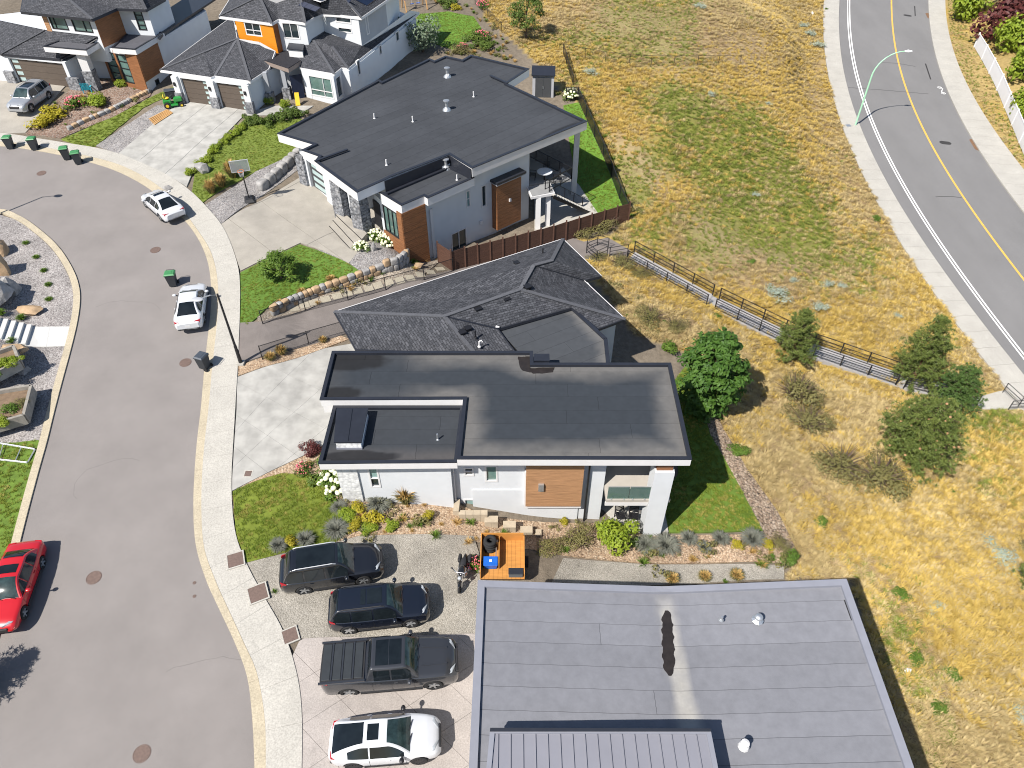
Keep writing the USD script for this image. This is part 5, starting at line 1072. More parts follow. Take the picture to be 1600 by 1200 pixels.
            pts = [(xb - .12, sg * (yb - (.34 if tl == 'wide' else .12)), z1), (xb - .12, sg * (yb - (.34 if tl == 'wide' else .12)), z0 + .06), (xb + .16, sg * (yb + .045), z1 - .02), (xb + .16, sg * (yb + .045), z0), (xb - .10, sg * (yb - .03), z0), (xb - .08, sg * (yb - .02), z1)]
            obj('tail_light', mani(m3.Manifold.hull_points(np.array(pts))), lamp_red, s.t)
            for wx in p['wheels']:
                prof = np.array([(wr * .62, -.10), (wr * .9, -.112), (wr * .985, -.085), (wr, -.03), (wr, .03), (wr * .985, .085), (wr * .9, .112), (wr * .62, .10), (wr * .62, -.10)])
                tm = trimesh.creation.revolve(prof, sections=32); v = np.c_[tm.vertices[:, 0], tm.vertices[:, 2], tm.vertices[:, 1]] + [wx, sg * (W / 2 - .135), wr]
                wl = obj('wheel', (v, tm.faces[:, ::-1]), tyre_m, s.t, smooth=40)
                rm = MB(); yc = sg * (W / 2 - .135 + .075); rr = wr * .63
                rm.tube([(wx, yc - sg * .1, wr), (wx, yc - sg * .06, wr)], rr, 24)
                for k in range(p.get('spokes', 5)):
                    a = k * 2 * math.pi / p.get('spokes', 5); rm.obox((wx, yc, wr), (wx + rr * math.cos(a), yc + sg * .01, wr + rr * math.sin(a)), .075, .035, (0, 1, 0))
                rm.tube([(wx, yc - .02, wr), (wx, yc + .02, wr)], .06, 12)
                obj('rim', rm, p.get('rim', rim_m), wl)
        zf = s.zt(L / 2 - .3)
        obj('grille', MB().add(mani(chamfer_box((.10, p.get('grille_w', .95), .24), .03))).mesh().apply_translation((L / 2 - .045, 0, zf - .22)), plastic, s.t)
        obj('front_bumper_intake', MB().add(mani(chamfer_box((.10, W * .66, .14), .03))).mesh().apply_translation((L / 2 - .055, 0, .38)), plastic, s.t)
        obj('rear_bumper', MB().add(mani(chamfer_box((.14, W * .74, .18), .04))).mesh().apply_translation((-L / 2 + .07, 0, .40)), p.get('bumper', plastic), s.t)
        obj('licence_plate', MB().box((-L / 2 + .005, 0, s.zt(-L / 2 + .2) - .30), (.02, .32, .16)), white_trim, s.t)
        if p.get('rails'):
            for sg in (1, -1):
                y = W / 2 * rw * .93; obj('roof_rail', MB().tube([(x0 - .1, sg * y, zr - .03), (x0 - .25, sg * y, zr + .03), (x1 + .25, sg * y, zr + .03), (x1 + .1, sg * y, zr - .03)], .024, 8), p['rails'], s.t)
        wp_ = MB()
        for y0 in (.1, -.45): wp_ = MB().obox((xc + .0, y0 + .45, s.zt(xc) + .07), (xc - .12, y0, s.zt(xc) + .12), .03, .02); obj('wiper', wp_, plastic, s.t)
def place_by_wheels(px_rear, px_front, side, wheels, W):
    """near-side wheel contacts of the photograph -> (loc, heading): side=-1 when the car's right side is seen"""
    r, f = A(*px_rear), A(*px_front); h = (f - r)[:2]; h /= np.linalg.norm(h); left = np.array([-h[1], h[0]])
    mid = (r + f)[:2] / 2 - h * (wheels[0] + wheels[1]) / 2 - left * side * (W / 2 - .10)
    return [mid[0], mid[1], float(T(*mid)) + .055], math.degrees(math.atan2(h[1], h[0])), np.linalg.norm((f - r)[:2])
def along(px, line, W=0, back=False):
    q = A(*px)[:2]; l = LineString(line); s_ = l.project(Point(q)); a, b = np.array(l.interpolate(s_ - 1.5).coords[0]), np.array(l.interpolate(s_ + 1.5).coords[0])
    h = (a - b) if back else (b - a); return [q[0], q[1], float(T(*q)) + .03], math.degrees(math.atan2(h[1], h[0]))
SUV = lambda **k: dict(dict(L=4.75, W=1.90, H=1.70, wr=.37, wheels=(1.42, -1.36), top=[(-2.4, 1.02), (-1.9, 1.08), (.9, 1.06), (1.15, 1.04), (1.9, .96), (2.25, .84), (2.4, .74)], cab=(1.12, .42, -1.75, -2.22), side=[(-2.0, -1.25), (-1.17, -.27), (-.19, .80)], handles=(-.9, .1), seams=(-1.25, -.23, .82), tail='tall', roofw=.68), **k)
SEDAN = lambda **k: dict(dict(L=4.63, W=1.80, H=1.42, wr=.325, wheels=(1.42, -1.28), top=[(-2.35, .88), (-1.7, .97), (-1.2, .96), (.9, .90), (1.2, .88), (1.9, .76), (2.2, .66), (2.35, .58)], cab=(1.18, .28, -.80, -1.72), side=[(-1.35, -.75), (-.68, .10), (.17, .95)], handles=(-.5, .35), seams=(-.72, .14, 1.0), roofw=.64), **k)
black_p, black_p2, grey_p, white_p, red_p, silver_p = paint('black', (.008, .009, .012)), paint('blue_black', (.006, .008, .014)), paint('graphite', (.035, .037, .042), .25), paint('white', (.52, .53, .55)), paint('red', (.42, .010, .014)), paint('silver', (.36, .37, .385), .4)
sp = SUV(L=4.85, W=1.92, H=1.74, rails=alu, sunroof=[(-1.5, .30, .80)])
loc, rz, wb_ = place_by_wheels((482, 926), (566, 917), -1, sp['wheels'], sp['W']); print('wheelbase', wb_)
Car('parked_car', 'black SUV with silver roof rails beside the lawn, furthest up the gravel lot', 'car', black_p, sp, loc, rz, 'cars on the side lot')
sp = SUV(L=4.62, W=1.88, H=1.68, rails=plastic, sunroof=[(-.75, -.52, .62), (-.46, .22, .62)], wheels=(1.38, -1.42), rim=alu)
loc, rz, wb_ = place_by_wheels((548.5, 989), (642, 982), -1, sp['wheels'], sp['W']); print('wheelbase', wb_)
Car('parked_car', 'blue black SUV with a two part glass sunroof between black SUV and pickup', 'car', black_p2, sp, loc, rz, 'cars on the side lot')
sp = dict(L=4.52, W=1.86, H=1.47, wr=.36, wheels=(1.36, -1.30), top=[(-2.28, .98), (-1.8, 1.04), (-1.2, 1.0), (.7, .98), (1.0, .96), (1.7, .86), (2.1, .74), (2.28, .62)], cab=(1.10, .12, -.80, -2.16), side=[(-1.45, -.62), (-.55, .80)], handles=(-.7, .15), seams=(-.6, .85), roofw=.58, sunroof=[(-.66, -.20, .60)], taper_f=.2, taper_r=.16, rim=plastic, spokes=10, mirror=black_metal)
loc, rz, wb_ = place_by_wheels((551, 1199), (659.5, 1195), -1, sp['wheels'], sp['W']); print('wheelbase', wb_)
Car('parked_car', 'white crossover with black sunroof nearest the bottom edge on the stamped driveway', 'car', white_p, sp, loc, rz, 'cars on the side lot')
sp = SEDAN()
loc, rz = along((303, 488), st_r, back=True); Car('parked_car', 'white sedan parked at the kerb beside the dark lamp post', 'car', white_p, sp, loc, rz, 'white sedans at the kerb')
loc, rz = along((258, 330), st_r, back=True); Car('parked_car', 'white sedan with dark sunroof parked on the bend above', 'car', white_p, SEDAN(sunroof=[(-.1, .22, .7)]), loc, rz, 'white sedans at the kerb')
sp = SEDAN(L=4.7, W=1.78, H=1.38, top=[(-2.4, .86), (-1.7, .96), (-1.2, .95), (.8, .88), (1.1, .86), (1.9, .74), (2.25, .62), (2.4, .52)], cab=(1.0, .05, -1.0, -1.75), sunroof=[(-.62, -.14, .72)])
loc, rz, wb_ = place_by_wheels((69, 884), (44, 966), 1, sp['wheels'], sp['W']); print('wheelbase red', wb_)
Car('parked_car', 'red sedan with open sunroof parked at the left kerb', 'car', red_p, sp, loc, rz)
sp = SUV(L=4.7, rails=alu, sunroof=[(-.9, .25, .72)], H=1.69)
loc, rz, wb_ = place_by_wheels((80, 153), (51, 180), 1, sp['wheels'], sp['W']); print('wheelbase silver', wb_)
Car('parked_car', 'silver SUV with glass roof on the upper left driveway', 'car', silver_p, sp, loc, rz)
# pickup
sp = dict(L=5.9, W=2.02, H=1.93, wr=.41, wheels=(1.85, -1.80), top=[(-2.98, 1.33), (-.95, 1.33), (-.9, 1.30), (1.1, 1.27), (1.3, 1.25), (2.4, 1.16), (2.75, 1.05), (2.98, .9)], cab=(1.28, .72, -.70, -.96), side=[(-.62, .06), (.14, .95)], handles=(-.45, .3), seams=(-.72, .10, 1.05), tail='tall', roofw=.74, sunroof=[(-.52, .02, .78), (.05, .58, .78)], taper_f=.12, taper_r=.03, grille_w=1.3, rear=True, bumper=alu)
loc, rz, wb_ = place_by_wheels((546, 1084), (680, 1079), -1, sp['wheels'], sp['W']); print('wheelbase truck', wb_)
c = Car('pickup_truck', 'dark grey pickup with a black ribbed cover over its bed', 'pickup truck', grey_p, sp, loc, rz)
cv = obj('bed_cover', MB().prism(sbox(-2.90, -.86, -1.04, .86), 1.34, 1.40), plastic, c.t)
for k in range(4): x = -2.86 + k * .455; obj('cover_panel', mani(chamfer_box((.36, 1.62, .05), .02)).apply_translation((x + .2, 0, 1.415)), mat('cover_vinyl', (.022, .026, .03), .6, .15, 3), cv)
for k in range(3): x = -2.86 + (k + 1) * .455 - .03; obj('cover_rib', MB().box((x, 0, 1.425), (.07, 1.66, .05)), grey_p, cv)
for sg in (1, -1): obj('bed_rail', MB().box((-1.98, sg * .92, 1.385), (1.95, .10, .06)), grey_p, c.t); obj('hood_crease', MB().obox((1.4, sg * .42, 1.29), (2.5, sg * .36, 1.19), .06, .04), grey_p, c.t)
# ------------------------------------------------------------------ plants
def leaves(C, N_, size, aspect=.55, jitter=.35, rng=RNG, fold=True):
    """one small diamond leaf at each point C, facing N_"""
    n = len(C); N_ = N_ + rng.normal(0, jitter, (n, 3)); N_ /= np.linalg.norm(N_, axis=1)[:, None] + 1e-9
    a = np.cross(N_, rng.normal(0, 1, (n, 3))); a /= np.linalg.norm(a, axis=1)[:, None] + 1e-9; b = np.cross(N_, a)
    s = (np.asarray(size) * rng.uniform(.7, 1.3, n))[:, None]
    v = np.stack([C - a * s, C + b * s * aspect + N_ * s * .12, C + a * s, C - b * s * aspect + N_ * s * .12], 1).reshape(-1, 3)
    i = np.arange(n)[:, None] * 4
    return v, np.vstack([i + [0, 1, 2], i + [0, 2, 3]])
def cloud(n, rng, shell=.55):
    d = rng.normal(0, 1, (n, 3)); d /= np.linalg.norm(d, axis=1)[:, None]; r = (shell + (1 - shell) * rng.random(n)) ** .8
    return d, d * r[:, None]
def bush_mesh(seed, n=700, size=.10, lumps=9, flat=.0):
    """unit bush: radius about 1, from the ground up to about 1.6 (scaled afterwards)"""
    rng = np.random.default_rng(seed); C, N_ = [], []
    cs = np.c_[rng.normal(0, .42, (lumps, 2)), rng.uniform(.35, 1.0, lumps)]; cs[0] = (0, 0, .8)
    for c in cs:
        d, p = cloud(n // lumps, rng, .6); r = rng.uniform(.38, .6); q = c + p * r * np.array([1, 1, .85]); C.append(q); N_.append(d + [0, 0, .5])
    C, N_ = np.vstack(C), np.vstack(N_); k = C[:, 2] > .02
    return leaves(C[k], N_[k], size, .6, .4, rng)
def spiky_mesh(seed, n=260, spread=.75, h=1.2, w=.02, droop=.25):
    """unit clump of thin blades"""
    rng = np.random.default_rng(seed); v, f = [], []
    for k in range(n):
        a = rng.uniform(0, 2 * math.pi); t = rng.random() ** .7; r0 = .25 * rng.random(); L = h * rng.uniform(.6, 1.1); o = np.array([math.cos(a), math.sin(a), 0]); s = np.array([-math.sin(a), math.cos(a), 0]) * w * rng.uniform(.7, 1.4)
        p0 = o * r0; p1 = p0 + o * spread * t * .45 + [0, 0, L * .62]; p2 = p0 + o * spread * t * 1.0 + [0, 0, L * (1 - droop * t)]
        b = len(v) * 5; v.append([p0 - s, p0 + s, p1 + s, p1 - s, p2]); f += [[b, b + 1, b + 2], [b, b + 2, b + 3], [b + 3, b + 2, b + 4]]
    return np.array(v).reshape(-1, 3), np.array(f)
def flowers_mesh(seed, n=60, r=.16):
    rng = np.random.default_rng(seed); m = MB(); d, p = cloud(n, rng, .85); p = p * [.85, .85, .6] + [0, 0, .75]
    for k in range(n):
        if p[k, 2] > .55: m.add(trimesh.creation.icosphere(subdivisions=1).vertices * r * rng.uniform(.6, 1.1) + p[k] + d[k] * .12, trimesh.creation.icosphere(subdivisions=1).faces)
    return m.mesh()
L_ = leaf_mat
M_sage = L_('leaf_sage', (.22, .27, .21), (.42, .47, .38), 2, .15); M_green = L_('leaf_green', (.055, .11, .012), (.14, .22, .03), 1.5); M_dark = L_('leaf_dark_green', (.04, .08, .012), (.13, .18, .03), 1.2, .25)
M_olive = L_('leaf_olive', (.10, .10, .03), (.23, .20, .075), 1.6, .2); M_lav = L_('leaf_lavender', (.10, .11, .085), (.22, .22, .18), 2.5, .15); M_yel = L_('leaf_yellow', (.22, .20, .015), (.46, .38, .03), 2); M_red = L_('leaf_plum', (.05, .012, .012), (.13, .035, .03), 1.2, .2)
M_straw = L_('plume_straw', (.34, .21, .06), (.55, .37, .14), 2, .2); M_lime = L_('leaf_lime', (.12, .19, .012), (.30, .36, .035), 1.3); M_silver = L_('leaf_silver_green', (.09, .13, .08), (.21, .26, .17), 1.5, .2); M_walnut = L_('leaf_walnut', (.026, .072, .012), (.090, .175, .026), .9, .3, 3.0)
M_pine = L_('pine_needles', (.055, .09, .02), (.18, .215, .05), 1.4, .12); M_pine2 = L_('fir_needles', (.04, .085, .022), (.11, .175, .04), 1.4, .12)
bark = mat('tree_bark', (.085, .058, .04), .9, .3, 6, .6, 30)
M_white_fl = mat('cream_petals', (.66, .66, .45), .7, .12, 5); M_pink = mat('pink_petals', (.55, .12, .15), .7, .3, 5)
_proto = {}
rng_t = np.random.default_rng(15)
def plant(kind, px, py, r, h, label, cat='shrub', group=None, name=None, at_z=None):
    """one plant of a kind, its centre seen at the pixel; the first of each kind holds the mesh, the others refer to it"""
    base = A(px, py + .35 * h * 9 * (1 if py > 300 else .6)); base = base if at_z is None else at(px, py, at_z); loc = (base[0], base[1], base[2] - .03); rz = RNG.uniform(0, 360); sc = (r, r, h / 1.35)
    nm = name or {'sage': 'sagebrush', 'lav': 'lavender_shrub', 'grass': 'ornamental_grass', 'hyd': 'hydrangea_bush', 'green': 'green_shrub', 'olive': 'dry_shrub', 'yellow': 'yellow_shrub', 'dark': 'dark_shrub', 'lime': 'lime_shrub', 'plum': 'plum_shrub', 'silver': 'silver_conifer', 'tuft': 'grass_tuft', 'pinkf': 'flowering_shrub'}[kind]
    if kind in _proto: return dup(_proto[kind], label, cat, loc, rz, group, sc, nm)
    t = thing(nm, label, cat, loc, rz, group, scale=sc); _proto[kind] = t
    if kind in ('sage', 'green', 'olive', 'yellow', 'dark', 'lime', 'plum', 'silver', 'pinkf', 'hyd'):
        mt = {'sage': M_sage, 'green': M_green, 'olive': M_olive, 'yellow': M_yel, 'dark': M_dark, 'lime': M_lime, 'plum': M_red, 'silver': M_silver, 'pinkf': M_green, 'hyd': M_green}[kind]
        nn = {'sage': 900, 'olive': 1900, 'plum': 2200, 'lime': 2000, 'silver': 1800, 'dark': 1800}.get(kind, 900); sz = {'sage': .07, 'olive': .048, 'plum': .08, 'lime': .08, 'silver': .06}.get(kind, .095)
        obj('foliage', bush_mesh(len(_proto) + 5, nn, sz, 11 if kind != 'sage' else 14), mt, t)
        st = MB()
        if kind == 'olive':
            for k in range(40): a, r_ = rng_t.uniform(0, 6.28), rng_t.uniform(.4, 1.05); st.tube([(0, 0, 0), (r_ * .5 * math.cos(a), r_ * .5 * math.sin(a), .7), (r_ * math.cos(a), r_ * math.sin(a), 1.5 - .5 * r_)], [.03, .018, .006], 4)
        for k in range(5): a = k * 1.26; st.tube([(0, 0, 0), (.25 * math.cos(a), .25 * math.sin(a), .45), (.5 * math.cos(a), .5 * math.sin(a), .85)], [.05, .035, .015], 5)
        obj('stems', st, bark, t, kind='stuff')
        if kind == 'hyd': obj('flower_heads', flowers_mesh(3, 70, .17), M_white_fl, t, kind='stuff')
        if kind == 'pinkf': obj('flower_heads', flowers_mesh(4, 60, .10), M_pink, t, kind='stuff')
    elif kind == 'lav':
        obj('foliage', spiky_mesh(11, 520, .95, 1.1, .022, .45), M_lav, t, kind='stuff')
    elif kind == 'grass':
        obj('blades', spiky_mesh(12, 380, .8, 1.2, .02, .3), M_olive, t, kind='stuff'); obj('plumes', spiky_mesh(13, 160, .7, 1.55, .035, .35), M_straw, t, kind='stuff')
    elif kind == 'tuft': obj('blades', spiky_mesh(14, 200, .8, 1.1, .03, .4), M_green, t, kind='stuff')
    return t
S = plant
G1 = 'pale sagebrush in the meadow'
for px, py, r, h, lb in ((1215, 459, .95, .7, 'largest pale sagebrush, just above the railed stairs'), (1238, 438, .36, .4, 'small pale sagebrush right of the largest one'), (1292, 446, .48, .5, 'left one of two pale sagebrush side by side in the meadow'), (1312, 448, .42, .5, 'right one of two pale sagebrush side by side in the meadow'), (1278, 482, .65, .6, 'grey sagebrush behind the small pine by the stairs'), (1399, 494, .4, .4, 'lone small sagebrush near the lower road verge'), (1092, 12, .75, .7, 'pale sagebrush at the top edge of the picture'), (1253, 42, .75, .7, 'topmost of three sagebrush beside the pavement'), (1264, 54, .8, .7, 'middle one of three sagebrush beside the pavement'), (1277, 72, .85, .8, 'lowest of three sagebrush beside the pavement'), (924, 114, .7, .6, 'sagebrush below the end of the black mesh fence'), (1112, 148, .4, .4, 'small sagebrush in the upper meadow'), (1179, 305, .4, .4, 'small sagebrush in the green patch of the meadow'), (1562, 867, 1.1, .45, 'wide flat pale sagebrush near the right edge'), (1456, 953, .6, .25, 'flat pale patch of sagebrush right of the grey roof'), (1585, 1110, .5, .4, 'sagebrush low on the right edge'), (1200, 52 + 110, .35, .3, 'tiny sagebrush in the golden grass of the upper meadow')): S('sage', px, py, r, h, lb, 'sagebrush', G1)
G2 = 'green weeds in the meadow'
for px, py, r, h, lb in ((1175, 410, .4, .4, 'small green weed left of the sagebrush above the stairs'), (1369, 341, .45, .5, 'green weed beside the pavement of the main road'), (1425, 1030, .5, .4, 'green weed right of the grey roof shadow'), (1487, 1055, .6, .4, 'green weed patch low in the right grass'), (1283, 818, .5, .5, 'green weed below the dry shrubs on the slope'), (1485, 771, .35, .3, 'tiny green weed below the round pine'), (1385, 886, .35, .3, 'tiny green weed beyond the corner of the grey roof'), (1404, 925, .5, .35, 'green weed halfway along the grey roof shadow'), (1157, 708, .65, .6, 'bright green shrub above the rock strip'), (1119, 496, .4, .5, 'little green shrub just below the railed stairs'), (1044, 548, .7, .8, 'green shrub at the corner of the flat roof'), (1236, 873, .6, .6, 'green shrub at the end of the gravel strip'), (1460, 1105, .5, .4, 'green weed at the bottom right of the slope'), (1290, 15, .3, .4, 'green weed at the top of the pavement')): S('green', px, py, r, h, lb, 'weed', G2)
G3 = 'dry olive shrubs on the slope'
for px, py, r, h, lb in ((1240, 618, 1.7, 1.9, 'tall dry shrub with bare twigs below the stairs'), (1259, 664, 1.5, 1.4, 'dense dry shrub right below the twiggy one'), (1310, 728, 1.7, 1.4, 'left one of a pair of dry shrubs on the lower slope'), (1370, 748, 1.8, 1.5, 'right one of a pair of dry shrubs on the lower slope'), (1018, 497, 1.2, .9, 'olive shrub right of the hip roof'), (1052, 510, .9, .8, 'small olive shrub at the edge of the roof shadow'), (903, 366, 1.0, .9, 'olive shrub between brown fence and footpath'), (948, 356, 1.4, 1.2, 'larger olive shrub at the head of the footpath'), (968, 412, 1.1, .9, 'olive shrub beside the top of the stairs'), (906, 846, 1.0, .8, 'olive shrub left of the round green bush'), (935, 405, .8, .6, 'low olive shrub next to the small stair rail'), (1000, 425, .9, .6, 'low olive shrub on the slope under the stairs'), (720, 80, 1.1, 1.0, 'olive shrub in the border at the end of the black roof'), (1215, 850, .6, .4, 'dry shrub at the end of the rock strip'), (855, 852, .8, .5, 'low dry shrub behind the wooden trailer'), (1595, 855, .7, .5, 'dry shrub at the right edge')): S('olive', px, py, r, h, lb, 'shrub', G3)
G4 = 'grey lavender shrubs around the flat roofed house'
for px, py, r, h, lb in ((436, 853, .55, .6, 'lavender clump at the lawn edge, nearest the pavement'), (478, 844, .6, .65, 'lavender clump at the lawn edge, second from the pavement'), (592, 788, .85, .8, 'largest grey lavender left of the straw coloured grass'), (530, 793, .55, .5, 'small grey lavender below the hydrangea'), (526, 828, .8, .6, 'grey green lavender at the corner of the lawn'), (1008, 852, .75, .6, 'lavender right beside the round green bush'), (1040, 852, .9, .7, 'lavender in front of the white column'), (1075, 842, .6, .6, 'lavender at the lower left corner of the back lawn'), (1100, 855, .5, .4, 'low lavender set forward of the row'), (1125, 842, .6, .6, 'lavender below the middle of the back lawn'), (1174, 842, .8, .8, 'big lavender at the right corner of the back lawn')): S('lav', px, py, r, h, lb, 'lavender', G4)
G5 = 'yellow shrubs in the beds'
for px, py, r, h, lb in ((455, 846, .4, .5, 'yellow shrub between the two lavender clumps at the lawn'), (587, 812, .65, .6, 'yellow flowering shrub in front of the garage wall'), (560, 793, .5, .5, 'yellow flowering plant near the hydrangea'), (667, 809, .42, .5, 'lone yellow shrub in the bark mulch'), (1153, 853, .36, .4, 'yellow shrub between two lavenders below the back lawn'), (1200, 852, .42, .4, 'yellow orange shrub at the end of the lavender row'), (554, 823, .5, .5, 'yellow green plant at the lower tip of the lawn bed'), (88, 180, 1.3, .9, 'yellow shrub beside the silver car driveway'), (66, 196, 1.3, 1.0, 'golden shrub at the foot of the upper left bed'), (882, 817, .3, .3, 'tiny yellow plant by the stepped blocks'), (714, 14, .7, .7, 'yellow flowers behind the top lawn')): S('yellow', px, py, r, h, lb, 'shrub', G5)
for px, py, r, h, lb in ((634, 780, .85, 1.4, 'tall straw coloured ornamental grass against the white wall'), (364, 274, .95, 1.5, 'tallest orange ornamental grass by the basketball hoop'), (347, 289, .85, 1.2, 'middle orange ornamental grass beside the gravel'), (331, 299, .8, 1.2, 'orange ornamental grass nearest the pavement'), (440, 551, .55, .7, 'grass clump in the narrow bed, right of the lamp post'), (423, 560, .5, .6, 'grass clump in the narrow bed, nearest the lamp post'), (505, 533, .4, .5, 'small grass clump at the end of the narrow bed'), (1050, 905, .5, .5, 'grass clump along the grey roof edge'), (1100, 902, .5, .5, 'grass clump along the middle of the grey roof edge'), (1150, 900, .55, .5, 'grass clump at the right of the grey roof edge'), (472, 458, .5, .5, 'grass clump on the stone wall, left one'), (517, 438, .5, .5, 'grass clump on the stone wall, middle one'), (438, 474, .4, .4, 'grass clump at the low end of the stone wall')): S('grass', px, py, r, h, lb, 'grass', 'ornamental grasses in the beds')
for px, py, r, h, lb in ((524, 758, .85, .95, 'hydrangea with cream flowers at the corner of the flat roofed house'), (608, 381, .75, .9, 'hydrangea with cream flowers, right of the grey stone'), (588, 372, .6, .8, 'hydrangea with cream flowers, behind the grey stone'), (892, 152, .8, .9, 'white flowering bush beside the shed'), (565, 388, .55, .6, 'green hydrangea left of the grey stone')): S('hyd', px, py, r, h, lb, 'hydrangea', 'hydrangea bushes')
for px, py, r, h, lb in ((966, 846, 1.15, 1.5, 'large round bright green bush below the patio'), (150, 160, 1.2, .9, 'lime bush in the upper left bed'), (193, 133, .6, .7, 'lime bush beside the timber entrance'), (423, 160, .55, .7, 'lime bush beside the stone porch post'), (447, 165, .55, .7, 'lime bush right of the porch post'), (614, 821, .42, .45, 'lime plant at the foot of the straw grass'), (1512, 16, 3.2, 5.5, 'tall lime green tree at the top right beside the plum tree'), (1588, 72, 2.6, 4.2, 'green hedge shrub behind the white fence, upper one'), (1600, 118, 2.8, 4.0, 'yellow green hedge shrub behind the white fence'), (1608, 180, 2.4, 3.4, 'green hedge shrub behind the lower end of the white fence'), (545, 760, .5, .6, 'lime bush right of the hydrangea'), (548, 806, .6, .5, 'lime plant between lavender and lawn'), (575, 826, .45, .4, 'lime plant at the lower edge of the bed')): S('lime', px, py, r, h, lb, 'shrub')
for px, py, r, h, lb in ((518, 741, .8, 1.1, 'dark green bush behind the hydrangea at the house corner'), (391, 190, .55, .7, 'dark hedge ball at the left of the hedge'), (403, 192, .55, .7, 'dark hedge ball, second from the left'), (419, 193, .6, .8, 'dark hedge ball in the middle'), (436, 187, .6, .8, 'dark hedge ball, fourth from the left'), (451, 180, .6, .8, 'dark hedge ball beside the black roof'), (466, 181, .6, .8, 'dark hedge ball at the right end'), (745, 62, 1.0, 1.0, 'dark shrub at the border of the top lawn'), (755, 74, .9, .8, 'dark shrub at the lower corner of the top border'), (700, 8, .9, .9, 'dark shrub behind the top lawn')): S('dark', px, py, r, h, lb, 'shrub')
for k, (px, py) in enumerate(((299, 270), (311, 258), (324, 250), (332, 240), (340, 232), (350, 224), (360, 216), (369, 208), (378, 200))): S('lime', px, py, .5, .5, 'small round shrub in the row between lawn and driveway, %s' % ['the one at the boulder', 'second from the boulder', 'third from the boulder', 'fourth from the boulder', 'the middle one', 'fourth from the hedge', 'third from the hedge', 'second from the hedge', 'the one touching the hedge'][k], 'shrub', 'row of small shrubs along the driveway')
for px, py, r, h, lb in ((752, 58, .9, .8, 'pink flowering shrub at the edge of the top lawn'), (722, 75, .6, .6, 'red flowering shrub behind the black roof'), (475, 733, .45, .4, 'purple flowering plant beside the driveway'), (120, 165, .9, .9, 'reddish flowering shrub in the upper left bed'), (755, 10, .8, .8, 'pink flowers at the top border')): S('pinkf', px, py, r, h, lb, 'shrub')
for k, (px, py) in enumerate(((41, 380), (57, 402), (69, 423), (76, 445), (77, 468))): S('tuft', px, py, .38, .36, 'olive grass tuft in the left gravel garden, %s' % ['topmost of five', 'second of five', 'middle of five', 'fourth of five', 'lowest of five'][k], 'grass', 'five grass tufts in the gravel garden')
for px, py, r, h, lb in ((34, 497, .45, .5, 'grass tuft beside the flat boulder by the steps'), (2, 490, .5, .6, 'grass tuft at the left edge above the steps'), (18, 533, .4, .5, 'grass tuft below the garden steps')): S('tuft', px, py, r, h, lb, 'grass', 'grass tufts by the garden steps')
S('silver', 661, 74, 2.1, 3.6, 'silvery green conifer behind the upper corner of the black roof', 'conifer'); S('plum', 1566, 44, 4.2, 6.2, 'dark plum red tree at the top right', 'tree'); S('plum', 492, 708, .55, .7, 'reddish leaved shrub at the driveway corner', 'shrub')
# ---- trees
def tree_at(name, label, cat, base_px, h): b = A(*base_px); return thing(name, label, cat, (b[0], b[1], b[2] - .05), RNG.uniform(0, 360))
def broad_tree(name, label, base_px, h, R, z0, n_clump, per, leaf, mt, trunk_r=.09, seed=1, droop=0.0):
    rng = np.random.default_rng(seed); t = tree_at(name, label, 'tree', base_px, h)
    tr = MB().tube([(0, 0, 0), (.03, .02, h * .3), (.0, .05, h * .62), (.04, 0, h * .9)], [trunk_r, trunk_r * .8, trunk_r * .5, .015], 9); C, N_ = [], []; lb = MB()
    for k in range(n_clump):
        a, zz = rng.uniform(0, 2 * math.pi), rng.uniform(0, 1); prof = math.sin(math.pi * min(1, .12 + .88 * zz)) ** .6
        rr = R * prof * rng.uniform(.3, 1.0) ** .6; c = np.array([rr * math.cos(a), rr * math.sin(a), z0 + (h - z0) * zz * .95]); cr = R * rng.uniform(.20, .36)
        d, p = cloud(per, rng, .35); q = c + p * cr * [1, 1, .75]; q[:, 2] -= droop * np.linalg.norm((q - c)[:, :2], axis=1); C.append(q); N_.append(d * .7 + c / (np.linalg.norm(c) + .1) * .4 + [0, 0, .45])
        if k % 3 == 0: s = np.array([0, 0, max(.3, c[2] * .62)]); lb.tube([s, (s + c) / 2 + [0, 0, .1], c], [trunk_r * .4, trunk_r * .25, .01], 5)
    obj('trunk', tr, bark, t); obj('limbs', lb, bark, t, kind='stuff'); obj('crown', leaves(np.vstack(C), np.vstack(N_), leaf, .5, .35, rng), mt, t, kind='stuff'); return t
broad_tree('leafy_tree', 'large leafy green tree beside the corner of the flat roofed house', (1100, 640), 6.5, 1.95, .6, 100, 75, .17, M_walnut, .11, 4, .25)
broad_tree('round_tree', 'small round green tree on the neighbour lawn', (440, 436), 2.1, 1.35, .5, 36, 80, .085, M_green, .07, 6)
broad_tree('meadow_tree', 'green tree with a bare trunk standing at the top of the meadow', (822, 62), 4.6, 2.0, 1.6, 44, 70, .11, M_dark, .11, 8)
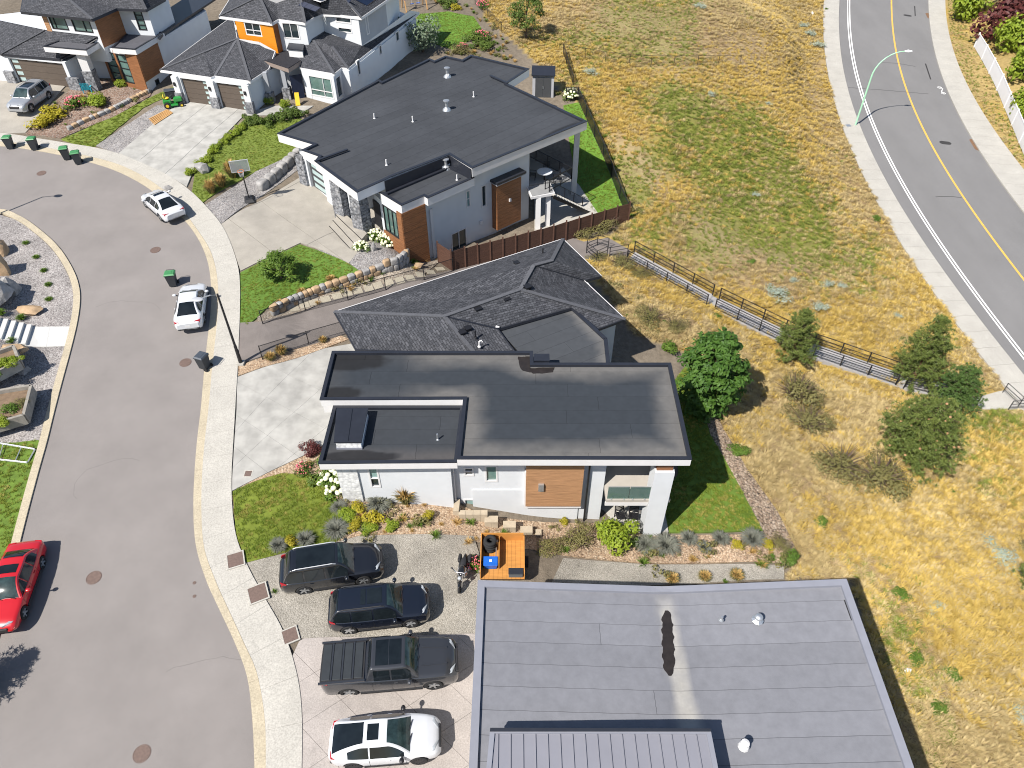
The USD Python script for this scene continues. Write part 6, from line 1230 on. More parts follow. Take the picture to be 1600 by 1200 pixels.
def pine(name, label, base_px, h, R, mt, seed, base_frac=.12, dens=1.0, cones=False, shape=.75, needle=.17):
    rng = np.random.default_rng(seed); t = tree_at(name, label, 'pine tree', base_px, h)
    obj('trunk', MB().tube([(0, 0, 0), (.05, 0, h * .4), (0, .04, h * .98)], [.05 + h * .018, .03 + h * .012, .015], 9), mat('pine_bark', (.14, .07, .04), .9, .3, 8, .6, 30), t)
    br = MB(); tips = []; nb = int(70 * dens)
    for k in range(nb):
        zz = base_frac + (1 - base_frac) * (k + rng.random()) / nb; a = k * 2.4 + rng.uniform(-.4, .4); L = R * (1 - zz ** 1.6) ** shape * rng.uniform(.6, 1.08) + .12
        s = np.array([0, 0, h * zz * .96]); o = np.array([math.cos(a), math.sin(a), 0]); e = s + o * L + [0, 0, L * rng.uniform(.05, .45)]; m = (s + e) / 2 - [0, 0, .06 * L]
        br.tube([s, m, e], [.028, .018, .008], 5)
        for q in np.linspace(.35, 1.0, max(3, int(L * 5))):
            p = s * (1 - q) ** 2 + 2 * m * q * (1 - q) + e * q * q
            for _ in range(2): tips.append(p + rng.normal(0, .10 + .05 * L, 3) * [1, 1, .6])
    obj('branches', br, bark, t, kind='stuff')
    tips = np.array(tips); K_ = 20; d = rng.normal(0, 1, (len(tips), K_, 3)); d[..., 2] += .45; d /= np.linalg.norm(d, axis=2)[..., None]; L = needle * rng.uniform(.7, 1.25, (len(tips), K_, 1)); side = np.cross(d, rng.normal(0, 1, d.shape)); side /= np.linalg.norm(side, axis=2)[..., None]; side *= .016
    P0 = np.repeat(tips[:, None], K_, 1); v = np.stack([P0 - side, P0 + side, P0 + d * L + side * .5, P0 + d * L - side * .5], 2).reshape(-1, 3); i = np.arange(len(v) // 4)[:, None] * 4
    obj('needles', (v, np.vstack([i + [0, 1, 2], i + [0, 2, 3]])), mt, t, kind='stuff')
    if cones:
        cm = MB()
        for p in tips[rng.choice(len(tips), 46)]: cm.blob(p + [0, 0, .12], .085, 1, .1, 1)
        obj('cones', cm, mat('pine_cones', (.34, .20, .10), .8, .3, 6), t, kind='stuff')
    return t
pine('pine_tree', 'small pine growing right through the line of the stairs', (1234, 564), 4.9, 1.55, M_pine, 21, .15, 1.4)
pine('pine_tree', 'tallest pine at the lower end of the stairs', (1424, 598), 6.4, 1.95, M_pine, 22, .08, 1.9)
pine('pine_tree', 'broad round pine full of tan cones', (1424, 712), 5.2, 2.55, M_pine, 23, .06, 2.4, True, .5)
pine('pine_tree', 'bushy green pine next to the landing of the stairs', (1486, 634), 3.8, 1.75, M_pine2, 24, .04, 1.7, False, .6, .14)
pine('pine_tree', 'pine cut off by the right edge of the picture', (1612, 920), 3.0, 1.0, M_pine, 25, .08, 1.0)
pine('pine_tree', 'pine just outside the left edge whose shadow falls on the street', (-42, 1090), 3.2, 1.1, M_pine, 26, .1, 1.0)
# ---- grass
def scatter(name, label, protos, pts, which, rot, scl, kind='stuff'):
    pi = UsdGeom.PointInstancer.Define(stage, numbered('/World', name)); P = str(pi.GetPath()); rel = pi.CreatePrototypesRel()
    for k, (v, mt) in enumerate(protos):
        m = usdkit.mesh(stage, f'{P}/tuft_{k + 1:03d}' if k else f'{P}/tuft', v, mt); rel.AddTarget(m.GetPath())
    pi.CreateProtoIndicesAttr(Vt.IntArray.FromNumpy(which.astype(np.int32))); pi.CreatePositionsAttr(Vt.Vec3fArray.FromNumpy(pts.astype(np.float32)))
    q = np.zeros((len(pts), 4), np.float32); q[:, 2] = np.sin(rot / 2); q[:, 3] = np.cos(rot / 2)
    pi.CreateOrientationsAttr(Vt.QuathArray([Gf.Quath(float(a[3]), 0, 0, float(a[2])) for a in q]))
    pi.CreateScalesAttr(Vt.Vec3fArray.FromNumpy(scl.astype(np.float32)))
    return tag(pi, label, None, None, kind)
def tuft(seed, n, spread, h, w, lean=(.25, .12)):
    v, f = spiky_mesh(seed, n, spread, h, w, .35); v = np.array(v); v[:, 0] += lean[0] * v[:, 2]; v[:, 1] += lean[1] * v[:, 2]; return v, f
M_g1 = L_('dry_grass_straw', (.38, .285, .125), (.58, .46, .235), .35, .25, 2.5); M_g2 = L_('dry_grass_gold', (.40, .275, .06), (.59, .43, .125), .35, .25, 2.5); M_g3 = L_('dry_grass_green', (.13, .175, .028), (.31, .335, .065), .35, .25, 2.5); M_g4 = L_('dry_grass_brown', (.26, .18, .09), (.42, .31, .18), .35, .2, 2.5)
rg = np.random.default_rng(99)
mead = PX([(735, -40), (1290, -40), (1290, 60), (1320, 195), (1386, 342), (1420, 405), (1520, 540), (1565, 596), (1640, 690), (1740, 800), (1800, 1300), (1450, 1300), (1330, 905), (1225, 905), (1245, 875), (1200, 800), (1150, 725), (1112, 670), (1095, 600), (1085, 555), (990, 520), (960, 470), (905, 400), (985, 345), (945, 250), (905, 160), (850, 110), (760, 30)]).difference(laid.buffer(.1))
strip_r = drylawn.difference(laid.buffer(.05))
def fill(poly, dens):
    x0, y0, x1, y1 = poly.bounds; n = int((x1 - x0) * (y1 - y0) * dens); p = np.c_[rg.uniform(x0, x1, n), rg.uniform(y0, y1, n)]
    return p[shapely.contains_xy(poly, p[:, 0], p[:, 1])]
stairs_line = LineString([A(*p)[:2] for p in ((950, 392), (985, 402), (1110, 470), (1260, 545), (1400, 590), (1540, 625))]).buffer(.85)
P = fill(mead.difference(stairs_line), 22); d = np.hypot(P[:, 0], P[:, 1]); P = P[rg.random(len(P)) < np.clip(1.25 - (d - 30) / 90, .62, 1)]
_, wg, wo, wb = region_color(P[:, 0], P[:, 1]); u = rg.random(len(P))
keep = u < (1 - .3 * wb); P, wg, wo, wb = P[keep], wg[keep], wo[keep], wb[keep]; u = rg.random(len(P)); u2 = rg.random(len(P)); u3 = rg.random(len(P))
which = np.where(u < wg * .9, 2, np.where(u2 < wo * .7, 1, np.where(u3 < .14 + .5 * wb, 3, 0)))
cl = meshkit.fbm(np.c_[P * .8, 0 * P[:, 0]], 3, 77)
sc = (.22 + .38 * cl) * (1 - .35 * wb) * (1 - .15 * wg) * rg.uniform(.6, 1.25, len(P)); sc = np.c_[sc * 1.15, sc * 1.15, sc * .85]
gzz = T(P[:, 0], P[:, 1]) + (meshkit.fbm(np.c_[P[:, 0] * .35, P[:, 1] * .35, 0 * P[:, 0]], 4, 3) - .5) * .35 - .03
scatter('dry_grass', 'dry straw and golden grass covering the hillside meadow', [(tuft(31, 34, .8, 1.0, .028), M_g1), (tuft(32, 34, .8, 1.0, .028), M_g2), (tuft(33, 34, .8, .8, .03), M_g3), (tuft(34, 26, 1.0, .7, .026), M_g4)], np.c_[P, gzz], which, rg.normal(0, .5, len(P)), sc)
print('grass tufts', len(P))
P = fill(strip_r, 10); wh = (rg.random(len(P)) < .35).astype(int) * 2
scatter('dry_grass', 'patchy dry and green grass strip beyond the main road', [(tuft(35, 24, .8, .8, .03), M_g1), (tuft(35, 24, .8, .8, .03), M_g2), (tuft(36, 24, .8, .8, .03), M_g3)], np.c_[P, T(P[:, 0], P[:, 1])], wh, rg.uniform(0, 6.3, len(P)), np.repeat(rg.uniform(.18, .4, (len(P), 1)), 3, 1))
M_t1, M_t2 = L_('turf_blade_fresh', (.105, .165, .016), (.215, .255, .03), .9, .25, 6.0), L_('turf_blade_dry', (.20, .20, .03), (.36, .31, .08), .9, .25, 6.0)
pts, wh, hts = [], [], []
for poly, lab, c in LAWNS:
    q = fill(poly.buffer(-.06), 42 if 'flat' in lab else 44 if 'left' not in lab else 24); pts.append(q); hts.append(np.full(len(q), 1.0 if 'flat' in lab or 'left' in lab else .62)); n_ = meshkit.fbm(np.c_[q * .9, 0 * q[:, 0]], 3, 5); wh.append((rg.random(len(q)) < np.clip((n_ - .42) * (2.6 if 'flat' in lab else .9), .01, .5)).astype(int))
P, wh = np.vstack(pts), np.concatenate(wh)
scatter('lawn_grass', 'short green blades of the watered lawns', [(tuft(41, 26, 1.0, .8, .035, (0, 0)), M_t1), (tuft(42, 26, 1.0, .8, .035, (0, 0)), M_t2)], np.c_[P, T(P[:, 0], P[:, 1]) + .03], wh, rg.uniform(0, 6.3, len(P)), np.repeat(rg.uniform(.09, .17, (len(P), 1)), 3, 1) * [1.2, 1.2, .8] * np.concatenate(hts)[:, None])
print('lawn tufts', len(P))

bed_pts = [fill(bed_main.difference(lawn_main.buffer(.1)), 3.2), fill(PX([(650, -10), (735, 10), (790, 55), (800, 95), (740, 92), (690, 88), (665, 78), (700, 84), (740, 70), (758, 44), (740, 22), (700, 14)]).difference(laid.buffer(.05)), 9.0), fill(PX([(800, 95), (850, 112), (885, 152), (870, 150), (825, 118)]), 5.0), fill(PX([(905, 140), (955, 230), (1000, 330), (985, 345), (945, 250)]), 5.0), fill(bed_nb, 1.2), fill(PX([(410, 905), (425, 930), (440, 965), (448, 975), (452, 962), (432, 920), (418, 900)]).difference(band(kb_r, sw_r).buffer(.15)), 4.0), fill(PX([(560, 838), (740, 840), (745, 850), (560, 850)]), 2.5), fill(mulch_tl, .8), fill(PX([(985, 880), (1230, 885), (1230, 912), (985, 912)]), 2.2), fill(PX([(870, 395), (950, 410), (1000, 470), (1090, 555), (1000, 520), (940, 450)]).difference(laid.buffer(.1)), 2.0)]
P = np.vstack(bed_pts); wh = rg.integers(0, 3, len(P)); n_ = meshkit.fbm(np.c_[P * .7, 0 * P[:, 0]], 3, 9); k_ = rg.random(len(P)) < np.clip((n_ - .35) * 3.2, .05, 1); P, wh = P[k_], wh[k_]
scatter('bed_plants', 'low straggly plants spreading through the beds', [(bush_mesh(61, 200, .13, 5), M_olive), (tuft(62, 60, 1.0, .9, .035, (0, 0)), M_green), (tuft(63, 60, 1.0, 1.0, .03, (0, 0)), M_straw)], np.c_[P, T(P[:, 0], P[:, 1]) + .02], wh, rg.uniform(0, 6.3, len(P)), np.repeat(rg.uniform(.14, .42, (len(P), 1)), 3, 1))
# ------------------------------------------------------------------ street furniture and small things
green_lid = mat('green_plastic', (.05, .20, .075), .5, .1, 4); bin_grey = mat('dark_bin_plastic', (.025, .028, .032), .55, .15, 6); blue_pl = mat('blue_plastic', (.012, .10, .42), .4, .12, 4)
def make_bin(px, py, rz, label, lid, group):
    b = A(px, py); t = thing('wheelie_bin', label, 'wheelie bin', (b[0], b[1], b[2] + .01), rz, group)
    obj('body', mani(m3.Manifold.batch_hull([m3.Manifold.cube((.50, .44, .02), True).translate((0, 0, .08)), m3.Manifold.cube((.58, .62, .02), True).translate((.0, 0, .94))])), bin_grey, t)
    obj('rim', MB().prism(sbox(-.31, -.335, .31, .335).difference(sbox(-.26, -.28, .26, .28)), .93, .99), bin_grey, t)
    l = obj('lid', mani(m3.Manifold.batch_hull([m3.Manifold.cube((.64, .70, .02), True).translate((.0, 0, 1.0)), m3.Manifold.cube((.52, .56, .02), True).translate((.0, 0, 1.06))])), lid, t)
    obj('lid_panel', MB().box((.02, 0, 1.075), (.30, .34, .015)), lid, l); obj('handle', MB().tube([(-.36, -.26, 1.0), (-.40, -.26, 1.02), (-.40, .26, 1.02), (-.36, .26, 1.0)], .018, 8), bin_grey, t)
    for sg in (1, -1): obj('wheel', MB().tube([(-.26, sg * .24, .13), (-.26, sg * .31, .13)], .13, 14), tyre_m, t)
GB = 'wheelie bins put out on the street'
make_bin(18, 232, -80, 'green lidded bin at the left edge of the picture', green_lid, GB); make_bin(56, 234, -82, 'green lidded bin, second from the left edge', green_lid, GB)
make_bin(106, 249, -70, 'green lidded bin, left one of the close pair', green_lid, GB); make_bin(124, 256, -70, 'green lidded bin, right one of the close pair', green_lid, GB)
make_bin(272, 446, -80, 'green lidded bin standing in the street above the white sedan', green_lid, GB); make_bin(321, 575, 160, 'all dark bin at the kerb near the lamp post', mat('slate_plastic', (.05, .06, .075), .5, .1, 4), GB)
# lamps
def dark_lamp(base, head_dir, label):
    t = thing('street_lamp', label, 'street lamp', (base[0], base[1], base[2]), 0, 'dark street lamps')
    obj('footing', MB().box((0, 0, .06), (.42, .42, .22)), concrete, t)
    obj('base_sleeve', MB().tube([(0, 0, .1), (0, 0, 1.5)], [.12, .09], 12), black_metal, t); obj('pole', MB().tube([(0, 0, 1.45), (0, 0, 5.35)], [.075, .055], 12), black_metal, t)
    d = np.array([*head_dir, 0.0]); d /= np.linalg.norm(d)
    obj('arm', MB().tube([np.array([0, 0, 5.28]), d * .4 + [0, 0, 5.42], d * .85 + [0, 0, 5.42]], .035, 8), galv, t)
    h = obj('lamp_head', MB().blob(d * 1.1 + [0, 0, 5.42], 1, 3, .0, 2, (.34, .2, .08)), mat('lamp_head_grey', (.35, .36, .38), .4, .05, 3), t, smooth=True); return t
lb = A(377, 569); dark_lamp(lb, at(320, 464, lb[2] + 5.42)[:2] - lb[:2], 'dark lamp post on the pavement by the white sedan')
sh = A(90, 306); u_ = np.array([math.sin(SUN_AZ), math.cos(SUN_AZ)]) * 5.4 / math.tan(SUN_EL); q = sh[:2] + u_ + [-.9, 0]; dark_lamp([q[0], q[1], float(T(*q))], (1, .1), 'lamp post beyond the left edge whose shadow lies on the street')
rbase = A(1336, 197); best = None
for hz in np.arange(5, 11, .1):
    hp = at(1415, 80, rbase[2] + hz); s_ = hp - sd * hz / sd[2]; e = np.linalg.norm(proj(s_) - [1420, 167]); best = min(best, (e, hz)) if best else (e, hz)
print('right lamp head height', best); hz = best[1]; hp = at(1415, 80, rbase[2] + hz) - rbase
t = thing('street_lamp', 'tall pale green street lamp arching over the main road', 'street lamp', rbase); mint = mat('pale_green_paint', (.30, .52, .36), .45, .06, 3)
hp2 = hp[:2]; pts = [(0, 0, 0), (0, 0, hz * .5), (0, 0, hz * .68)] + [tuple([*(hp2 * (1 - math.cos(a))), hz * .68 + hz * .32 * math.sin(a)]) for a in np.linspace(.15, math.pi / 2, 9)]
obj('pole', MB().tube(pts, np.linspace(.10, .045, len(pts)), 10), mint, t); obj('base_plate', MB().box((0, 0, .03), (.4, .4, .08)), galv, t)
hd = np.array([*hp2, 0]) / np.linalg.norm(hp2); obj('lamp_head', MB().tube([np.array([*hp2, hz]) - hd * .1, np.array([*hp2, hz]) + hd * .25, np.array([*hp2, hz]) + hd * .7], [.07, .15, .05], 10), mat('lamp_white', (.7, .71, .72), .4, .03, 3), t)
# covers in the paving
def disc(name, label, px, py, r, lift, material, cat, group=None, rim=None):
    c = A(px, py)[:2]; t = thing(name, label, cat, group=group)
    sheet('cover', Point(c).buffer(r, 20), lift, material, t, thick=.02, size=.5, lay=False); sheet('ring', Point(c).buffer(r + .035, 20).difference(Point(c).buffer(r + .012, 20)), lift - .002, rim or material, t, thick=.02, size=.5, lay=False)
for px, py, lbl in ((222, 1178, 'manhole cover in the street at the bottom edge'), (147, 903, 'manhole cover beside the red sedan'), (290, 567, 'manhole cover near the all dark bin'), (243, 391, 'manhole cover between the two white sedans'), (65, 271, 'manhole cover on the bend at the upper left')): disc('manhole_cover', lbl, px, py, .33, .03, iron, 'manhole', 'round manhole covers in the street')
for px, py, lbl in ((304, 911, 'upper tiny valve cap in the street'), (304, 932, 'lower tiny valve cap in the street')): disc('valve_cap', lbl, px, py, .05, .03, iron, 'valve cap')
def lid(px, py, w, rz, label, frame=True, lift=.15, material=iron):
    c = A(px, py)[:2]; t = thing('utility_hatch', label, 'utility lid', group='square lids in the paving'); sq = lambda s_: shapely.affinity.translate(shapely.affinity.rotate(sbox(-s_, -s_, s_, s_), rz, origin=(0, 0)), *c)
    sheet('cover', sq(w / 2), lift, material, t, thick=.05, size=.5, lay=False)
    if frame: sheet('frame', sq(w / 2 + .07).difference(sq(w / 2 + .008)), lift - .004, concrete, t, thick=.05, size=.5, lay=False)
lid(369, 877, .72, 20, 'rusty square lid on the pavement, nearest the lawn'); lid(404, 929, .80, 25, 'rusty square lid on the pavement, the middle one'); lid(454, 994, .62, 25, 'dark square lid in a pale frame where the gravel meets the driveway', lift=.10); lid(388, 741, .34, 0, 'small square drain in the pale driveway', lift=.06); lid(1325, 198, .5, 10, 'grey square lid beside the green street lamp', material=galv)
# cracks, tar seams and bicycle mark on the main road
tar = mat('tar_seam', (.035, .033, .032), .8, .1, 5); rust = mat('rust_dirt', (.16, .09, .05), .95, .3, 4)
def road_mark(name, label, L, w, material, lift=.027): sheet(name, LineString([at_road(*p)[:2] for p in L]).buffer(w / 2), lift, material, thick=.003, size=1.0, label=label, lay=False)
for k, (L, w, lbl) in enumerate((([(1325, 137), (1380, 141), (1450, 147)], .07, 'long tar seam crossing the main road at the lamp'), ([(1375, 98), (1400, 99), (1430, 104)], .07, 'short tar seam above the long one'), ([(1446, 100), (1450, 112), (1454, 124)], .16, 'tar seam along the far lane'), ([(1462, 308), (1482, 307), (1502, 309)], .08, 'tar seam lower on the main road'), ([(1473, 223), (1481, 224)], .7, 'dark tar patch in the far lane'), ([(1415, 24), (1421, 25)], .6, 'dark tar patch at the top of the road'), ([(1429, 10), (1430, 25)], .15, 'short tar seam at the top of the road'))): road_mark('tar_mark', lbl, L, w, tar)
for L, lbl in (([(1450, 22), (1453, 28)], 'brown dirt in the gutter at the top of the road'), ([(1520, 220), (1528, 233)], 'brown dirt in the gutter below')): road_mark('gutter_dirt', lbl, L, .7, rust, .03)
for p, q in (((1468, 137), (1470, 138)), ((1474, 146), (1476, 147))): sheet('bicycle_mark', Point(at_road(*p)[:2]).buffer(.25).difference(Point(at_road(*p)[:2]).buffer(.17)), .028, white_line, thick=.003, lay=False, label='white wheel of the bicycle mark in the far lane, %s' % ('upper' if p[1] < 140 else 'lower'))
road_mark('bicycle_mark', 'white frame of the bicycle mark in the far lane', [(1468, 137), (1473, 139), (1471, 143), (1474, 146)], .08, white_line, .028)
# hairline cracks in the street
for k in (1, 4, 5):
    px, py = [(250, 640), (150, 480), (180, 700), (230, 820), (120, 780), (260, 1050), (90, 1080), (200, 350), (110, 290)][k]; c = A(px, py)[:2]; a = RNG.uniform(0, 3.1); p = [c]
    for j in range(14): a += RNG.normal(0, .35); p.append(p[-1] + .35 * np.array([math.cos(a), math.sin(a)]))
    sheet('street_crack', LineString(p).buffer(.010), .0225, mat('crack_dirt', (.14, .13, .12), .95, .2, 5), thick=.002, size=.6, lay=False, label=['hairline crack in the street above the lawn', 'hairline crack near the gravel garden', 'hairline crack in the middle of the street', 'hairline crack right of the red sedan', 'hairline crack above the red sedan', 'hairline crack low in the street by the kerb', 'hairline crack at the lower left', 'hairline crack near the upper white sedan', 'hairline crack on the bend'][k])
# ---- railings and fences
def chain_panel(parent, p, q, h, step=.085, r=.006):
    m = MB(); p, q = np.array(p, float), np.array(q, float); L = np.linalg.norm(q - p); d = (q - p) / L; n = int((L + h) / step)
    for k in range(n):
        s0 = k * step; a0, b0 = max(0, s0 - L), min(s0, h)      # rising one way
        x0, z0, x1, z1 = min(s0, L), a0, s0 - b0, b0
        for mir in (0, 1):
            u0, u1 = (x0, x1) if not mir else (L - x0, L - x1); A_, B_ = p + d * u0 + [0, 0, z0 + .05], p + d * u1 + [0, 0, z1 + .05]
            if np.linalg.norm(B_ - A_) > .05: nn = np.array([-d[1], d[0], 0]) * r; m.add([A_ - nn * 0 - [0, 0, r], B_ - [0, 0, r], B_ + [0, 0, r], A_ + [0, 0, r]], [[0, 1, 2, 3]])
    obj('mesh_panel', m, black_metal, parent, kind='stuff')
def mesh_fence(label, L, h, mesh_=True, heavy=1.0, step=.085, extra=None, wire=.006):
    t = thing('mesh_fence', label, 'fence'); pts = [A(*p) for p in L] if extra is None else L
    for i, p in enumerate(pts):
        obj('post', MB().tube([p - [0, 0, .1], p + [0, 0, h + .04]], .032 * heavy, 8), black_metal, t)
        if i: a, b = pts[i - 1], p; obj('top_rail', MB().tube([a + [0, 0, h], b + [0, 0, h]], .024 * heavy, 6), black_metal, t); obj('bottom_wire', MB().tube([a + [0, 0, .06], b + [0, 0, .06]], .012 * heavy, 5), black_metal, t); mesh_ and chain_panel(t, a, b, h - .06, step, wire)
    return t
mesh_fence('black mesh fence on the lawn side of the footpath', [(411, 507), (478, 487), (544, 470), (603, 454), (663, 438), (708, 424)], 1.1)
mesh_fence('black mesh fence on the driveway side of the footpath', [(410.6, 562), (483, 539), (545, 521)], 1.1)
tops = lambda L, h: [A(*p, h) - [0, 0, h] for p in L]
mesh_fence('long low black mesh fence crossing the upper meadow', tops([(881, 69), (915, 75), (947, 81), (985, 85), (1019, 87), (1055, 87.5), (1092, 87), (1125, 86.5), (1159, 86)], 1.0), 1.0, True, .8, .2, extra=1, wire=.004)
mesh_fence('short black mesh fence running down from the meadow fence corner', tops([(881, 69), (886, 85), (891, 102), (896, 118)], 1.0), 1.0, True, 1.2, .07, extra=1, wire=.014)
mesh_fence('dense black mesh fence round the back lawn behind the deck', tops([(885, 137), (904, 137), (917, 165), (930, 194), (944, 224), (957, 256), (970, 290), (982, 317)], 1.25), 1.25, True, 1.6, .07, extra=1, wire=.016)
mesh_fence('black wire fence beyond the border of the top lawn', tops([(742, -8), (762, 14), (784, 36)], 1.0), 1.0, True, .8, .12, extra=1)
fence_brown = mat('brown_stained_board', (.075, .036, .024), .7, .25, 1.5, .3, 40, stretch=(1, 1, 8))
t = thing('board_fence', 'brown stained board fence between neighbour house and footpath', 'fence')
fp_ = [(683, 379), (704, 392)]; n_ = 14
for k in range(1, n_ + 1): x = 706 + (985 - 706) * k / n_; fp_.append((x, np.interp(x, [706, 785, 860, 985], [392, 373, 354, 317])))
fq = [A(*p, 1.75) - [0, 0, 1.75] for p in fp_]
for i in range(len(fq)):
    obj('post', MB().box(fq[i] + [0, 0, .9], (.11, .11, 1.95)), fence_brown, t)
    if i:
        a, b = fq[i - 1], fq[i]; zt = max(a[2], b[2]) * .35 + min(a[2], b[2]) * .65; pn = None; d = (b - a) / np.linalg.norm(b - a) * .05
        for j in range(9): q = obj('panel' if pn is None else 'board', MB().obox([a[0] + d[0], a[1] + d[1], zt + .12 + j * .19], [b[0] - d[0], b[1] - d[1], zt + .12 + j * .19], .03, .182), fence_brown, pn or t); pn = pn or q
vinyl = mat('white_vinyl', (.66, .66, .68), .5, .03, 2)
t = thing('vinyl_fence', 'white vinyl panel fence at the right edge', 'fence'); vp = [(1531, 52), (1543, 71), (1555, 92), (1568, 117), (1580, 145), (1592, 172), (1604, 200), (1620, 236)]; vq = [A(*p, 1.8) - [0, 0, 1.8] for p in vp]
for i in range(len(vq)):
    obj('post', MB().box(vq[i] + [0, 0, .95], (.13, .13, 1.95)), vinyl, t)
    if i: a, b = vq[i - 1], vq[i]; obj('panel', MB().obox(a + [0, 0, .92], b + [0, 0, .92], .05, 1.6), vinyl, t); obj('cap_rail', MB().obox(a + [0, 0, 1.76], b + [0, 0, 1.76], .10, .09), vinyl, t)
# ---- the stairs down the slope
flights = [[(985, 402), (1108, 470)], [(1120, 476), (1258, 543)], [(1270, 548), (1398, 592)], [(1410, 596), (1522, 622)]]
t = thing('slope_stairs', 'long concrete stairs with black railings down the dry slope', 'stairs'); sp_ = []
step_m = mat('stair_concrete', (.29, .28, .275), .85, .1, 2, .2, 100)
ends = [tuple(A(*p, .25) for p in f_) for f_ in flights]
for i, (a, b) in enumerate(ends):
    n = int(np.linalg.norm((b - a)[:2]) / .36); d = (b - a) / n; s_ = np.array([-d[1], d[0], 0]); s_ /= np.linalg.norm(s_)
    for k in range(n): c = a + d * (k + .5); obj('tread', MB().obox(c - s_ * .65 - [0, 0, .12], c + s_ * .65 - [0, 0, .12], np.linalg.norm(d[:2]) + .02, .26), step_m, t)
    for sg in (1, -1): obj('stringer', MB().obox(a + s_ * sg * .74 - [0, 0, .14], b + s_ * sg * .74 - [0, 0, .14], .12, .42), step_m, t)
    if i + 1 < len(ends): e = ends[i + 1][0]; obj('landing', MB().obox(b - [0, 0, .10], e - [0, 0, .10], 1.5, .22), step_m, t)
    for sg in (1, -1):
        p_, q_ = a + s_ * sg * .74, b + s_ * sg * .74; m_ = max(2, int(round(np.linalg.norm(q_ - p_) / 1.9)))
        rl = obj('top_rail', MB().tube([p_ + [0, 0, 1.05], q_ + [0, 0, 1.05]], .035, 6), black_metal, t)
        for hh in ((.84, .63, .42, .2) if sg == -1 else (.7, .4)): obj('mid_rail', MB().tube([p_ + [0, 0, hh], q_ + [0, 0, hh]], .026, 5), black_metal, rl)
        for k in range(m_ + 1): c = p_ + (q_ - p_) * k / m_; obj('post', MB().box(c + [0, 0, .5], (.07, .07, 1.15)), black_metal, rl)
def pipe_rail(label, L, h=1.0, extra=0.0):
    t = thing('pipe_railing', label, 'railing'); q = [A(*p) for p in L]
    for i, p in enumerate(q):
        obj('post', MB().tube([p, p + [0, 0, h]], .03, 8), black_metal, t)
        if i:
            for hh in (h, h * .66, h * .33): obj('rail', MB().tube([q[i - 1] + [0, 0, hh], p + [0, 0, hh]], .025, 6), black_metal, t)
pipe_rail('black pipe railing at the top of the footpath, far one', [(917, 391), (933, 384), (950, 389)]); pipe_rail('black pipe railing at the top of the footpath, near one', [(916, 396), (932, 409), (948, 402)]); pipe_rail('black railing post pair where the stairs begin', [(952, 404), (980, 399)])
pipe_rail('black bent railing on the landing beside the main road, upper one', [(1566, 614), (1590, 636)]); pipe_rail('black bent railing on the landing beside the main road, lower one', [(1574, 642), (1602, 640)])
# ---- trailer, tyres, tote, motorcycle
plywood = mat('orange_plywood', (.42, .19, .045), .6, .18, 1.2, .2, 40, stretch=(1, 6, 1))
c00, c10, c11, c01 = A(747, 905), A(823, 905), A(822, 846), A(749, 848); gz0 = float(np.mean([c[2] for c in (c00, c10, c11, c01)]))
X0, X1, Y0, Y1 = c00[0] + .1, c10[0] - .1, c00[1] - .1, c11[1] - .6
t = thing('utility_trailer', 'wooden utility trailer with orange plywood sides', 'trailer', (0, 0, 0)); fz = gz0 + .55
for k in range(10): w_ = (X1 - X0) / 10; obj('floor_board', MB().box((X0 + w_ * (k + .5), (Y0 + Y1) / 2, fz), (w_ - .008, Y1 - Y0, .04)), plywood, t)
for nm, c, s_ in (('side_wall', ((X0 + .03), (Y0 + Y1) / 2, fz + .32), (.05, Y1 - Y0, .62)), ('side_wall', (X1 - .03, (Y0 + Y1) / 2, fz + .22), (.05, Y1 - Y0, .42)), ('front_wall', ((X0 + X1) / 2, Y1 - .03, fz + .32), (X1 - X0 - .1, .05, .62)), ('divider', ((X0 * .58 + X1 * .42), (Y0 + Y1) / 2 + .2, fz + .30), (.04, (Y1 - Y0) * .7, .5))): obj(nm, MB().box(c, s_), plywood, t)
obj('frame', MB().box(((X0 + X1) / 2, (Y0 + Y1) / 2, fz - .08), (X1 - X0 - .05, Y1 - Y0 - .05, .1)), black_metal, t)
for sg in (X0 - .1, X1 + .1): obj('wheel', MB().tube([(sg - .09, (Y0 + Y1) / 2, gz0 + .3), (sg + .09, (Y0 + Y1) / 2, gz0 + .3)], .3, 18), tyre_m, t)
for k in range(4):
    tm = trimesh.creation.torus(.24, .10, major_sections=28, minor_sections=10); o_ = thing('spare_tyre', ['lowest tyre of the stack on the trailer', 'second tyre from the bottom of the stack on the trailer', 'second tyre from the top of the stack on the trailer', 'topmost tyre of the stack on the trailer'][k], 'tyre', (X0 + .46 + .02 * (k % 2), Y1 - .55, fz + .13 + k * .2), 0, 'stack of tyres'); obj('rubber', (tm.vertices * [1, 1, 1.0], tm.faces), tyre_m, o_, smooth=True)
b_ = thing('storage_tote', 'blue plastic storage tote on the trailer', 'storage tote', (X0 + .52, Y0 + .75, fz + .02)); obj('tub', mani(m3.Manifold.batch_hull([m3.Manifold.cube((.56, .40, .02), True).translate((0, 0, .02)), m3.Manifold.cube((.66, .5, .02), True).translate((0, 0, .38))])), blue_pl, b_); obj('lid', mani(chamfer_box((.72, .54, .05), .02)).apply_translation((0, 0, .42)), blue_pl, b_); obj('label_patch', MB().box((.0, 0, .448), (.14, .14, .01)), white_trim, b_)
b_ = thing('tool_box', 'dark grey box in the near corner of the trailer', 'box', (X1 - .45, Y0 + .22, fz + .02)); obj('box', mani(chamfer_box((.7, .32, .3), .02)).apply_translation((0, 0, .16)), mat('grey_box', (.09, .10, .11), .5, .1, 4), b_); obj('lid', mani(chamfer_box((.74, .36, .05), .015)).apply_translation((0, 0, .33)), cap_m, b_)
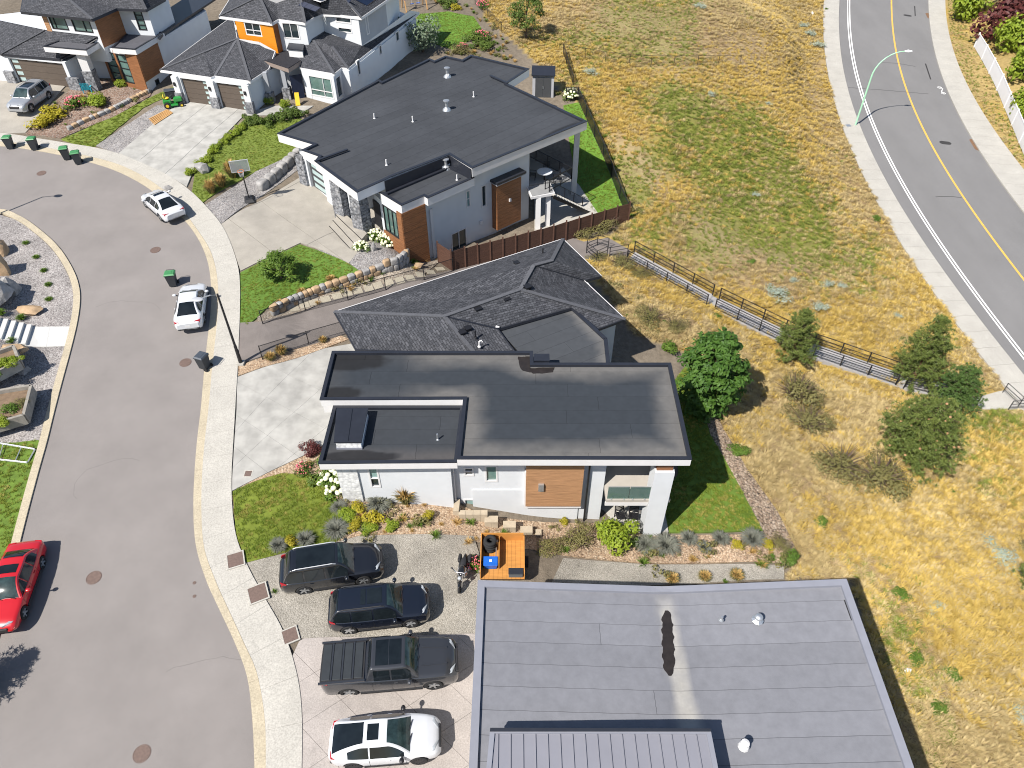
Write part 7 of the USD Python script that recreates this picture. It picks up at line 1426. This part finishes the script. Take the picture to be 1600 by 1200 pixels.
b_ = thing('scissor_jack', 'pale metal bar jack leaning against the trailer divider', 'tool', (X0 * .6 + X1 * .4 - .12, (Y0 + Y1) / 2 + .3, fz + .02)); obj('bar', MB().tube([(0, -.5, .35), (.02, .0, .3), (0, .5, .3)], .025, 8), galv, b_); obj('foot', MB().box((0, .5, .2), (.16, .12, .4)), galv, b_)
mp0, mp1 = A(727, 884), A(719, 921); hd = (mp1 - mp0)[:2]; hd /= np.linalg.norm(hd); mc = (mp0 + mp1) / 2
t = thing('motorcycle', 'black motorcycle parked beside the trailer', 'motorcycle', (mc[0], mc[1], mc[2] + .02), math.degrees(math.atan2(hd[1], hd[0]))); chrome = mat('chrome', (.7, .7, .72), .15, .03, 3, metal=1.0); gloss_black = paint('gloss_black', (.01, .01, .011))
for x in (.74, -.72):
    tm = trimesh.creation.torus(.26, .065 if x > 0 else .085, major_sections=28, minor_sections=10); v = np.c_[tm.vertices[:, 0] + x, tm.vertices[:, 2], tm.vertices[:, 1] + .32]; w_ = obj('wheel', (v, tm.faces[:, ::-1]), tyre_m, t, smooth=True); h_ = MB().tube([(x, -.04, .32), (x, .04, .32)], .20, 18); obj('rim', h_, chrome, w_)
obj('tank', MB().blob((.12, 0, .80), 1, 3, .02, 3, (.32, .17, .14)), gloss_black, t, smooth=True); obj('seat', MB().blob((-.36, 0, .74), 1, 4, .02, 3, (.34, .15, .075)), plastic, t, smooth=True); obj('engine', mani(chamfer_box((.5, .36, .38), .06)).apply_translation((.02, 0, .45)), chrome, t); obj('rear_fender', MB().blob((-.74, 0, .56), 1, 4, .02, 2, (.28, .09, .12)), gloss_black, t, smooth=True); obj('front_fender', MB().blob((.76, 0, .60), 1, 4, .02, 2, (.22, .07, .06)), gloss_black, t, smooth=True)
for sg in (1, -1): obj('fork', MB().tube([(.74, sg * .1, .32), (.46, sg * .1, .98)], .028, 8), chrome, t); obj('exhaust', MB().tube([(.15, sg * .2, .35), (-.3, sg * .24, .28), (-.95, sg * .24, .30)], [.04, .05, .06], 8), chrome, t); obj('mirror', MB().blob((.30, sg * .42, 1.22), 1, 5, 0, 1, (.03, .07, .045)), plastic, t); obj('grip', MB().tube([(.32, sg * .30, 1.06), (.22, sg * .44, 1.03)], .022, 6), plastic, t); obj('saddlebag', mani(chamfer_box((.42, .15, .26), .04)).apply_translation((-.72, sg * .25, .55)), plastic, t)
obj('handlebar', MB().tube([(.22, -.40, 1.03), (.40, -.2, 1.06), (.42, .2, 1.06), (.22, .40, 1.03)], .018, 6), chrome, t); obj('headlight', MB().blob((.62, 0, .90), .10, 6, 0, 2), lamp_clear, t, smooth=True)
S('pinkf', 742, 884, .38, .75, 'pink and cream flowers between motorcycle and trailer', 'flowers')
# ---- basketball hoop
hb = A(390, 313); t = thing('basketball_hoop', 'portable basketball hoop with clear backboard beside the driveway', 'basketball hoop', hb, 107)
obj('base_tank', mani(m3.Manifold.batch_hull([m3.Manifold.cube((1.1, .75, .05), True).translate((0, 0, .06)), m3.Manifold.cube((.7, .5, .05), True).translate((0, 0, .22))])), plastic, t); obj('pole', MB().tube([(0, 0, .15), (.0, 0, 3.0)], .05, 10), black_metal, t)
for sg in (1, -1): obj('bracket', MB().tube([(.0, sg * .12, 2.4), (.0, sg * .12, 2.6), (-.55, sg * .12, 3.15)], .02, 6), black_metal, t)
bb = obj('backboard', MB().box((-.62, 0, 3.2), (.03, 1.3, .85)), glass_mat('backboard_pane', (.8, .84, .85), (.3, .33, .34), .5, .1), t)
for c, s_ in (((-.62, 0, 3.64), (.045, 1.36, .045)), ((-.62, 0, 2.76), (.045, 1.36, .045)), ((-.62, .66, 3.2), (.045, .045, .85)), ((-.62, -.66, 3.2), (.045, .045, .85))): obj('edge_bar', MB().box(c, s_), mat('pale_grey_trim', (.4, .41, .42), .5, .05, 2), bb)
tm = trimesh.creation.torus(.23, .016, major_sections=24, minor_sections=6); obj('rim', (tm.vertices + [-.90, 0, 2.92], tm.faces), mat('orange_steel', (.6, .15, .02), .5, .1, 3), t)
m = MB()
for k in range(14): a = k * .4488; m.tube([(-.90 + .23 * math.cos(a), .23 * math.sin(a), 2.91), (-.90 + .13 * math.cos(a + .3), .13 * math.sin(a + .3), 2.5)], .007, 4)
obj('net', m, white_trim, t, kind='stuff')
# ---- boulders, stone walls, steps, planters
rock_g = mat('grey_rock', (.27, .26, .25), .9, .35, 2.5, .8, 9, vscale2=1.2); rock_t = mat('tan_rock', (.36, .25, .15), .9, .35, 2.0, .8, 9, vscale2=1.2)
def boulder(px, py, r, label, mt, squash=(1, .8, .7), seed=1, lift=.25):
    b = A(px, py)
    rb_ = np.random.default_rng(seed * 11); d = rb_.normal(0, 1, (26, 3)); d /= np.linalg.norm(d, axis=1)[:, None]; hl = trimesh.convex.convex_hull(d * rb_.uniform(.78, 1.12, (26, 1)) * np.asarray(squash) * r)
    v, f = trimesh.remesh.subdivide_to_size(hl.vertices, hl.faces, r * .22); v = v * (1 + .10 * (meshkit.fbm(v / r * 3.1 + 20, 3, seed) - .5))[:, None]
    return obj('boulder', (v + [b[0], b[1], b[2] + r * lift], f), mt, None, label=label, cat='boulder', smooth=22)
for px, py, r, lb_, mt, sq, sd_ in ((316, 268, .75, 'large grey boulder at the tip of the sloping lawn', rock_g, (1, .75, .8), 3), (46, 488, .75, 'flat tan boulder above the garden steps', rock_t, (1.3, .7, .4), 4), (22, 552, .8, 'tan boulder below the garden steps', rock_t, (1.2, .8, .5), 5), (15, 455, .9, 'grey boulder at the foot of the left stone wall', rock_g, (.9, .8, 1.1), 6), (-2, 425, 1.1, 'brown grey boulder in the middle of the left stone wall', rock_t, (.8, 1, 1.1), 7), (4, 395, .8, 'tan boulder at the upper end of the left stone wall', rock_t, (.7, 1, 1.1), 8), (-12, 470, 1.3, 'big grey boulder cut by the left edge', rock_g, (1, 1, 1), 9), (584, 391, .38, 'upright grey stone between the hydrangeas', rock_g, (.7, .6, 1.7), 10), (652, 416, .4, 'tan boulder beside the cedar bay', rock_t, (1.3, .9, .6), 11), (38, 580, .45, 'dark stone at the corner of the upper planter', rock_g, (1, 1, .7), 12), (1268, 22, .45, 'white stone in the meadow near the pavement', mat('white_rock', (.6, .6, .58), .9, .1, 3), (.6, 1, .6), 13), (262, 296, .4, 'grey rock at the corner of the upper driveway', rock_g, (1, .8, .6), 14), (1418, 1048, .18, 'white stone beside the grey roof shadow', mat('white_rock', (.6, .6, .58)), (1.3, .8, .5), 15)): boulder(px, py, r, lb_, mt, sq, sd_)
def stone_wall(label, L, h, n_per=1.6, rows=2, mt=(rock_t, rock_g), size=.5):
    t = thing('stone_wall', label, 'stone wall'); q = np.array([A(*p)[:2] for p in L]); ln = LineString(q); k = 0
    for r_ in range(rows):
        s_ = RNG.uniform(0, .3)
        while s_ < ln.length:
            w_ = size * RNG.uniform(.6, 1.3); p = np.array(ln.interpolate(s_ + w_ / 2).coords[0]); p2 = np.array(ln.interpolate(min(ln.length, s_ + w_ / 2 + .2)).coords[0]); hh = h / rows; a = math.atan2(*(p2 - p)[::-1]) if np.linalg.norm(p2 - p) > .01 else 0
            m = MB().blob((0, 0, 0), 1, k + 3, .22, 2, (w_ * .56, size * .42, hh * .66), 1.4).mesh(); v = np.array(m.vertices); hw = np.array([w_ * .5, size * .4, hh * .55]); v = np.sign(v) * np.abs(v / hw) ** .55 * hw * .98; v = np.c_[v[:, 0] * math.cos(a) - v[:, 1] * math.sin(a) + p[0], v[:, 0] * math.sin(a) + v[:, 1] * math.cos(a) + p[1], v[:, 2] + float(T(*p)) + hh * (r_ + .4)]
            obj('stone', (v, m.faces), mt[0 if RNG.random() < .6 else 1], t, smooth=35); k += 1; s_ += w_
stone_wall('tan dry stone wall edging the lawn above the stepping stones', [(425, 493), (460, 476), (500, 460), (545, 444), (585, 430), (615, 420)], .75)
stone_wall('curved grey stone wall round the hydrangea bed', [(600, 425), (622, 420), (636, 410), (640, 396)], 1.0, mt=(rock_g, rock_t))
stone_wall('grey block retaining wall at the low side of the sloping lawn', [(404, 300), (425, 284), (445, 265), (462, 248), (476, 238)], .75, rows=1, mt=(rock_g, rock_g), size=.9)
stone_wall('rocky edge of the upper left bed', [(105, 205), (135, 190), (170, 176), (205, 158), (232, 145)], .35, rows=1, mt=(rock_g, rock_t), size=.55)
t = thing('stepping_stones', 'row of square stepping stones beside the footpath', 'stepping stones')
for px, py in ((460, 483), (476, 478), (491, 473.5), (509, 468.5), (527, 463.5), (543, 459), (559, 455), (576, 451), (591, 447), (608, 443), (625, 439), (641, 435), (657, 430), (673, 426), (688, 421)):
    c = A(px, py)[:2]; sheet('stone_slab', shapely.affinity.translate(shapely.affinity.rotate(sbox(-.32, -.26, .32, .26), 27 + RNG.uniform(-4, 4), origin=(0, 0)), *c), .07, mat('buff_slab', (.40, .36, .28), .9, .1, 3, .3, 60), t, thick=.06, size=.5, lay=False)
pale = mat('pale_concrete', (.47, .465, .445)); t = thing('garden_steps', 'white concrete steps rising to the left from the garden path', 'steps'); s0_, s1_ = A(52, 511), A(42, 541)
dl = np.array([-1.0, -.03, 0])
for k in range(8): a, b = s0_ + dl * (.42 * k), s1_ + dl * (.42 * k); zt = min(s0_[2], s1_[2]) + .08 + .16 * (k + 1); obj('step', MB().prism([tuple(a[:2]), tuple(b[:2]), tuple((b + dl * .44)[:2]), tuple((a + dl * .44)[:2])], zt - 1.2, zt), pale, t)
timber = mat('grey_timber', (.24, .22, .19), .85, .2, 3, .4, 40)
def planter(label, L, h):
    t = thing('planter_box', label, 'planter box'); q = [A(*p) for p in L]; zt = max(p[2] for p in q) + h
    for i in range(len(q)): a, b = q[i], q[(i + 1) % len(q)]; obj('side_board', MB().obox([a[0], a[1], zt - h / 2], [b[0], b[1], zt - h / 2], .16, h + .3), timber, t)
    obj('soil', MB().prism(Polygon([p[:2] for p in q]).buffer(-.09), zt - .4, zt - .10), soil, t); return zt
z1_ = planter('grey timber planter box with leafy greens below the boulder', [(-30, 575), (2, 565), (34, 562), (46, 590), (8, 606), (-30, 616)], .4)
z2_ = planter('square grey timber planter box lower in the gravel garden', [(-25, 626), (20, 626), (60, 621), (51, 670), (-25, 690)], .4)
for px, py, r, h, lb_, k_, z_ in ((5, 575, .55, .5, 'leafy plant at the left of the upper planter box', 'lime', z1_), (26, 568, .5, .45, 'leafy plant at the right of the upper planter box', 'lime', z1_), (-8, 590, .5, .45, 'leafy plant at the near side of the upper planter box', 'green', z1_), (14, 640, .5, .4, 'leafy plant at the top of the lower planter box', 'green', z2_), (34, 632, .45, .35, 'straggly plant at the right of the lower planter box', 'olive', z2_), (2, 662, .5, .45, 'leafy plant at the bottom of the lower planter box', 'lime', z2_)): S(k_, px, py, r, h, lb_, 'shrub', 'plants in the planter boxes', at_z=z_ - .1)
t = thing('goal_frame', 'white tube goal frame lying on the left lawn', 'goal frame'); gp = [A(-15, 692), A(56, 704), A(44, 725), A(-20, 718)]
for i in range(4):
    for hh in (.10, .16) if i in (0, 2) else (.1,): obj('tube', MB().tube([gp[i] + [0, 0, hh], gp[(i + 1) % 4] + [0, 0, hh]], .035, 8), alu, t)
for k in (.3, .7): obj('tube', MB().tube([gp[0] * (1 - k) + gp[1] * k + [0, 0, .1], gp[3] * (1 - k) + gp[2] * k + [0, 0, .1]], .025, 8), alu, t)
# ---- patio things
def chair(loc, rz, label, mt, group):
    t = thing('patio_chair', label, 'chair', loc, rz, group)
    for k in range(6): obj('seat_slat', MB().box((0, -.2 + k * .08, .42), (.5, .06, .025)), mt, t)
    for k in range(5): obj('back_slat', MB().box((0, .24 + .02 * k, .55 + k * .09), (.5, .02, .06)), mt, t)
    for x in (-.24, .24):
        for y in (-.22, .24): obj('leg', MB().box((x, y, .21), (.04, .04, .44)), mt, t)
        obj('arm', MB().box((x, 0, .64), (.05, .5, .03)), mt, t); obj('back_post', MB().obox((x, .24, .4), (x, .34, .98), .04, .04), mt, t)
chair((6.0, 24.5, -3.28), 10, 'left dark slatted chair on the patio by the white column', black_metal, 'dark patio chairs'); chair((6.72, 24.45, -3.28), -8, 'right dark slatted chair on the patio by the white column', black_metal, 'dark patio chairs')
tc = at(851, 268, dz + .72); t = thing('deck_table', 'round pale table on the neighbour deck', 'table', (tc[0], tc[1], dz)); obj('table_top', MB().tube([(0, 0, .70), (0, 0, .74)], .62, 28), mat('pale_table', (.5, .52, .55), .4, .05, 2), t); obj('leg', MB().tube([(0, 0, 0), (0, 0, .7)], .07, 10), black_metal, t)
for k, (dx, dy, rz, lb_) in enumerate(((-.95, .15, 80, 'left dark chair at the round deck table'), (.2, 1.0, 0, 'far dark chair at the round deck table'), (.95, -.1, -85, 'right dark chair at the round deck table'))): chair((tc[0] + dx, tc[1] + dy, dz), rz, lb_, black_metal, 'dark chairs on the deck')
tq = mat('turquoise_paint', (.03, .36, .46), .5, .06, 3); cb = A(139, 144); t = thing('garden_chair', 'turquoise slatted garden chair by the stone porch pillar', 'chair', (cb[0], cb[1], cb[2] + .03), 190)
for k in range(6): obj('seat_slat', MB().obox((-.3, -.3 + k * .1, .36 - k * .02), (.3, -.3 + k * .1, .36 - k * .02), .08, .02), tq, t)
for k in range(6): obj('back_slat', MB().obox((-.27 + k * .108, .26, .28), (-.32 + k * .128, .55, .98), .09, .02, (0, -1, .4)), tq, t)
for x in (-.36, .36): obj('arm', MB().box((x, .0, .56), (.13, .7, .025)), tq, t); obj('leg', MB().box((x, -.3, .28), (.05, .07, .56)), tq, t); obj('leg', MB().box((x, .3, .28), (.05, .07, .56)), tq, t)
# mower with planks
mw = A(272, 166); t = thing('riding_mower', 'green riding mower at the foot of the brown garage', 'mower', mw, 20); mg = paint('mower_green', (.015, .20, .03)); my = paint('mower_yellow', (.62, .45, .02))
obj('hood', MB().add(mani(chamfer_box((.75, .5, .42), .08))).mesh().apply_translation((.5, 0, .62)), mg, t); obj('rear_body', MB().add(mani(chamfer_box((.7, .6, .36), .06))).mesh().apply_translation((-.45, 0, .52)), mg, t); obj('deck', MB().add(mani(chamfer_box((.8, 1.0, .16), .05))).mesh().apply_translation((.05, 0, .26)), mg, t); obj('seat', MB().blob((-.42, 0, .82), 1, 3, 0, 2, (.24, .22, .09)), my, t, smooth=True); obj('seat_back', MB().blob((-.64, 0, .98), 1, 3, 0, 2, (.07, .22, .22)), my, t, smooth=True); obj('steering_wheel', MB().tube([(.12, 0, .72), (-.02, 0, .98)], .025, 6).tube([(-.02, 0, .98), (-.03, 0, 1.0)], .17, 14), plastic, t)
for x, r_ in ((.72, .2), (-.5, .28)):
    for sg in (1, -1): w_ = obj('wheel', MB().tube([(x, sg * .36, r_), (x, sg * .54, r_)], r_, 16), tyre_m, t); obj('hub', MB().tube([(x, sg * .5, r_), (x, sg * .55, r_)], r_ * .5, 12), my, w_)
for k in range(6):
    a, b = A(233 + k * 1.6, 186 + k * 1.7, .06 + .03 * (k % 2)), A(262 + k * 1.5, 171 + k * 1.0, .06 + .03 * (k % 2)); t = thing('timber_plank', ['plank at the left of the timber on the gravel', 'second plank from the left on the gravel', 'third plank from the left on the gravel', 'third plank from the right on the gravel', 'second plank from the right on the gravel', 'plank at the right of the timber on the gravel'][k], 'plank', group='planks by the mower'); obj('plank', MB().obox(a, b, .13, .05), mat('fresh_timber', (.46, .26, .10), .7, .12, 2), t)
b_ = A(268, 153); t = thing('storage_bin', 'dark storage bin beside the brown garage', 'bin', b_, 20); obj('tub', mani(chamfer_box((.9, .6, .7), .06)).apply_translation((0, 0, .36)), bin_grey, t); obj('lid', mani(chamfer_box((.96, .66, .07), .03)).apply_translation((0, 0, .74)), mat('slate_plastic', (.05, .06, .075)), t)
# shed, bench, play frame
sb0 = A(848, 153); t = thing('garden_shed', 'small grey garden shed with dark doors and lid roof', 'shed', sb0, -3); shm = mat('shed_grey', (.34, .34, .36), .7, .06, 2)
obj('body', MB().prism(sbox(-1.05, 0, 1.05, 1.3), -.3, 2.15), shm, t); obj('roof', MB().add(np.array([[x, y, z + dz_] for x in (-1.15, 1.15) for (y, z) in ((-.18, 2.18), (1.5, 2.5)) for dz_ in (0, .1)]), [[0, 1, 3, 2], [4, 6, 7, 5], [0, 4, 5, 1], [2, 3, 7, 6], [0, 2, 6, 4], [1, 5, 7, 3]]), cap_m, t)
for sg in (1, -1):
    d_ = obj('door', MB().box((sg * .39, -.02, 1.05), (.76, .05, 1.9)), mat('shed_door', (.05, .052, .056), .6, .1, 3), t); obj('handle', MB().box((sg * .08, -.06, 1.05), (.03, .04, .25)), galv, d_)
bn = A(500, 152); t = thing('garden_bench', 'white bench under the corner window of the orange fronted house', 'bench', bn, 15)
obj('seat', MB().box((0, 0, .42), (1.5, .5, .07)), white_trim, t); obj('back', MB().box((0, .26, .72), (1.5, .06, .45)), white_trim, t)
for x in (-.68, .68): obj('leg', MB().box((x, 0, .2), (.07, .5, .42)), white_trim, t)
yb = A(466, 166); t = thing('yellow_board', 'yellow board leaning at the porch post', 'board', yb, 20); obj('board', MB().obox((0, 0, 0), (.1, .4, 1.1), .4, .05), mat('yellow_paint', (.62, .40, .02), .5, .06, 3), t); obj('foot', MB().box((0, -.02, .03), (.42, .1, .06)), plastic, t)
pf = A(648, 14); t = thing('play_frame', 'wooden play frame with a blue panel behind the top house', 'play frame', pf, 25)
for x in (-1.3, 1.3):
    for y in (-.8, .8): obj('leg', MB().obox((x, y, 0), (x, y * .15, 2.3), .1, .1), mat('fresh_timber', (.46, .26, .10)), t)
obj('beam', MB().box((0, 0, 2.32), (2.9, .12, .12)), mat('fresh_timber', (.46, .26, .10)), t); obj('panel', MB().box((-1.0, -.5, 1.6), (.7, .05, .7)), blue_pl, t)
for x in (-.3, .5): obj('swing', MB().box((x, 0, .6), (.45, .2, .04)), blue_pl, t); obj('rope', MB().tube([(x, 0, .6), (x, 0, 2.3)], .012, 4), white_trim, t)
